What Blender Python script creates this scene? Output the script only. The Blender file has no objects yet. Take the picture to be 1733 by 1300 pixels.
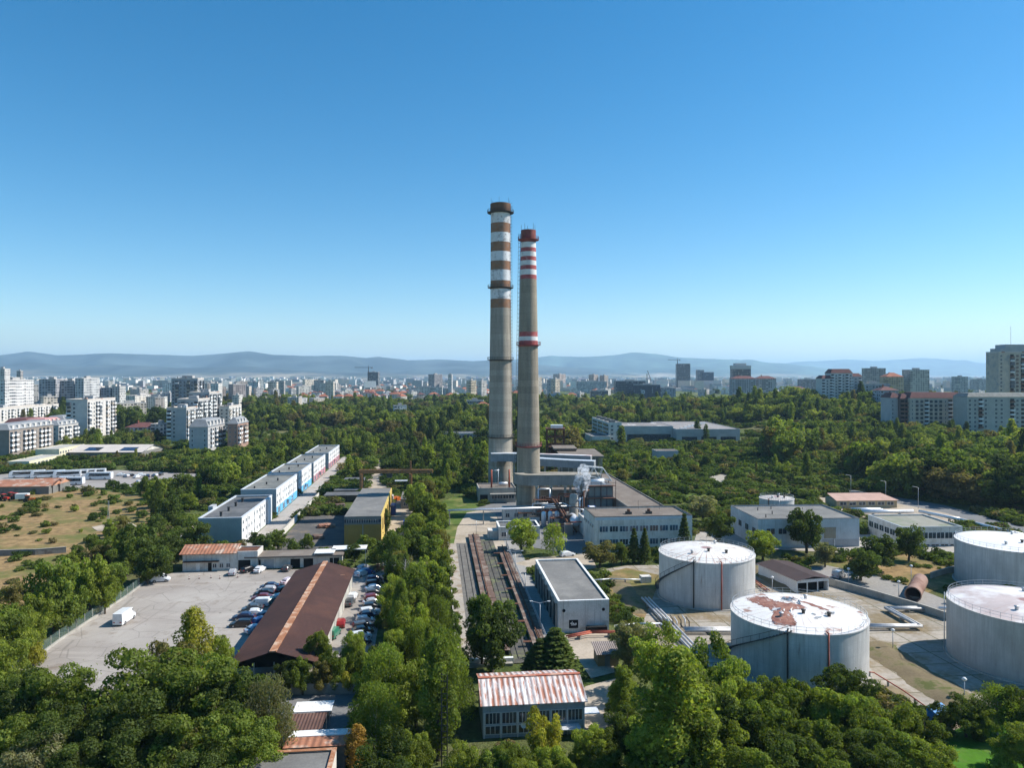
import bpy, math, random
import numpy as np
from mathutils import Vector, Matrix
random.seed(7); RNG=np.random.default_rng(11)
S=bpy.context.scene; COL=S.collection
# ---------- camera, sky, sun, exposure ----------
F=1224.0; X0=866.5; Y0=634.0; H=50.0           # focal length in photo pixels, principal point, flying height in metres
cam=bpy.data.objects.new('camera',bpy.data.cameras.new('camera')); COL.objects.link(cam)
cam.location=(0,0,H); cam.rotation_euler=(math.radians(90),0,0)
cam.data.sensor_width=36; cam.data.lens=36*F/1733; cam.data.shift_y=-16/1733
cam.data.clip_start=1; cam.data.clip_end=120000
S.camera=cam
SUN_AZ=math.radians(79); SUN_EL=math.radians(44)  # azimuth clockwise from +Y
W=bpy.data.worlds.new('World'); S.world=W; W.use_nodes=True
nt=W.node_tree; bg=nt.nodes['Background']
sky=nt.nodes.new('ShaderNodeTexSky'); sky.sky_type='NISHITA'; sky.sun_disc=False
sky.sun_elevation=SUN_EL; sky.sun_rotation=SUN_AZ
sky.altitude=600; sky.air_density=1.0; sky.dust_density=0.3; sky.ozone_density=2.2
hs=nt.nodes.new('ShaderNodeHueSaturation'); hs.inputs['Saturation'].default_value=1.42; hs.inputs['Hue'].default_value=.492
nt.links.new(sky.outputs[0],hs.inputs['Color']); nt.links.new(hs.outputs[0],bg.inputs[0])
bg.inputs[1].default_value=0.1
sl=bpy.data.lights.new('sun','SUN'); sl.energy=4.7; sl.angle=math.radians(.53); sl.color=(1,.95,.87)
so=bpy.data.objects.new('sun',sl); COL.objects.link(so)
sd=Vector((math.sin(SUN_AZ)*math.cos(SUN_EL),math.cos(SUN_AZ)*math.cos(SUN_EL),math.sin(SUN_EL)))
so.rotation_euler=sd.to_track_quat('Z','Y').to_euler(); so.location=(300,60,300)
S.view_settings.view_transform='Standard'; S.view_settings.look='None'; S.view_settings.exposure=0.63; S.view_settings.gamma=1
S.render.engine='CYCLES'
cy=S.cycles; cy.use_denoising=True; cy.denoiser='OPENIMAGEDENOISE'; cy.max_bounces=5; cy.diffuse_bounces=2; cy.glossy_bounces=2
cy.transmission_bounces=3; cy.volume_bounces=5; cy.transparent_max_bounces=6; cy.use_adaptive_sampling=True; cy.adaptive_threshold=.02
cy.sample_clamp_indirect=6; cy.caustics_reflective=False; cy.caustics_refractive=False
# ---------- geometry helpers ----------
TH=math.radians(6.1); CT,ST=math.cos(TH),math.sin(TH)     # street grid of the works
def G(px,py,z=0.0):
    y=F*(H-z)/(py-Y0); return Vector(((px-X0)/F*y,y,z))
def U(u,v,z=0.0): return Vector((u*CT-v*ST,u*ST+v*CT,z))
def uv(p): return (p[0]*CT+p[1]*ST,-p[0]*ST+p[1]*CT)
def terr(x,y):
    b=18*math.exp(-((x-330)/160)**2-((y-720)/200)**2)
    return b
def tag(o,label=None,cat=None,group=None,kind=None):
    if label: o['label']=label
    if cat: o['category']=cat
    if group: o['group']=group
    if kind: o['kind']=kind
    return o
def empty(name,loc,rz=0,label=None,cat=None,group=None):
    o=bpy.data.objects.new(name,None); COL.objects.link(o); o.location=loc; o.rotation_euler=(0,0,rz); o.empty_display_size=.5
    return tag(o,label,cat,group)
def link(name,me,parent=None,loc=None,rz=0,sc=None):
    o=bpy.data.objects.new(name,me); COL.objects.link(o)
    if parent is not None: o.parent=parent
    if loc is not None: o.location=loc
    if rz: o.rotation_euler=(0,0,rz)
    if sc is not None: o.scale=sc
    return o
def kids(o): return [c for c in o.children]
def copy_tree(o,parent=None,mp=None):
    c=o.copy(); COL.objects.link(c); c.parent=parent
    for ch in o.children: 
        k=copy_tree(ch,c)
    return c
class MB:
    def __init__(s): s.v=[]; s.f=[]; s.m=[]; s.sm=[]
    def quad(s,a,b,c,d,mi=0):
        n=len(s.v); s.v+=[tuple(a),tuple(b),tuple(c),tuple(d)]; s.f.append((n,n+1,n+2,n+3)); s.m.append(mi); s.sm.append(0); return s
    def poly(s,pts,mi=0):
        n=len(s.v); s.v+=[tuple(p) for p in pts]; s.f.append(tuple(range(n,n+len(pts)))); s.m.append(mi); s.sm.append(0); return s
    def box(s,x0,x1,y0,y1,z0,z1,mi=0,top=None,M=None,nobot=False):
        n=len(s.v); P=[(x0,y0,z0),(x1,y0,z0),(x1,y1,z0),(x0,y1,z0),(x0,y0,z1),(x1,y0,z1),(x1,y1,z1),(x0,y1,z1)]
        if M is not None: P=[tuple(M@Vector(p)) for p in P]
        s.v+=P
        fs=[(0,1,5,4),(1,2,6,5),(2,3,7,6),(3,0,4,7),(4,5,6,7)]+([] if nobot else [(3,2,1,0)])
        for k,f in enumerate(fs):
            s.f.append(tuple(n+i for i in f)); s.m.append(top if (k==4 and top is not None) else mi); s.sm.append(0)
        return s
    def prism(s,pts,z0,z1,mi=0,top=None):
        n=len(s.v); k=len(pts); s.v+=[(p[0],p[1],z0) for p in pts]+[(p[0],p[1],z1) for p in pts]
        for i in range(k):
            j=(i+1)%k; s.f.append((n+i,n+j,n+k+j,n+k+i)); s.m.append(mi); s.sm.append(0)
        s.f.append(tuple(range(n+k,n+2*k))); s.m.append(mi if top is None else top); s.sm.append(0)
        s.f.append(tuple(reversed(range(n,n+k)))); s.m.append(mi); s.sm.append(0); return s
    def tube(s,a,b,r,r2=None,n=8,mi=0,caps=True):
        a=Vector(a); b=Vector(b); r2=r if r2 is None else r2
        d=(b-a); q=d.to_track_quat('Z','Y'); k=len(s.v)
        for P,R in ((a,r),(b,r2)):
            for i in range(n):
                t=2*math.pi*i/n; s.v.append(tuple(P+q@Vector((R*math.cos(t),R*math.sin(t),0))))
        for i in range(n):
            j=(i+1)%n; s.f.append((k+i,k+j,k+n+j,k+n+i)); s.m.append(mi); s.sm.append(1 if n>5 else 0)
        if caps:
            s.f.append(tuple(reversed(range(k,k+n)))); s.m.append(mi); s.sm.append(0)
            s.f.append(tuple(range(k+n,k+2*n))); s.m.append(mi); s.sm.append(0)
        return s
    def path(s,pts,r,n=8,mi=0):
        for a,b in zip(pts[:-1],pts[1:]): s.tube(a,b,r,n=n,mi=mi)
        return s
    def lathe(s,prof,n=32,cx=0,cy=0,mi=0,smooth=1,a0=0,a1=2*math.pi,close=True):
        # prof: list of (r,z[,mi for the ring above])
        k=len(s.v); full=abs(a1-a0-2*math.pi)<1e-6; m=n if full else n+1
        for p in prof:
            for i in range(m):
                t=a0+(a1-a0)*i/n; s.v.append((cx+p[0]*math.cos(t),cy+p[0]*math.sin(t),p[1]))
        for q in range(len(prof)-1):
            mm=prof[q][2] if len(prof[q])>2 else mi
            for i in range(n):
                j=(i+1)%m; s.f.append((k+q*m+i,k+q*m+j,k+(q+1)*m+j,k+(q+1)*m+i)); s.m.append(mm); s.sm.append(smooth)
        return s
    def build(s,name,mats,parent=None,loc=None,rz=0,me_only=False):
        me=bpy.data.meshes.new(name); me.from_pydata(s.v,[],s.f)
        for m in (mats if isinstance(mats,(list,tuple)) else [mats]): me.materials.append(m)
        me.polygons.foreach_set('material_index',s.m); me.polygons.foreach_set('use_smooth',[bool(x) for x in s.sm]); me.update()
        if me_only: return me
        return link(name,me,parent,loc,rz)
# ---------- materials ----------
class N:
    def __init__(s,name):
        s.m=bpy.data.materials.new(name); s.m.use_nodes=True; s.t=s.m.node_tree; s.b=s.t.nodes['Principled BSDF']
    def n(s,typ,**kw):
        x=s.t.nodes.new(typ)
        for k,v in kw.items(): setattr(x,k,v)
        return x
    def l(s,a,b): s.t.links.new(a,b)
    def val(s,sock,v):
        if hasattr(v,'is_output'): s.l(v,sock)
        else: sock.default_value=v
    def math(s,op,a,b=0.0,c=0.0,clamp=False):
        x=s.n('ShaderNodeMath',operation=op,use_clamp=clamp); s.val(x.inputs[0],a); s.val(x.inputs[1],b); s.val(x.inputs[2],c); return x.outputs[0]
    def noise(s,vec,scale,detail=4,rough=.6):
        x=s.n('ShaderNodeTexNoise'); x.inputs['Scale'].default_value=scale; x.inputs['Detail'].default_value=detail; x.inputs['Roughness'].default_value=rough
        if vec is not None: s.l(vec,x.inputs['Vector'])
        return x.outputs[0]
    def mix(s,f,a,b,typ='MIX'):
        x=s.n('ShaderNodeMix',data_type='RGBA',blend_type=typ); s.val(x.inputs[0],f); 
        for i,v in ((6,a),(7,b)):
            s.val(x.inputs[i],v if hasattr(v,'is_output') else (*v[:3],1))
        return x.outputs[2]
    def ramp(s,v,lo,hi,a=0.,b=1.):
        x=s.n('ShaderNodeMapRange'); s.val(x.inputs[0],v); x.inputs[1].default_value=lo; x.inputs[2].default_value=hi; x.inputs[3].default_value=a; x.inputs[4].default_value=b; return x.outputs[0]
    def mapping(s,vec,scale):
        x=s.n('ShaderNodeMapping'); x.inputs['Scale'].default_value=scale; s.l(vec,x.inputs['Vector']); return x.outputs[0]
    def obj(s): 
        if not hasattr(s,'_tc'): s._tc=s.n('ShaderNodeTexCoord')
        return s._tc.outputs['Object']
    def pos(s):
        if not hasattr(s,'_g'): s._g=s.n('ShaderNodeNewGeometry')
        return s._g.outputs['Position']
    def bump(s,h,strength=.3,dist=.05):
        x=s.n('ShaderNodeBump'); x.inputs['Strength'].default_value=strength; x.inputs['Distance'].default_value=dist; s.l(h,x.inputs['Height']); s.l(x.outputs[0],s.b.inputs['Normal'])
_MC={}
def mat(name,c,r=.8,var=.22,sc=.35,blot=None,bsc=.18,th=(.5,.62),metal=0.,streak=None,wave=None,world=False,spec=.3,fine=.12):
    """surface: colour c with soft tone variation; blot: a second colour in patches; streak: a third in vertical runs; wave=(axis,period,depth) corrugation"""
    if name in _MC: return _MC[name]
    k=N(name); V=k.pos() if world else k.obj()
    n1=k.noise(V,sc,5,.65); n2=k.noise(V,sc*14,3)
    f=k.math('ADD',k.ramp(n1,.3,.7,1-var,1+var),k.ramp(n2,.3,.7,-fine,fine))
    col=k.mix(1.0,c,f,'MULTIPLY')
    if blot is not None:
        nb=k.noise(V,bsc,7,.68); col=k.mix(k.ramp(nb,th[0],th[1]),col,blot)
    if streak is not None:
        ns=k.noise(k.mapping(V,(1.6,1.6,.06)),1.0,5,.7); col=k.mix(k.ramp(ns,.53,.74,0,.75),col,streak)
    k.l(col,k.b.inputs['Base Color']); k.b.inputs['Roughness'].default_value=r; k.b.inputs['Metallic'].default_value=metal
    k.b.inputs['Specular IOR Level'].default_value=spec
    if wave:
        sx=k.n('ShaderNodeSeparateXYZ'); k.l(k.obj(),sx.inputs[0])
        w=k.math('SINE',k.math('MULTIPLY',sx.outputs[wave[0]],2*math.pi/wave[1]))
        k.bump(w,1.0,wave[2])
    _MC[name]=k.m; return k.m
def glassm(name,c=(.02,.03,.04),r=.08):
    if name in _MC: return _MC[name]
    k=N(name); nz=k.noise(k.obj(),.9,2); col=k.mix(k.ramp(nz,.4,.6),c,tuple(x*2.2+.01 for x in c)); k.l(col,k.b.inputs['Base Color'])
    k.b.inputs['Roughness'].default_value=r; k.b.inputs['Specular IOR Level'].default_value=.6; _MC[name]=k.m; return k.m
def sheet(name,pts,z,m,label=None,drape=False):
    mb=MB(); mb.poly([(p[0],p[1],z) for p in pts]); o=mb.build(name,m); return tag(o,kind='structure')
def gp(l): return [G(*p) for p in l]
# ---------- ground, far plain, mountains ----------
def ground_mat():
    k=N('scrub_soil'); P=k.pos()
    n1=k.noise(P,.018,6,.62); n2=k.noise(P,.12,5,.7); n3=k.noise(P,.9,5,.75)
    a=k.mix(k.ramp(n2,.38,.62),(.07,.105,.026),(.12,.14,.045)); b=k.mix(k.ramp(n3,.35,.65),(.24,.19,.11),(.17,.15,.08))
    c=k.mix(k.ramp(n1,.52,.66),a,b); c=k.mix(1,c,k.ramp(n3,.3,.7,.55,1.3),'MULTIPLY')
    # far plain: pale cut fields and dark tree belts, laid out over the land
    sx=k.n('ShaderNodeSeparateXYZ'); k.l(P,sx.inputs[0])
    v=k.n('ShaderNodeTexVoronoi'); v.inputs['Scale'].default_value=1.0; k.l(k.mapping(P,(.0016,.0009,1)),v.inputs['Vector'])
    fld=k.mix(k.ramp(k.noise(P,.0007,4),.42,.58),(.06,.085,.04),k.mix(.75,v.outputs['Color'],(.36,.31,.21),'MIX'))
    far=k.ramp(sx.outputs[1],2500,4500); c=k.mix(far,c,fld)
    k.l(c,k.b.inputs['Base Color']); k.b.inputs['Roughness'].default_value=.95; k.b.inputs['Specular IOR Level'].default_value=.1
    k.bump(n3,.9,.8); return k.m
xs=sorted(set([-42000,-20000,-8000,-3000,-1000,-400]+list(range(-200,901,25))+[1200,2000,4000,9000,20000,42000]))
ys=sorted(set([-2000,-500,0,100]+list(range(200,1201,25))+[1500,2500,4000,7000,12000,18000,26000,34000]))
mb=MB(); nx=len(xs)
for y in ys:
    for x in xs: mb.v.append((x,y,terr(x,y)-.0))
for j in range(len(ys)-1):
    for i in range(nx-1): mb.f.append((j*nx+i,j*nx+i+1,(j+1)*nx+i+1,(j+1)*nx+i)); mb.m.append(0); mb.sm.append(1)
tag(mb.build('ground',ground_mat()),kind='structure')
def mountain_mat(name,c):
    k=N(name); P=k.pos(); sx=k.n('ShaderNodeSeparateXYZ'); k.l(P,sx.inputs[0])
    n=k.noise(P,.0011,6,.6); woods=k.mix(k.ramp(n,.4,.62),c,tuple(q*3.2 for q in c))
    fields=k.mix(k.ramp(k.noise(k.mapping(P,(1,.5,3)),.0012,5),.42,.6),(.09,.10,.065),(.40,.33,.24))
    hgt=k.math('ADD',sx.outputs[2],k.ramp(k.noise(P,.0006,3),.3,.7,-70,70))
    col=k.mix(k.ramp(hgt,-5,70),fields,woods)
    k.l(col,k.b.inputs['Base Color']); k.b.inputs['Roughness'].default_value=1; k.b.inputs['Specular IOR Level'].default_value=0; return k.m
def mountains(prof,dist,depth,m,seed,foot):
    # ridge line given as photo heights at a known distance; slopes fall towards the plain in spurs
    px=np.array([p[0] for p in prof],float); py=np.array([p[1] for p in prof],float)
    r=np.random.default_rng(seed); n=260; gx=np.linspace(px[0],px[-1],n); ridge=H+(Y0-np.interp(gx,px,py))*dist/F
    ridge+=np.convolve(r.normal(0,1,n),np.ones(5)/5,'same')*6
    X=(gx-X0)/F*dist; rows=18; mb=MB(); ph=r.uniform(0,6.28,8)
    spur=sum(np.sin(X/w+ph[i])*a for i,(w,a) in enumerate(((900,.2),(520,.2),(310,.16),(170,.10),(97,.07))))
    for j in range(rows+1):
        t=j/rows; base=np.where(t<.72,(t/.72)**1.7,1-(t-.72)/.28*.9)
        z=ridge*np.clip(base*(1+spur*(1-abs(t-.72))*1.3*(1 if t<.72 else .3)*(4*t*(.72-t)*1.9 if t<.72 else 0)),0,1.05)
        z=np.where(t==0,-5,z); Yy=dist-depth*(.72-t)
        for i in range(n): mb.v.append((X[i]*Yy/dist,Yy,float(z[i])))
    for j in range(rows):
        for i in range(n-1): mb.f.append((j*n+i,j*n+i+1,(j+1)*n+i+1,(j+1)*n+i)); mb.m.append(0); mb.sm.append(1)
    tag(mb.build('mountains',m),kind='structure')
mountains([(-700,600),(-300,594),(0,601),(45,595),(100,601),(190,598),(260,600),(330,602),(420,594),(460,600),(520,603),(580,602),(620,606),(640,603),(690,610),(740,608),(800,611),(830,609),(900,616),(980,624),(1060,632),(1100,636)],12500,5200,mountain_mat('wooded_mountain',(.026,.034,.032)),3,0)
mountains([(640,634),(700,622),(800,612),(880,608),(930,602),(990,604),(1040,601),(1070,596),(1110,599),(1150,605),(1250,609),(1330,616),(1420,626),(1500,636)],17500,6500,mountain_mat('middle_mountain',(.03,.05,.035)),5,0)
mountains([(1050,632),(1150,620),(1250,614),(1330,614),(1370,612),(1430,608),(1480,611),(1510,609),(1560,606),(1600,608),(1660,614),(1733,622),(1900,630),(2400,612),(2900,620)],25500,7500,mountain_mat('far_mountain',(.04,.06,.045)),8,0)
mountains([(-900,626),(-300,622),(0,618),(60,613),(130,621),(200,617),(300,623),(420,620),(500,627),(640,632),(700,636)],9800,3000,mountain_mat('dark_foothill',(.024,.030,.030)),12,0)
mountains([(700,634),(760,626),(830,622),(900,627),(980,622),(1080,626),(1180,621),(1260,628),(1350,634)],14500,3000,mountain_mat('blue_foothill',(.022,.036,.028)),14,0)
# ---------- haze: the summer air over the basin ----------
mb=MB(); mb.box(-46000,46000,-3000,38000,-6,760)
hz=N('air'); hz.t.nodes.remove(hz.b); pv=hz.n('ShaderNodeVolumePrincipled'); pv.inputs['Color'].default_value=(.50,.75,1.0,1); pv.inputs['Density'].default_value=6.0e-5; pv.inputs['Anisotropy'].default_value=.15
hz.l(pv.outputs[0],hz.t.nodes['Material Output'].inputs['Volume'])
tag(mb.build('haze',hz.m),kind='stuff')
# ---------- shared materials ----------
CONC=mat('concrete',(.36,.34,.30),.9,.2,.3,blot=(.22,.20,.17),bsc=.25,th=(.55,.75))
CONCD=mat('dark_concrete',(.20,.195,.18),.9,.25,.3,blot=(.10,.09,.08),bsc=.3,th=(.5,.7))
WHITEP=mat('white_paint',(.74,.74,.72),.6,.1,.4,streak=(.42,.36,.30))
OFFW=mat('aged_white_wall',(.64,.61,.56),.75,.14,.25,blot=(.44,.40,.34),bsc=.35,th=(.48,.72),streak=(.30,.26,.21))
TAR=mat('tar_roof',(.17,.165,.155),.95,.2,.2,blot=(.24,.23,.21),bsc=.12,th=(.5,.68))
TARD=mat('dark_tar_roof',(.10,.105,.11),.95,.2,.2,blot=(.15,.15,.15),bsc=.1,th=(.48,.66))
TARB=mat('brown_felt_roof',(.17,.14,.115),.95,.2,.15,blot=(.22,.19,.16),bsc=.2,th=(.5,.66))
STEEL=mat('galvanised_steel',(.50,.51,.52),.45,.1,.4,metal=.4)
DKST=mat('dark_steel',(.06,.055,.05),.7,.2,.5)
RUST=mat('rusty_steel',(.13,.055,.03),.85,.3,.6,blot=(.06,.035,.025),bsc=.5)
REDP=mat('red_lead_paint',(.36,.09,.055),.7,.2,.5)
SILV=mat('insulated_pipe_jacket',(.72,.73,.75),.35,.08,.4,metal=.25,streak=(.5,.5,.5))
GLASS=glassm('window_glass'); GLB=glassm('blue_window_glass',(.03,.06,.09))
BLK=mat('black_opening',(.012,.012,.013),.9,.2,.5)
FRAMEW=mat('white_window_frame',(.66,.66,.64),.6,.08,.6)
# ---------- building helpers ----------
_WM={}
def win_mesh(w,h,fr=FRAMEW,gl=GLASS,mull=1,t=.07):
    key=(round(w,2),round(h,2),fr.name,gl.name,mull)
    if key in _WM: return _WM[key]
    mb=MB(); mb.quad((-w/2,-.03,0),(w/2,-.03,0),(w/2,-.03,h),(-w/2,-.03,h),1)
    mb.box(-w/2-t,w/2+t,-.09,0,-t,0); mb.box(-w/2-t,w/2+t,-.09,0,h,h+t); mb.box(-w/2-t,-w/2,-.09,0,0,h); mb.box(w/2,w/2+t,-.09,0,0,h)
    for i in range(1,mull+1):
        x=-w/2+w*i/(mull+1); mb.box(x-.04,x+.04,-.07,-.032,0,h)
    _WM[key]=mb.build('window',[fr,gl],me_only=True); return _WM[key]
FACE={'f':0,'r':math.pi/2,'b':math.pi,'l':-math.pi/2}
def on_face(root,face,name,me,s,z,w,d,out=0.0):
    """put a mesh that looks along -y on a face of a w x d building, s metres along that face from its left end"""
    x,y={'f':(s,-out),'r':(w+out,s),'b':(w-s,d+out),'l':(-out,d-s)}[face]
    return link(name,me,root,(x,y,z),FACE[face])
def windows(root,w,d,face,n,zs,ww,wh,a=None,b=None,skip=None,name='window',mes=None,out=0.,**k):
    L=w if face in 'fb' else d; a=0 if a is None else a; b=L if b is None else b
    for j,z in enumerate(zs):
        for i in range(n):
            if skip and skip(i,j): continue
            me=win_mesh(ww,wh,**k) if mes is None else mes[(i*7+j*3)%len(mes)]
            on_face(root,face,name,me,a+(b-a)*(i+.5)/n,z,w,d,out)
def shell(root,w,d,h,wall,roof,par=.4,t=.3,x0=0,y0=0,z0=-.5,roofname='roof'):
    mb=MB(); H2=h+par
    mb.box(x0,x0+w,y0,y0+t,z0,H2); mb.box(x0,x0+w,y0+d-t,y0+d,z0,H2); mb.box(x0,x0+t,y0+t,y0+d-t,z0,H2); mb.box(x0+w-t,x0+w,y0+t,y0+d-t,z0,H2)
    mb.build('wall',wall,root)
    r=MB(); r.box(x0+t,x0+w-t,y0+t,y0+d-t,h-.25,h); return r.build(roofname,roof,root)
def bldg(name,label,cat,A,w,d,h,wall,roof,rz=TH,par=.4,group=None,z0=-.5):
    root=empty(name,(A[0],A[1],A[2] if len(A)>2 else 0),rz,label,cat,group); shell(root,w,d,h,wall,roof,par,z0=z0); return root
def cap_strip(root,w,d,z,m,t=.5,name='parapet_cap',h=.12):
    mb=MB(); e=.06; mb.box(-e,w+e,-e,t,z,z+h); mb.box(-e,w+e,d-t,d+e,z,z+h); mb.box(-e,t,t,d-t,z,z+h); mb.box(w-t,w+e,t,d-t,z,z+h); return mb.build(name,m,root)
# ---------- the two chimneys ----------
def ring_gallery(root,r,z,wd,m,rail=1.1,n=28,name='gallery'):
    mb=MB(); mb.lathe([(r-.02,z-.6),(r+wd*.5,z-.25),(r+wd,z-.12),(r+wd,z),(r-.02,z)],n=32,smooth=0)
    for k in (.55,rail):
        mb.lathe([(r+wd-.1,z+k-.04),(r+wd,z+k-.04),(r+wd,z+k+.04),(r+wd-.1,z+k+.04)],n=32)
    for i in range(n):
        a=2*math.pi*i/n; x,y=(r+wd-.05)*math.cos(a),(r+wd-.05)*math.sin(a); mb.box(x-.04,x+.04,y-.04,y+.04,z,z+rail)
    mb.build(name,m,root)
def chimney(label,loc,prof,mats,gal,ladder_az,rods,galm):
    root=empty('chimney',loc,0,label,'chimney'); rs=[p[0] for p in prof]; zs=[p[1] for p in prof]
    mb=MB(); mb.lathe(prof,n=56)
    top=prof[-1]; mb.lathe([(top[0],top[1]),(top[0]-.45,top[1]),(top[0]-.6,top[1]-6)],n=56,mi=0,smooth=0); mb.build('shaft',mats,root)
    R=lambda z: float(np.interp(z,zs,rs))
    for z,wd in gal: ring_gallery(root,R(z),z,wd,galm)
    lb=MB(); dx,dy=math.cos(ladder_az),math.sin(ladder_az); tx,ty=-dy,dx; z=6
    P=lambda z,o,s: (dx*(R(z)+o)+tx*s,dy*(R(z)+o)+ty*s,z)
    while z<top[1]-2:
        z2=min(z+6,top[1]-1)
        for s in (-.3,.3): lb.tube(P(z,.25,s),P(z2,.25,s),.05,n=4); lb.tube(P(z,.9,s),P(z2,.9,s),.03,n=4)
        for q in range(4):
            zz=z+q*1.5; lb.tube(P(zz,.25,-.3),P(zz,.25,.3),.03,n=4); lb.tube(P(zz,.25,-.3),P(zz,.9,-.3),.03,n=4); lb.tube(P(zz,.25,.3),P(zz,.9,.3),.03,n=4); lb.tube(P(zz,.9,-.3),P(zz,.9,.3),.03,n=4)
        lb.tube(P(z,0,0),P(z,.5,0),.06,n=4); z+=6
    lb.build('ladder',DKST,root)
    for i in range(rods):
        a=.4+2*math.pi*i/rods; rb=MB(); x,y=(top[0]-.1)*math.cos(a),(top[0]-.1)*math.sin(a); rb.tube((x,y,top[1]-1.5),(x,y,top[1]+2.2),.06,n=5); rb.build('lightning_rod',DKST,root)
    return root
def shaft_mat(name,c,c2,band):
    # slip-formed concrete: lift joints every few metres, vertical weather runs
    k=N(name); V=k.obj(); sx=k.n('ShaderNodeSeparateXYZ'); k.l(V,sx.inputs[0])
    fr=k.math('FRACT',k.math('MULTIPLY',sx.outputs[2],1/band)); line=k.ramp(fr,.0,.09,1,0)
    cell=k.n('ShaderNodeTexWhiteNoise',noise_dimensions='1D'); k.l(k.math('FLOOR',k.math('MULTIPLY',sx.outputs[2],1/band)),cell.inputs['W'])
    base=k.mix(k.ramp(k.noise(k.mapping(V,(1,1,.08)),.9,5),.35,.7),c,c2); base=k.mix(1,base,k.math('ADD',.88,k.math('MULTIPLY',cell.outputs[0],.22)),'MULTIPLY')
    base=k.mix(k.math('MULTIPLY',line,.35),base,(.12,.11,.10)); base=k.mix(1,base,k.ramp(k.noise(V,2.5,3),.3,.7,.88,1.12),'MULTIPLY')
    k.l(base,k.b.inputs['Base Color']); k.b.inputs['Roughness'].default_value=.92; k.b.inputs['Specular IOR Level'].default_value=.2; return k.m
SH1=shaft_mat('grey_shaft_concrete',(.385,.345,.285),(.28,.25,.21),2.6); SH2=shaft_mat('tan_shaft_concrete',(.315,.275,.215),(.22,.19,.15),2.4)
BRN=mat('faded_orange_band',(.27,.14,.08),.85,.2,.5,blot=(.24,.17,.13),bsc=.6,th=(.48,.66)); WB=mat('peeling_white_band',(.66,.67,.68),.8,.12,.5,blot=(.34,.34,.35),bsc=.55,th=(.53,.62))
RB=mat('red_band',(.36,.085,.085),.8,.2,.5,blot=(.44,.24,.23),bsc=.7,th=(.54,.70)); WB2=mat('clean_white_band',(.66,.66,.65),.75,.12,.5,blot=(.45,.44,.42),bsc=.7,th=(.55,.7)); CAPM=mat('sooty_red_rim',(.22,.07,.06),.85,.25,.7,streak=(.08,.05,.05)); CAPB=mat('sooty_brown_rim',(.16,.085,.05),.85,.25,.7,streak=(.06,.05,.045))
def zl(y): return H+(Y0-y)*316/F
def zr(y): return H+(Y0-y)*260/F
Lr=lambda y: float(np.interp(y,[345,522,608,738,830],[4.26,4.46,4.75,5.15,5.5]))
Rr=lambda y: float(np.interp(y,[390,473,585,753,870],[2.6,2.97,3.4,4.05,4.45]))
lp=[(Lr(830),-1,0),(Lr(738),zl(738),0),(Lr(608),zl(608),0),(Lr(522),zl(522),1)]
for a,b,mi in ((507,490,2),(490,476,1),(476,458,2),(458,443,1),(443,427,2),(427,411,1),(411,395,2),(395,379,1),(379,362,2)): 
    lp[-1]=(*lp[-1][:2],1) if a==507 else lp[-1]; lp.append((Lr(a),zl(a),mi))
lp+=[(Lr(362),zl(362),3),(Lr(358)+.25,zl(360),3),(Lr(345)+.2,zl(345.5))]
chimney('taller concrete chimney with faded orange and peeling white bands at the top',(-5,316,0),lp,[SH1,BRN,WB,CAPB],[(zl(360),1.3),(zl(487),1.2),(zl(609),1.0),(zl(739),.9)],-.35,6,DKST)
rp=[(Rr(870),-1,0),(Rr(753),zr(753),0),(Rr(585),zr(585),1),(Rr(577),zr(577),2),(Rr(570),zr(570),1),(Rr(562),zr(562),0),(Rr(473),zr(473),1)]
for a,mi in ((466,2),(457,1),(450,2),(442,1),(435,2),(427,1),(420,2),(411,3)): rp.append((Rr(a),zr(a),mi))
rp+=[(Rr(406),zr(406),3),(Rr(391)+.1,zr(390))]
GALR=mat('red_gallery_steel',(.25,.07,.07),.7,.2,.5)
chimney('shorter brownish chimney with narrow red and white bands',(5.9,260,0),rp,[SH2,RB,WB2,CAPM],[(zr(406),1.1),(zr(584),1.0),(zr(754),.8)],math.pi-.25,5,GALR)
# ---------- flue ducts and boiler yard around the chimneys ----------
def slab_path(mb,pts,w,z0,z1,mi=0,top=0):
    """a duct of width w along plan points, mitred at the bends"""
    P=[Vector((p[0],p[1])) for p in pts]; L=[];R=[]
    for i,p in enumerate(P):
        d=((P[min(i+1,len(P)-1)]-P[i]).normalized() if i<len(P)-1 else Vector((0,0)))+((P[i]-P[i-1]).normalized() if i else Vector((0,0)))
        d.normalize(); n=Vector((-d.y,d.x)); c=1.0
        if 0<i<len(P)-1: c=1/max(.5,n.dot(Vector((-(P[i]-P[i-1]).normalized().y,(P[i]-P[i-1]).normalized().x))))
        L.append(p+n*w/2*c); R.append(p-n*w/2*c)
    mb.prism([(q.x,q.y) for q in R]+[(q.x,q.y) for q in reversed(L)],z0,z1,mi,top)
def duct(label,pts,w,z0,z1,m,mt,cols):
    root=empty('flue_duct',(0,0,0),0,label,'flue duct'); mb=MB(); slab_path(mb,pts,w,z0,z1,0,0); mb.build('duct_body',m,root)
    mb=MB(); slab_path(mb,pts,w+.3,z1+.004,z1+.3); mb.build('duct_roof',mt,root)
    for x,y in cols:
        c=MB(); c.box(x-.4,x+.4,y-.4,y+.4,-.2,z0-.6); c.box(x-.55,x+.55,y-w*.45,y+w*.45,z0-.6,z0); c.build('column',CONC,root)
    return root
DUC=mat('duct_concrete',(.25,.24,.22),.9,.2,.3,streak=(.14,.13,.12)); DUR=mat('dusty_duct_roof',(.30,.27,.22),.95,.2,.3); BLUG=mat('blue_grey_cladding',(.25,.265,.28),.7,.15,.3,streak=(.16,.17,.18))
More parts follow.
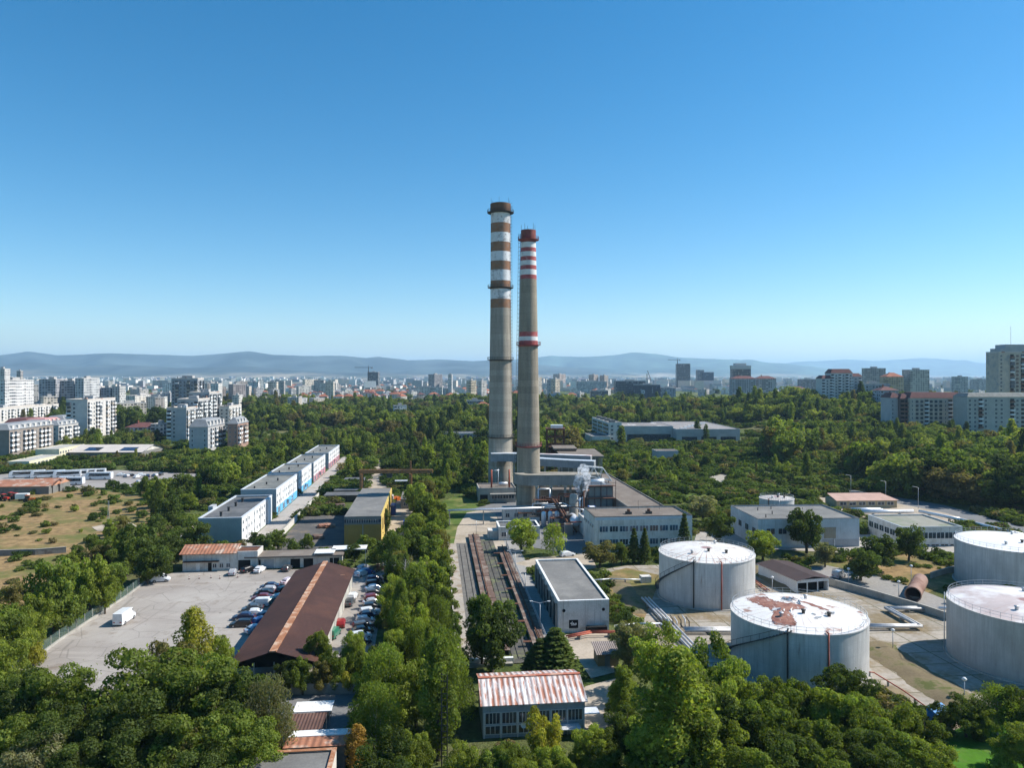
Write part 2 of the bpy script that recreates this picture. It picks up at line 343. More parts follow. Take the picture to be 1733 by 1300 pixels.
arc=[(2.3+4.2*(1-math.cos(t)),256.2-5.2*math.sin(t)) for t in np.linspace(0,math.pi/2,7)]
duct('curved concrete flue duct wrapping round the foot of the shorter chimney',arc+[(12,251.2),(20,251.6),(31,252.6)],3.2,11.6,15.0,DUC,DUR,[(8.5,251),(13.5,251.3),(18.5,251.6),(24,252),(29.5,252.5)])
duct('straight concrete flue duct running right from the shorter chimney',[(9.4,260.5),(20,260),(31,259.4)],2.8,11.8,14.4,DUC,DUR,[(14,260.3),(21,260),(28,259.6)])
duct('blue-grey steel flue duct with pale roof between the two chimneys',[(-9,308.5),(-2,309.2),(4,308)],4.6,13.0,16.2,BLUG,SILV,[(-7,308.6),(1,308.6)])
duct('long blue-grey flue duct with whitish roof behind the curved duct',[(8,300),(14,296),(24,291),(33,288)],3.4,12.6,15.4,BLUG,SILV,[(11,298),(19,293.4),(28,289.6)])
duct('grey flue duct with reddish end roof nearest the canopy hall',[(10,308),(18,306),(33,301)],3,13.6,16,BLUG,mat('faded_pink_roof',(.50,.38,.37),.8,.2,.3,blot=(.62,.62,.63),bsc=.1,th=(.45,.55)),[(14,307),(26,303.4)])
r=empty('boiler_block',(25.5,243,0),TH,'dark boiler block with rooftop fan behind the white office','boiler block')
mb=MB(); mb.box(0,8.6,0,9,-.3,12.6); mb.build('wall',mat('boiler_cladding',(.10,.105,.11),.7,.25,.4,streak=(.2,.17,.13)),r)
for i in range(4):
    for z in (5.2,9): mb=MB(); mb.box(.4+i*2.1,2.0+i*2.1,-.06,0,z,z+2.9); mb.build('cladding_panel',mat('grey_green_panel',(.16,.19,.19),.5,.2,.4),r)
mb=MB(); [mb.box(x-.07,x+.07,-1.4,-1.26,0,14.4) for x in (-.6,4.2,9.2)]; [mb.box(-.6,9.2,-1.4,-.1,z,z+.12) for z in (4.4,8.4,12.6)]; [mb.tube((-.6,-1.33,z+1),(9.2,-1.33,z+1),.04,n=4) for z in (4.4,8.4,12.6)]; mb.build('scaffold',RUST,r)
mb=MB(); mb.tube((1.6,3,13.6),(6.2,3,13.6),.8,n=12); mb.box(1.2,6.6,2.1,3.9,12.6,12.9); mb.build('fan_housing',SILV,r)
r=empty('lattice_gantry',(25,250,12.6),0,'white lattice steel gantry beside the steaming stacks','gantry'); mb=MB()
for y in (0,2.4):
    mb.tube((0,y,2.6),(9.5,y,.6),.13,n=5); mb.tube((0,y,5.6),(6.5,y,5.0),.13,n=5); mb.tube((6.5,y,5),(9.5,y,.6),.13,n=5)
    for a,b in (((0,2.6),(0,5.6)),((0,5.6),(2,2.2)),((2,2.2),(3.4,5.3)),((3.4,5.3),(5.2,1.5)),((5.2,1.5),(6.5,5))): mb.tube((a[0],y,a[1]),(b[0],y,b[1]),.09,n=5)
for x,z in ((0,5.6),(3.4,5.3),(6.5,5),(9.5,.6),(2,2.2)): mb.tube((x,0,z),(x,2.4,z),.08,n=5)
mb.build('lattice',WHITEP,r)
[MB().box(x-.12,x+.12,1.1,1.4,-12.8,z).build('leg',RUST,r) for x,z in ((.3,2.5),(8.6,.8))]
r=bldg('pump_house','low dark pump house under the straight flue duct','pump house',(10,264.5,0),15,8,7.5,CONCD,TARB,0); windows(r,15,8,'f',5,(3.6,),1.6,1.8)
mb=MB(); mb.box(2,5,-.05,0,0,3); mb.build('door',BLK,r)
# low hall with flat roof before the taller chimney
r=bldg('flat_roofed_hall','low flat-roofed hall with two pipes on its roof before the taller chimney','hall',(-13,281,0),14.6,13,5.4,CONC,TARB,TH); windows(r,14.6,13,'f',4,(1.6,),2.0,1.4,a=5,b=14)
mb=MB(); mb.box(4.4,14.4,-2.2,0,3.4,3.75); mb.build('canopy',CONC,r); mb=MB(); mb.box(.6,3.6,-.05,0,0,3.2); mb.build('door',BLK,r)
for x in (5.2,12.2):
    mb=MB(); mb.tube((x,2,5.4),(x,2,12.6),.35,n=10); mb.build('roof_stack',REDP,r)
mb=MB(); mb.path([(5.6,2,12.3),(8.2,2.2,12.4),(8.2,6,12.4),(8.2,6,5.4)],.12,6); mb.tube((8.6,7,6.4),(12,7,6.4),.6,n=10); mb.build('roof_pipe',SILV,r)
r=bldg('teal_roofed_shed','small shed with a teal metal roof at the foot of the shorter chimney','shed',(-3,245.5,0),12,5,4.4,OFFW,mat('teal_sheet',(.10,.20,.20),.6,.2,.4),TH,par=.05); windows(r,12,5,'f',4,(1.5,),1.3,1.3); mb=MB(); mb.box(5,10.5,-1.4,0,2.9,3.1); mb.build('canopy',RUST,r)
r=bldg('flat_roofed_annex','low annex with white-edged dark roof at the far end of the rails','annex',(-4,217.5,0),12.5,9,3.6,OFFW,TARD,TH); cap_strip(r,12.5,9,4.0,WHITEP); windows(r,12.5,9,'f',4,(1.2,),1.4,1.3)
mb=MB(); mb.box(-3,-.0,2,6,-.2,2.6); mb.build('porch',OFFW,r)
for i,x in enumerate((10.4,12.6,14.8)):
    t=tag(MB().lathe([(0.01,0),(.8,0),(.8,4.3),(.55,4.8),(.01,5)],n=16).build('pressure_vessel',SILV,None,(x,238+i*.3,0)),'upright silver pressure vessel, '+('leftmost','middle','rightmost')[i]+' of three below the pipe bridge','vessel','upright vessels below the pipe bridge')
r=empty('horizontal_tank',(20.3,229,3.2),TH,'silver horizontal storage vessel with rounded end left of the white office','vessel')
mb=MB(); prof=[(0.01,0)]+[(1.6*math.sin(t),1.1-1.1*math.cos(t)) for t in np.linspace(.25,1.57,5)]+[(1.6,7)]+[(1.6*math.cos(t),7+1.1*math.sin(t)) for t in (.5,1.0,1.5)]
mb.lathe(prof,n=22); mb.v=[(x,z,y) for x,y,z in mb.v]; mb.f=[tuple(reversed(f)) for f in mb.f]; mb.build('shell',SILV,r)
for y in (1.6,6.2): mb=MB(); mb.box(-1.2,1.2,y,y+.4,-3.3,-.9); mb.build('saddle',CONC,r)
r=empty('steaming_stack',(20.5,240.5,0),0,'grey cylinder with two thin steaming stacks beside the lattice gantry','stack')
MB().lathe([(1.5,-.2),(1.5,8.6),(1.2,10.2),(.01,10.4)],n=18).build('vessel_body',CONC,r)
for x in (1.9,3.0): MB().tube((x,-1.6,0),(x,-1.6,9.4),.26,n=10).build('vent_pipe',SILV,r)
MB().box(-1.9,3.6,-2.4,-1.9,6.2,6.4).box(-1.9,-1.8,-2.4,-2.3,0,7.4).box(3.5,3.6,-2.4,-2.3,0,7.4).box(-1.9,3.6,-2.4,-2.34,7.2,7.3).build('service_platform',RUST,r)
st=N('steam_vapour'); st.t.nodes.remove(st.b); pv=st.n('ShaderNodeVolumePrincipled'); pv.inputs['Color'].default_value=(.97,.98,1,1); pv.inputs['Anisotropy'].default_value=.3
nn=st.noise(st.obj(),.9,5,.65); st.l(st.ramp(nn,.46,.62,0,1.1),pv.inputs['Density']); st.l(pv.outputs[0],st.t.nodes['Material Output'].inputs['Volume'])
mb=MB(); rr=np.random.default_rng(4)
def puff(c,r):
    n0=len(mb.v); mb.lathe([(max(.01,r*math.sin(t)),c[2]-r*math.cos(t)) for t in np.linspace(0,math.pi,7)],n=10,cx=c[0],cy=c[1])
for k in range(9):
    t=k/8
    if k<7: puff((21.9+.5*math.sin(k*1.3)-.2*k*.2,238.7+.2*k,9.7+k*.95),.6+.17*k)
    puff((23.5+.3*math.sin(k*1.1+1)+(.35*k if k<4 else 1.4-.25*(k-4)),238.7+.3*k,9.7+k*1.05),.6+.2*k)
tag(mb.build('steam',st.m),kind='stuff')
# pipe bridge across the yard
r=empty('pipe_bridge',(0,0,0),0,'long thin pipe bridge on slim posts across the end of the rails','pipe bridge'); A=Vector((-21.2,239.5,4.9)); B=Vector((15.2,243.4,5.2)); n=(B-A).normalized()
mb=MB(); mb.tube(A,B,.28,n=10); mb.tube(A+Vector((0,.8,.1)),B+Vector((0,.8,.1)),.16,n=8); mb.build('pipe',SILV,r)
for t in (.012,.32,.62,.93):
    p=A.lerp(B,t); MB().box(p.x-.16,p.x+.16,p.y-.05,p.y+.85,-.2,p.z-.2).build('post',CONC,r)
# pipework between vessels and office
rr=np.random.default_rng(9)
for i,(lab,pts,rad,m) in enumerate([
 ('rusty inclined pipe chute sloping down beside the silver horizontal vessel',[(13.5,243,8),(16,236,5.2),(19,226,.8)],.45,RUST),
 ('second rusty chute lying right against the inclined pipe chute',[(14.6,242.6,8),(17.1,235.6,5.0),(20.1,225.6,.8)],.3,RUST),
 ('bent white steam line between the upright vessels and the steaming stacks',[(10,241,4.6),(10,240,6.6),(17,240.6,7.2),(19.5,239.5,6.2),(23.5,237,5.6),(23.5,236,.2)],.18,SILV),
 ('red pipe rack line low in front of the dark pump house',[(8.5,246,3.4),(16,247,3.8),(24,247.6,3.6)],.22,REDP)]):
    t=empty('yard_pipe',(0,0,0),0,lab,'pipe'); MB().path(pts,rad,8,0).build('pipe',m,t)
    for p in pts[1:-1]: MB().box(p[0]-.1,p[0]+.1,p[1]-.1,p[1]+.1,-.1,p[2]-rad*.6).build('support',DKST,t)
for i,(x,y,w,d,h,lab) in enumerate([(12,226,3,3,2.6,'dark valve hut below the rusty inclined chute'),(16.5,224,2.4,2.4,3.4,'narrow grey cabinet left of the white office')]):
    bldg('valve_hut',lab,'hut',(x,y,0),w,d,h,CONCD,RUST,TH,.1)
r=bldg('switch_container','blue and white container on the low roof behind the office','container',(24.6,229.5,5.4),2.3,3,2.4,mat('blue_paint',(.05,.12,.3),.5,.15,.6),WHITEP,TH,.05,z0=0)
r=bldg('link_building','pale-roofed low link building behind the white office','annex',(22.6,219,0),15,13,5.4,OFFW,mat('pale_screed_roof',(.5,.47,.43),.9,.15,.3),TH,.25)
# crowded plant under the ducts: pipe risers, cabinets and platforms
for i,(x,y,w,d,h,m,lab) in enumerate([(8,246.5,2.4,2,5.5,CONCD,'dark cabinet below the curved duct, leftmost'),(12,247.6,1.8,2,7.5,RUST,'rusty narrow tower cabinet below the curved duct'),(16.2,249,2.6,2,4.2,BLUG,'blue-grey cabinet below the curved duct'),(22.5,247.5,2.2,2,6.5,CONCD,'dark cabinet right of the steaming stack'),(6,240,3.2,2.4,2.6,mat('pale_cabin',(.5,.5,.48),.7,.2,.4),'pale cabin left of the upright vessels'),(17.5,232,2.2,2,4.6,RUST,'rusty cabinet behind the horizontal vessel')]):
    r=empty('plant_cabinet',(x,y,0),TH,lab,'cabinet'); MB().box(0,w,0,d,-.1,h).build('casing',m,r); MB().box(-.1,w+.1,-.1,d+.1,h,h+.15).build('lid',DKST,r); MB().box(.3,w-.3,-.04,0,.4,h*.45).build('door',DKST,r)
for i,(pts,rad,m,lab) in enumerate([([(9,248.5,0),(9,248.5,10.6),(13,248.8,10.6),(13,248.8,3)],.28,STEEL,'tall grey pipe loop below the left of the curved duct'),([(16,248,0),(16,248,9),(24,248.8,9),(24,248.8,0)],.22,RUST,'rusty pipe loop below the middle of the curved duct'),([(11,243,5.6),(19,243.5,5.6),(24,244,8.5)],.3,SILV,'silver pipe climbing to the boiler block'),([(7,244,3),(7,244,6.4),(12,244.5,6.4),(12,247,6.4)],.2,STEEL,'grey bent pipe above the upright vessels'),([(23.6,238,0),(23.6,238,11.5),(25.6,241,11.5)],.25,RUST,'rusty riser at the corner of the boiler block'),([(18,226,3.8),(22.5,226.5,3.8),(22.5,229,3.8)],.22,REDP,'red bent pipe beside the white office end'),([(14,229,2.4),(20,229.6,2.4)],.3,RUST,'rusty pipe lying before the horizontal vessel')]):
    t=empty('yard_pipe',(0,0,0),0,lab,'pipe'); MB().path(pts,rad,8,0).build('pipe',m,t)
for i,(x,y,z,w,d,lab) in enumerate([(7.5,246,7.2,9,2.2,'rusty service walkway below the curved duct'),(18,247,8.2,6.5,2,'rusty service walkway beside the steaming stack'),(12.5,234,3.4,6,2.4,'low rusty platform behind the chute')]):
    r=empty('walkway',(x,y,0),TH,lab,'walkway'); MB().box(0,w,0,d,z-.15,z).build('deck',RUST,r); mb=MB(); [mb.box(a-.03,a+.03,-.03,.03,z,z+1) for a in np.arange(0,w+.1,1.2)]; mb.box(0,w,-.03,.03,z+.95,z+1.03).box(0,w,-.03,.03,z+.5,z+.56).build('handrail',REDP,r)
    for a in (.2,w-.2): MB().box(a-.1,a+.1,d-.3,d-.1,-.1,z-.15).build('post',DKST,r)
# long low boiler hall running away behind the office
r=bldg('long_hall','very long low hall with a plain brown flat roof behind the office','hall',U(60.5,214,0),12,86,8,CONCD,TARB,TH,.35); windows(r,12,86,'r',14,(3.5,),3,2)
# canopy hall and steel tower
r=empty('canopy_hall',(22,319,0),0.02,'open-sided coal hall with a wide flat brown roof on columns','hall')
MB().box(-.6,18.6,-.6,31,13.2,14).build('roof',TARB,r); MB().box(-2,9,20,36,14.6,15.3).build('raised_roof',TARB,r); MB().box(-1.6,8.6,20.4,35.6,14,14.6).build('clerestory',BLK,r)
MB().box(0,18,14,14.3,-.2,13.2).build('wall',CONCD,r)
for i in range(7): MB().box(i*2.95-.2,i*2.95+.2,-.2,.2,-.2,13.2).build('column',CONC,r)
for i in range(1,7): MB().box(17.6,18.0,i*4.8-.2,i*4.8+.2,-.2,13.2).build('column',CONC,r)
r=empty('rusty_steel_tower',(17.5,360,0),0,'rusty open steel frame tower behind the chimneys','tower'); mb=MB()
for x in (0,4.2,8.6):
    for y in (0,4,8): mb.box(x-.25,x+.25,y-.25,y+.25,-.2,22.6)
mb.build('column',RUST,r)
mb=MB()
for z in (5.5,10,14.5,18.5,22.3):
    for y in (0,4,8): mb.box(0.25,8.35,y-.18,y+.18,z,z+.5)
    for x in (0,8.6): mb.box(x-.18,x+.18,.25,7.75,z-.52,z-.02)
for a,b in ((5.5,10),(10,14.5),(14.5,18.5),(18.5,22.3)): mb.tube((0,0,a),(4.2,0,b),.1,n=4); mb.tube((8.6,0,a),(4.2,0,b),.1,n=4)
mb.build('beam',RUST,r); MB().box(-.6,9.2,-.6,8.6,13.7,13.95).box(-.6,9.2,-.6,8.6,22.9,23.1).build('deck',RUST,r)
MB().box(2,8,2,7,23.1,24.6).build('top_cabin',SILV,r); MB().box(.8,8,.8,7.5,6,13.7).build('hopper',mat('brown_hopper',(.07,.035,.025),.9,.2,.5),r)
# ---------- works buildings on the street grid ----------
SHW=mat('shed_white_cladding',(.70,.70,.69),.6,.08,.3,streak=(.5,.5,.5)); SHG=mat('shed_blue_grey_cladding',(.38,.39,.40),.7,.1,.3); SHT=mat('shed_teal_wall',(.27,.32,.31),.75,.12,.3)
SKYB=mat('sky_blue_paint',(.13,.42,.68),.6,.12,.5); PINK=mat('dull_pink_paint',(.46,.22,.25),.7,.15,.5)
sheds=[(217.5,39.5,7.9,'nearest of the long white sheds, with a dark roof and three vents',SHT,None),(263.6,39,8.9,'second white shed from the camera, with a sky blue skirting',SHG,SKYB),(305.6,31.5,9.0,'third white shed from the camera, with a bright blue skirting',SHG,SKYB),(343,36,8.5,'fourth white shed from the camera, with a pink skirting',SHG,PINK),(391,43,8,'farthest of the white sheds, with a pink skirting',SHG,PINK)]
for i,(v,d,h,lab,fm,skirt) in enumerate(sheds):
    r=empty('long_shed',U(-68,v),TH,lab,'shed','white sheds in a row along the wall'); w=12.2
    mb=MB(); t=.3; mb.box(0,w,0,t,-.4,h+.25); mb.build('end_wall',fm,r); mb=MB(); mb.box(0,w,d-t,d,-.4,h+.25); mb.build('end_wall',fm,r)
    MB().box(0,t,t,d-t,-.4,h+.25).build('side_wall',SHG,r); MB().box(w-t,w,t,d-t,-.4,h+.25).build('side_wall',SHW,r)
    MB().box(t,w-t,t,d-t,h-.3,h).build('roof',TARD if i==0 else mat('grey_green_roof',(.15,.155,.145),.95,.2,.2,blot=(.24,.235,.21),bsc=.14,th=(.46,.64),streak=(.10,.10,.10)),r)
    cap_strip(r,w,d,h+.25,mat('pale_blue_fascia',(.52,.55,.58),.6,.08,.4),.45,'fascia',.3)
    rows=(1.3,3.9,6.2) if i==0 else (3.9,6.4)
    windows(r,w,d,'r',int(d/3.2),rows,.9,1.0,skip=lambda a,b:(a*5+b*3+i)%7==0)
    if skirt: mb=MB(); mb.box(w,w+.05,.3,d-.3,0,2.9); mb.build('skirting',skirt,r)
    if skirt:
        for k in range(int(d/8)): on_face(r,'r','door',win_mesh(2.6,2.2,FRAMEW,GLB,2),4+k*8,.3,w,d,.06)
        MB().box(w,w+1.6,d*.45,d*.45+4,2.6,2.8).build('door_canopy',skirt,r)
    for k in range(1,int(d/8)+1): MB().box(w+.06,w+.16,k*8-1.6,k*8-1.5,.1,h).build('drainpipe',SHG,r)
    if i: 
        for k in range(3): MB().box(3+k*2.2,3.5+k*2.2,6+k*9,6.5+k*9,h,h+.7+.2*k).build('roof_vent',DKST,r)
    if i==0:
        for k in range(4): MB().box(4.6,5.2,5+k*8,5.6+k*8,h,h+1.2).box(4.45,5.35,4.85+k*8,5.75+k*8,h+1.2,h+1.35).build('roof_vent',DKST,r)
        MB().box(-1.4,0,14,18,0,h+1.4).build('stair_tower',SHG,r); MB().box(w,w+.5,d-8,d-3,-.2,h+.3).build('pilaster',SHW,r)
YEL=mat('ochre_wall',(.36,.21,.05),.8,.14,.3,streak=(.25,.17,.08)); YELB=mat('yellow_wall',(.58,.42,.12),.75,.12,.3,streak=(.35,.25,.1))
r=empty('yellow_warehouse',U(-26.3,215.4),TH,'long ochre warehouse with a flat grey roof and window band','warehouse')
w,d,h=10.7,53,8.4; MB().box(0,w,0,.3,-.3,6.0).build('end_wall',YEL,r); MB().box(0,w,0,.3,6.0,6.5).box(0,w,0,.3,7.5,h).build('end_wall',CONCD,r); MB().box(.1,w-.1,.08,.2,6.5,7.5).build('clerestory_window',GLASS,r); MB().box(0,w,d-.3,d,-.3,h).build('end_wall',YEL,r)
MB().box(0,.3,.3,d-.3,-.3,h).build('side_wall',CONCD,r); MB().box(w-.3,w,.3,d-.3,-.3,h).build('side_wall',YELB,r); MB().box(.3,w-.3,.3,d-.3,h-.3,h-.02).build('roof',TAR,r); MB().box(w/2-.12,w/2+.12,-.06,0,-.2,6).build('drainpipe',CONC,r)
for k in range(14): MB().box(.6+k*.7,.66+k*.7,.02,.08,6.5,7.5).build('mullion',FRAMEW,r)
for k in range(7): on_face(r,'r','window',win_mesh(2.4,3.2,RUST,GLASS,3),6+k*7,3.5,w,d)
# brown barn in the car yard
BRS=mat('rust_brown_sheeting',(.058,.026,.02),.8,.22,.12,blot=(.095,.042,.027),bsc=.14,th=(.5,.7),wave=(1,.5,.03)); RIDGE=mat('orange_rust_ridge',(.34,.15,.075),.8,.25,.6,blot=(.5,.35,.25),bsc=.6)
r=empty('brown_barn',U(-31.7,118.2),TH,'long open barn with a rust-brown gable roof in the car yard','barn'); W2,D=12.6,54
mb=MB(); zE,zR=4.3,6.3
for a,b,sx in ((-.5,W2/2,1),(W2+.5,W2/2,-1)):
    mb.quad((a,-.8,zE),(b,-.8,zR),(b,D+.6,zR),(a,D+.6,zE)) if sx<0 else mb.quad((a,-.8,zE),(a,D+.6,zE),(b,D+.6,zR),(b,-.8,zR))
    mb.quad((a,-.8,zE-.12),(b,-.8,zR-.12),(b,D+.6,zR-.12),(a,D+.6,zE-.12)); mb.quad((a,-.8,zE-.12),(b,-.8,zR-.12),(b,-.8,zR),(a,-.8,zE)); mb.quad((a,-.8,zE-.12),(a,D+.6,zE-.12),(a,D+.6,zE),(a,-.8,zE))
mb.build('roof',BRS,r)
MB().prism([(W2/2-.55,-.85),(W2/2+.55,-.85),(W2/2+.55,D+.65),(W2/2-.55,D+.65)],zR-.14,zR+.06).build('ridge_cap',RIDGE,r)
for k in range(10):
    for x in (.15,W2-.15): MB().box(x-.12,x+.12,k*6-.12+.2,k*6+.12+.2,-.2,4.25).build('post',STEEL,r)
for x in (3.2,6.3,9.4): MB().box(x-.1,x+.1,.1,.3,-.2,4.2).build('post',STEEL,r)
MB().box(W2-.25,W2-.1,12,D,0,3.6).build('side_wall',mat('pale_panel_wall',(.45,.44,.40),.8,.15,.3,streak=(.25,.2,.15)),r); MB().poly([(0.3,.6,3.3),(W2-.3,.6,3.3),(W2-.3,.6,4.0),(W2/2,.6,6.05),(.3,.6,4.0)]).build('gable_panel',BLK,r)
MB().box(.3,W2-.3,D-.3,D-.1,0,4.1).build('end_wall',CONCD,r)
for k in range(9): MB().box(W2-2.2,W2-1.7,8+k*4.6,8.5+k*4.6,4.82,4.93).build('roof_clip',RIDGE,r)
MB().box(W2/2+1,W2-1,47,47.25,4.98,5.0).build('roof_seam',RIDGE,r)
# rust-roofed house at the end of the yard, and the low garage row
RTILE=mat('rusty_corrugated_roof',(.36,.16,.095),.8,.25,.3,blot=(.46,.36,.29),bsc=.35,th=(.5,.62),wave=(0,.9,.04))
r=empty('rust_roofed_house',G(309,968),TH,'two-storey pale house with a rusty red corrugated roof behind the car yard','house'); w,d=13,7.5
MB().box(0,w,0,d,-.2,4.6).build('wall',OFFW,r); MB().quad((-.6,-.9,4.55),(w+.5,-.9,4.55),(w+.5,d/2,6),(-.6,d/2,6)).quad((-.6,d+.8,4.5),(-.6,d/2,6),(w+.5,d/2,6),(w+.5,d+.8,4.5)).quad((-.6,-.9,4.42),(w+.5,-.9,4.42),(w+.5,-.9,4.55),(-.6,-.9,4.55)).build('roof',RTILE,r)
MB().poly([(w-.01,0,4.6),(w-.01,d,4.6),(w-.01,d/2,5.9)]).build('gable',OFFW,r); MB().box(.2,9,-1,0,2.45,2.6).build('canopy',RUST,r)
for x,m in ((3.3,WHITEP),(6.2,BLK)): MB().box(x,x+.9,-.05,0,0,2.1).build('door',m,r)
windows(r,w,d,'f',3,(.8,),.9,1.0,a=7,b=12); 
r=bldg('lean_to','narrow two-storey lean-to right of the rust-roofed house','house',G(395,966),6.0,6,4.6,OFFW,RUST,TH,.2); MB().box(1.2,4.2,-.05,0,0,2.6).build('door',BLK,r)
r=empty('garage_row',G(418,963.5),TH,'long low garage row with a dark roof behind the parked cars','garage'); w,d=24,5.5
MB().box(0,w,0,d,-.2,3.0).build('wall',OFFW,r); MB().box(-.4,w+.3,-1.3,d,3.0,3.35).build('roof',TARB,r)
for k in range(7): MB().box(1+k*3.3,3.4+k*3.3,-.05,0,0,2.3).build('garage_door',(BLK,SHG,OFFW,BLK,BLK,STEEL,BLK)[k],r)
for px,py,lab,w in ((548,962,'white awning with drooping front beside the garage row',5),(590,955,'flat white canopy roof at the right end of the garage row',9)):
    r=empty('awning',G(px,py),TH,lab,'awning'); MB().box(-w/2,w/2,0,4.5,3.7,3.9).build('sheet_roof',WHITEP,r)
    for x in (-w/2+.1,w/2-.1):
        for y in (.1,4.4): MB().box(x-.06,x+.06,y-.06,y+.06,0,3.7).build('post',STEEL,r)
# panel wall, carport roofs low left
r=empty('panel_wall',G(474,1178),.03,'grey concrete panel fence in front of the brown barn','fence')
for k in range(9): MB().box(k*1.55,k*1.55+1.45,0,.08,0,1.8).build('panel',CONC,r); 
for k in range(10): MB().box(k*1.55-.1,k*1.55,-.05,.13,0,1.95).build('post',CONC,r)
BROWNSH=mat('brown_corrugated_sheet',(.12,.065,.05),.75,.25,.3,wave=(0,.45,.03))
r=empty('carport',G(482,1241,3.4),TH,'carport with a brown corrugated roof and white rear strip','carport'); r.location.z=0
MB().box(0,4.6,0,5.2,3.3,3.42).build('roof',BROWNSH,r); MB().box(0,5.2,5.22,8.4,3.5,3.62).build('white_roof_strip',WHITEP,r)
for x in (.1,4.5):
    for y in (.1,5.1,8.2): MB().box(x-.06,x+.06,y-.06,y+.06,0,3.3).build('post',STEEL,r)
r=empty('lean_roof',G(478,1268,3.6),TH,'white-edged rusty lean-to roof above the flat grey roof','roof shed'); r.location.z=0
MB().box(0,7.6,0,2.6,3.5,3.62).build('roof',RTILE,r); MB().box(.2,8.4,2.62,4.2,3.6,3.72).build('white_roof_strip',WHITEP,r); MB().box(.1,7.5,.4,2.4,0,3.5).build('wall',CONCD,r)
r=bldg('flat_roofed_store','flat grey-roofed store with a rusty edge at the bottom of the view','store',Vector((-32.5,80.0,0)),12.0,6.2,4.6,OFFW,TAR,TH,.15); cap_strip(r,12,6.2,4.75,RIDGE,.5,'rusty_edge')
# workshop with the rust-streaked white roof
RWS=mat('rust_streaked_white_sheeting',(.62,.60,.59),.6,.1,.4,blot=(.33,.12,.07),bsc=.35,th=(.44,.56),wave=(0,.48,.05))
def rust_sheet():
    k=N('peeling_white_sheeting'); V=k.obj(); a=k.noise(k.mapping(V,(2.2,.35,.35)),1.0,6,.7); b=k.noise(V,.22,3)
    f=k.ramp(k.math('ADD',k.math('MULTIPLY',a,.65),k.math('MULTIPLY',b,.35)),.40,.52); sx=k.n('ShaderNodeSeparateXYZ'); k.l(V,sx.inputs[0])
    rib=k.math('SINE',k.math('MULTIPLY',sx.outputs[0],2*math.pi/.8)); f=k.math('MULTIPLY',f,k.ramp(rib,-.2,.6,1,.45))
    col=k.mix(f,k.mix(b,(.62,.61,.60),(.74,.73,.72)),k.mix(k.noise(V,3,3),(.30,.10,.055),(.40,.19,.12))); k.l(col,k.b.inputs['Base Color']); k.b.inputs['Roughness'].default_value=.6; k.bump(rib,1,.05); return k.m
RS=rust_sheet()
r=empty('workshop',Vector((-4.0,99.2,0)),TH,'grey workshop with a rust-streaked white metal roof and big glazing','workshop'); w,d,zE,zR=14.2,9.6,4.7,6.2
WSW=mat('workshop_grey_wall',(.34,.37,.40),.8,.15,.3,streak=(.2,.2,.2)); yr=5.2
MB().box(0,w,0,.25,-.2,zE).box(0,w,d-.25,d,-.2,zE).box(0,.25,.25,d-.25,-.2,zE).box(w-.25,w,.25,d-.25,-.2,zE).build('wall',WSW,r)
mb=MB(); e=.35
mb.quad((-e,-.5,zE-.05),(w+e,-.5,zE-.05),(w+e,yr,zR),(-e,yr,zR)); mb.quad((-e,-.5,zE-.17),(-e,yr,zR-.12),(w+e,yr,zR-.12),(w+e,-.5,zE-.17)); mb.quad((-e,-.5,zE-.17),(w+e,-.5,zE-.17),(w+e,-.5,zE-.05),(-e,-.5,zE-.05))
mb.quad((-e,yr,zR),(w+e,yr,zR),(w+e,d+.4,zE+.15),(-e,d+.4,zE+.15)); mb.quad((w+e,-.5,zE-.17),(w+e,yr,zR-.12),(w+e,yr,zR),(w+e,-.5,zE-.05)); mb.quad((w+e,yr,zR-.12),(w+e,d+.4,zE),(w+e,d+.4,zE+.15),(w+e,yr,zR)); mb.build('roof',RS,r)
MB().box(-e-.02,w+e+.02,yr-.3,yr+.3,zR-.05,zR+.08).build('ridge_cap',mat('rust_red_ridge',(.42,.14,.085),.75,.2,.5,blot=(.5,.3,.22),bsc=.5),r)
for s in (0,1):
    x=.02 if s==0 else w-.02; MB().poly([(x,0,zE),(x,yr,zR-.13),(x,d,zE)]).build('gable',WSW,r)
MB().box(-.02,w+.02,-.06,0,3.55,4.6).build('eave_panel',WSW,r)
for k in range(6):
    x=1.35+k*2.3; f=link('window',win_mesh(1.95,1.5,FRAMEW,GLASS,3),r,(x,0,1.95))
    if k<4: link('window',win_mesh(1.95,1.1,FRAMEW,GLASS,2),r,(x,0,.55))
for k in range(7): MB().box(.1+k*2.32,.25+k*2.32,-.12,0,-.2,3.54).build('pilaster',FRAMEW,r)
MB().box(w,w+2.4,1,3,2.1,2.2).build('side_canopy',SILV,r); MB().box(10.6,13.4,-1.8,-.1,1.4,1.5).build('porch_roof',SILV,r)
r2=empty('satellite_dish',(r.location.x+5.6,r.location.y-.6,1.2),0,'small white satellite dish on the workshop front','dish'); mb=MB(); mb.lathe([(.01,0),(.3,.06),(.42,.16)],n=14); mb.v=[(x,-z,y+1) for x,y,z in mb.v]; mb.build('dish',WHITEP,r2); MB().box(-.03,.03,.0,.5,.9,1.0).build('bracket',STEEL,r2)
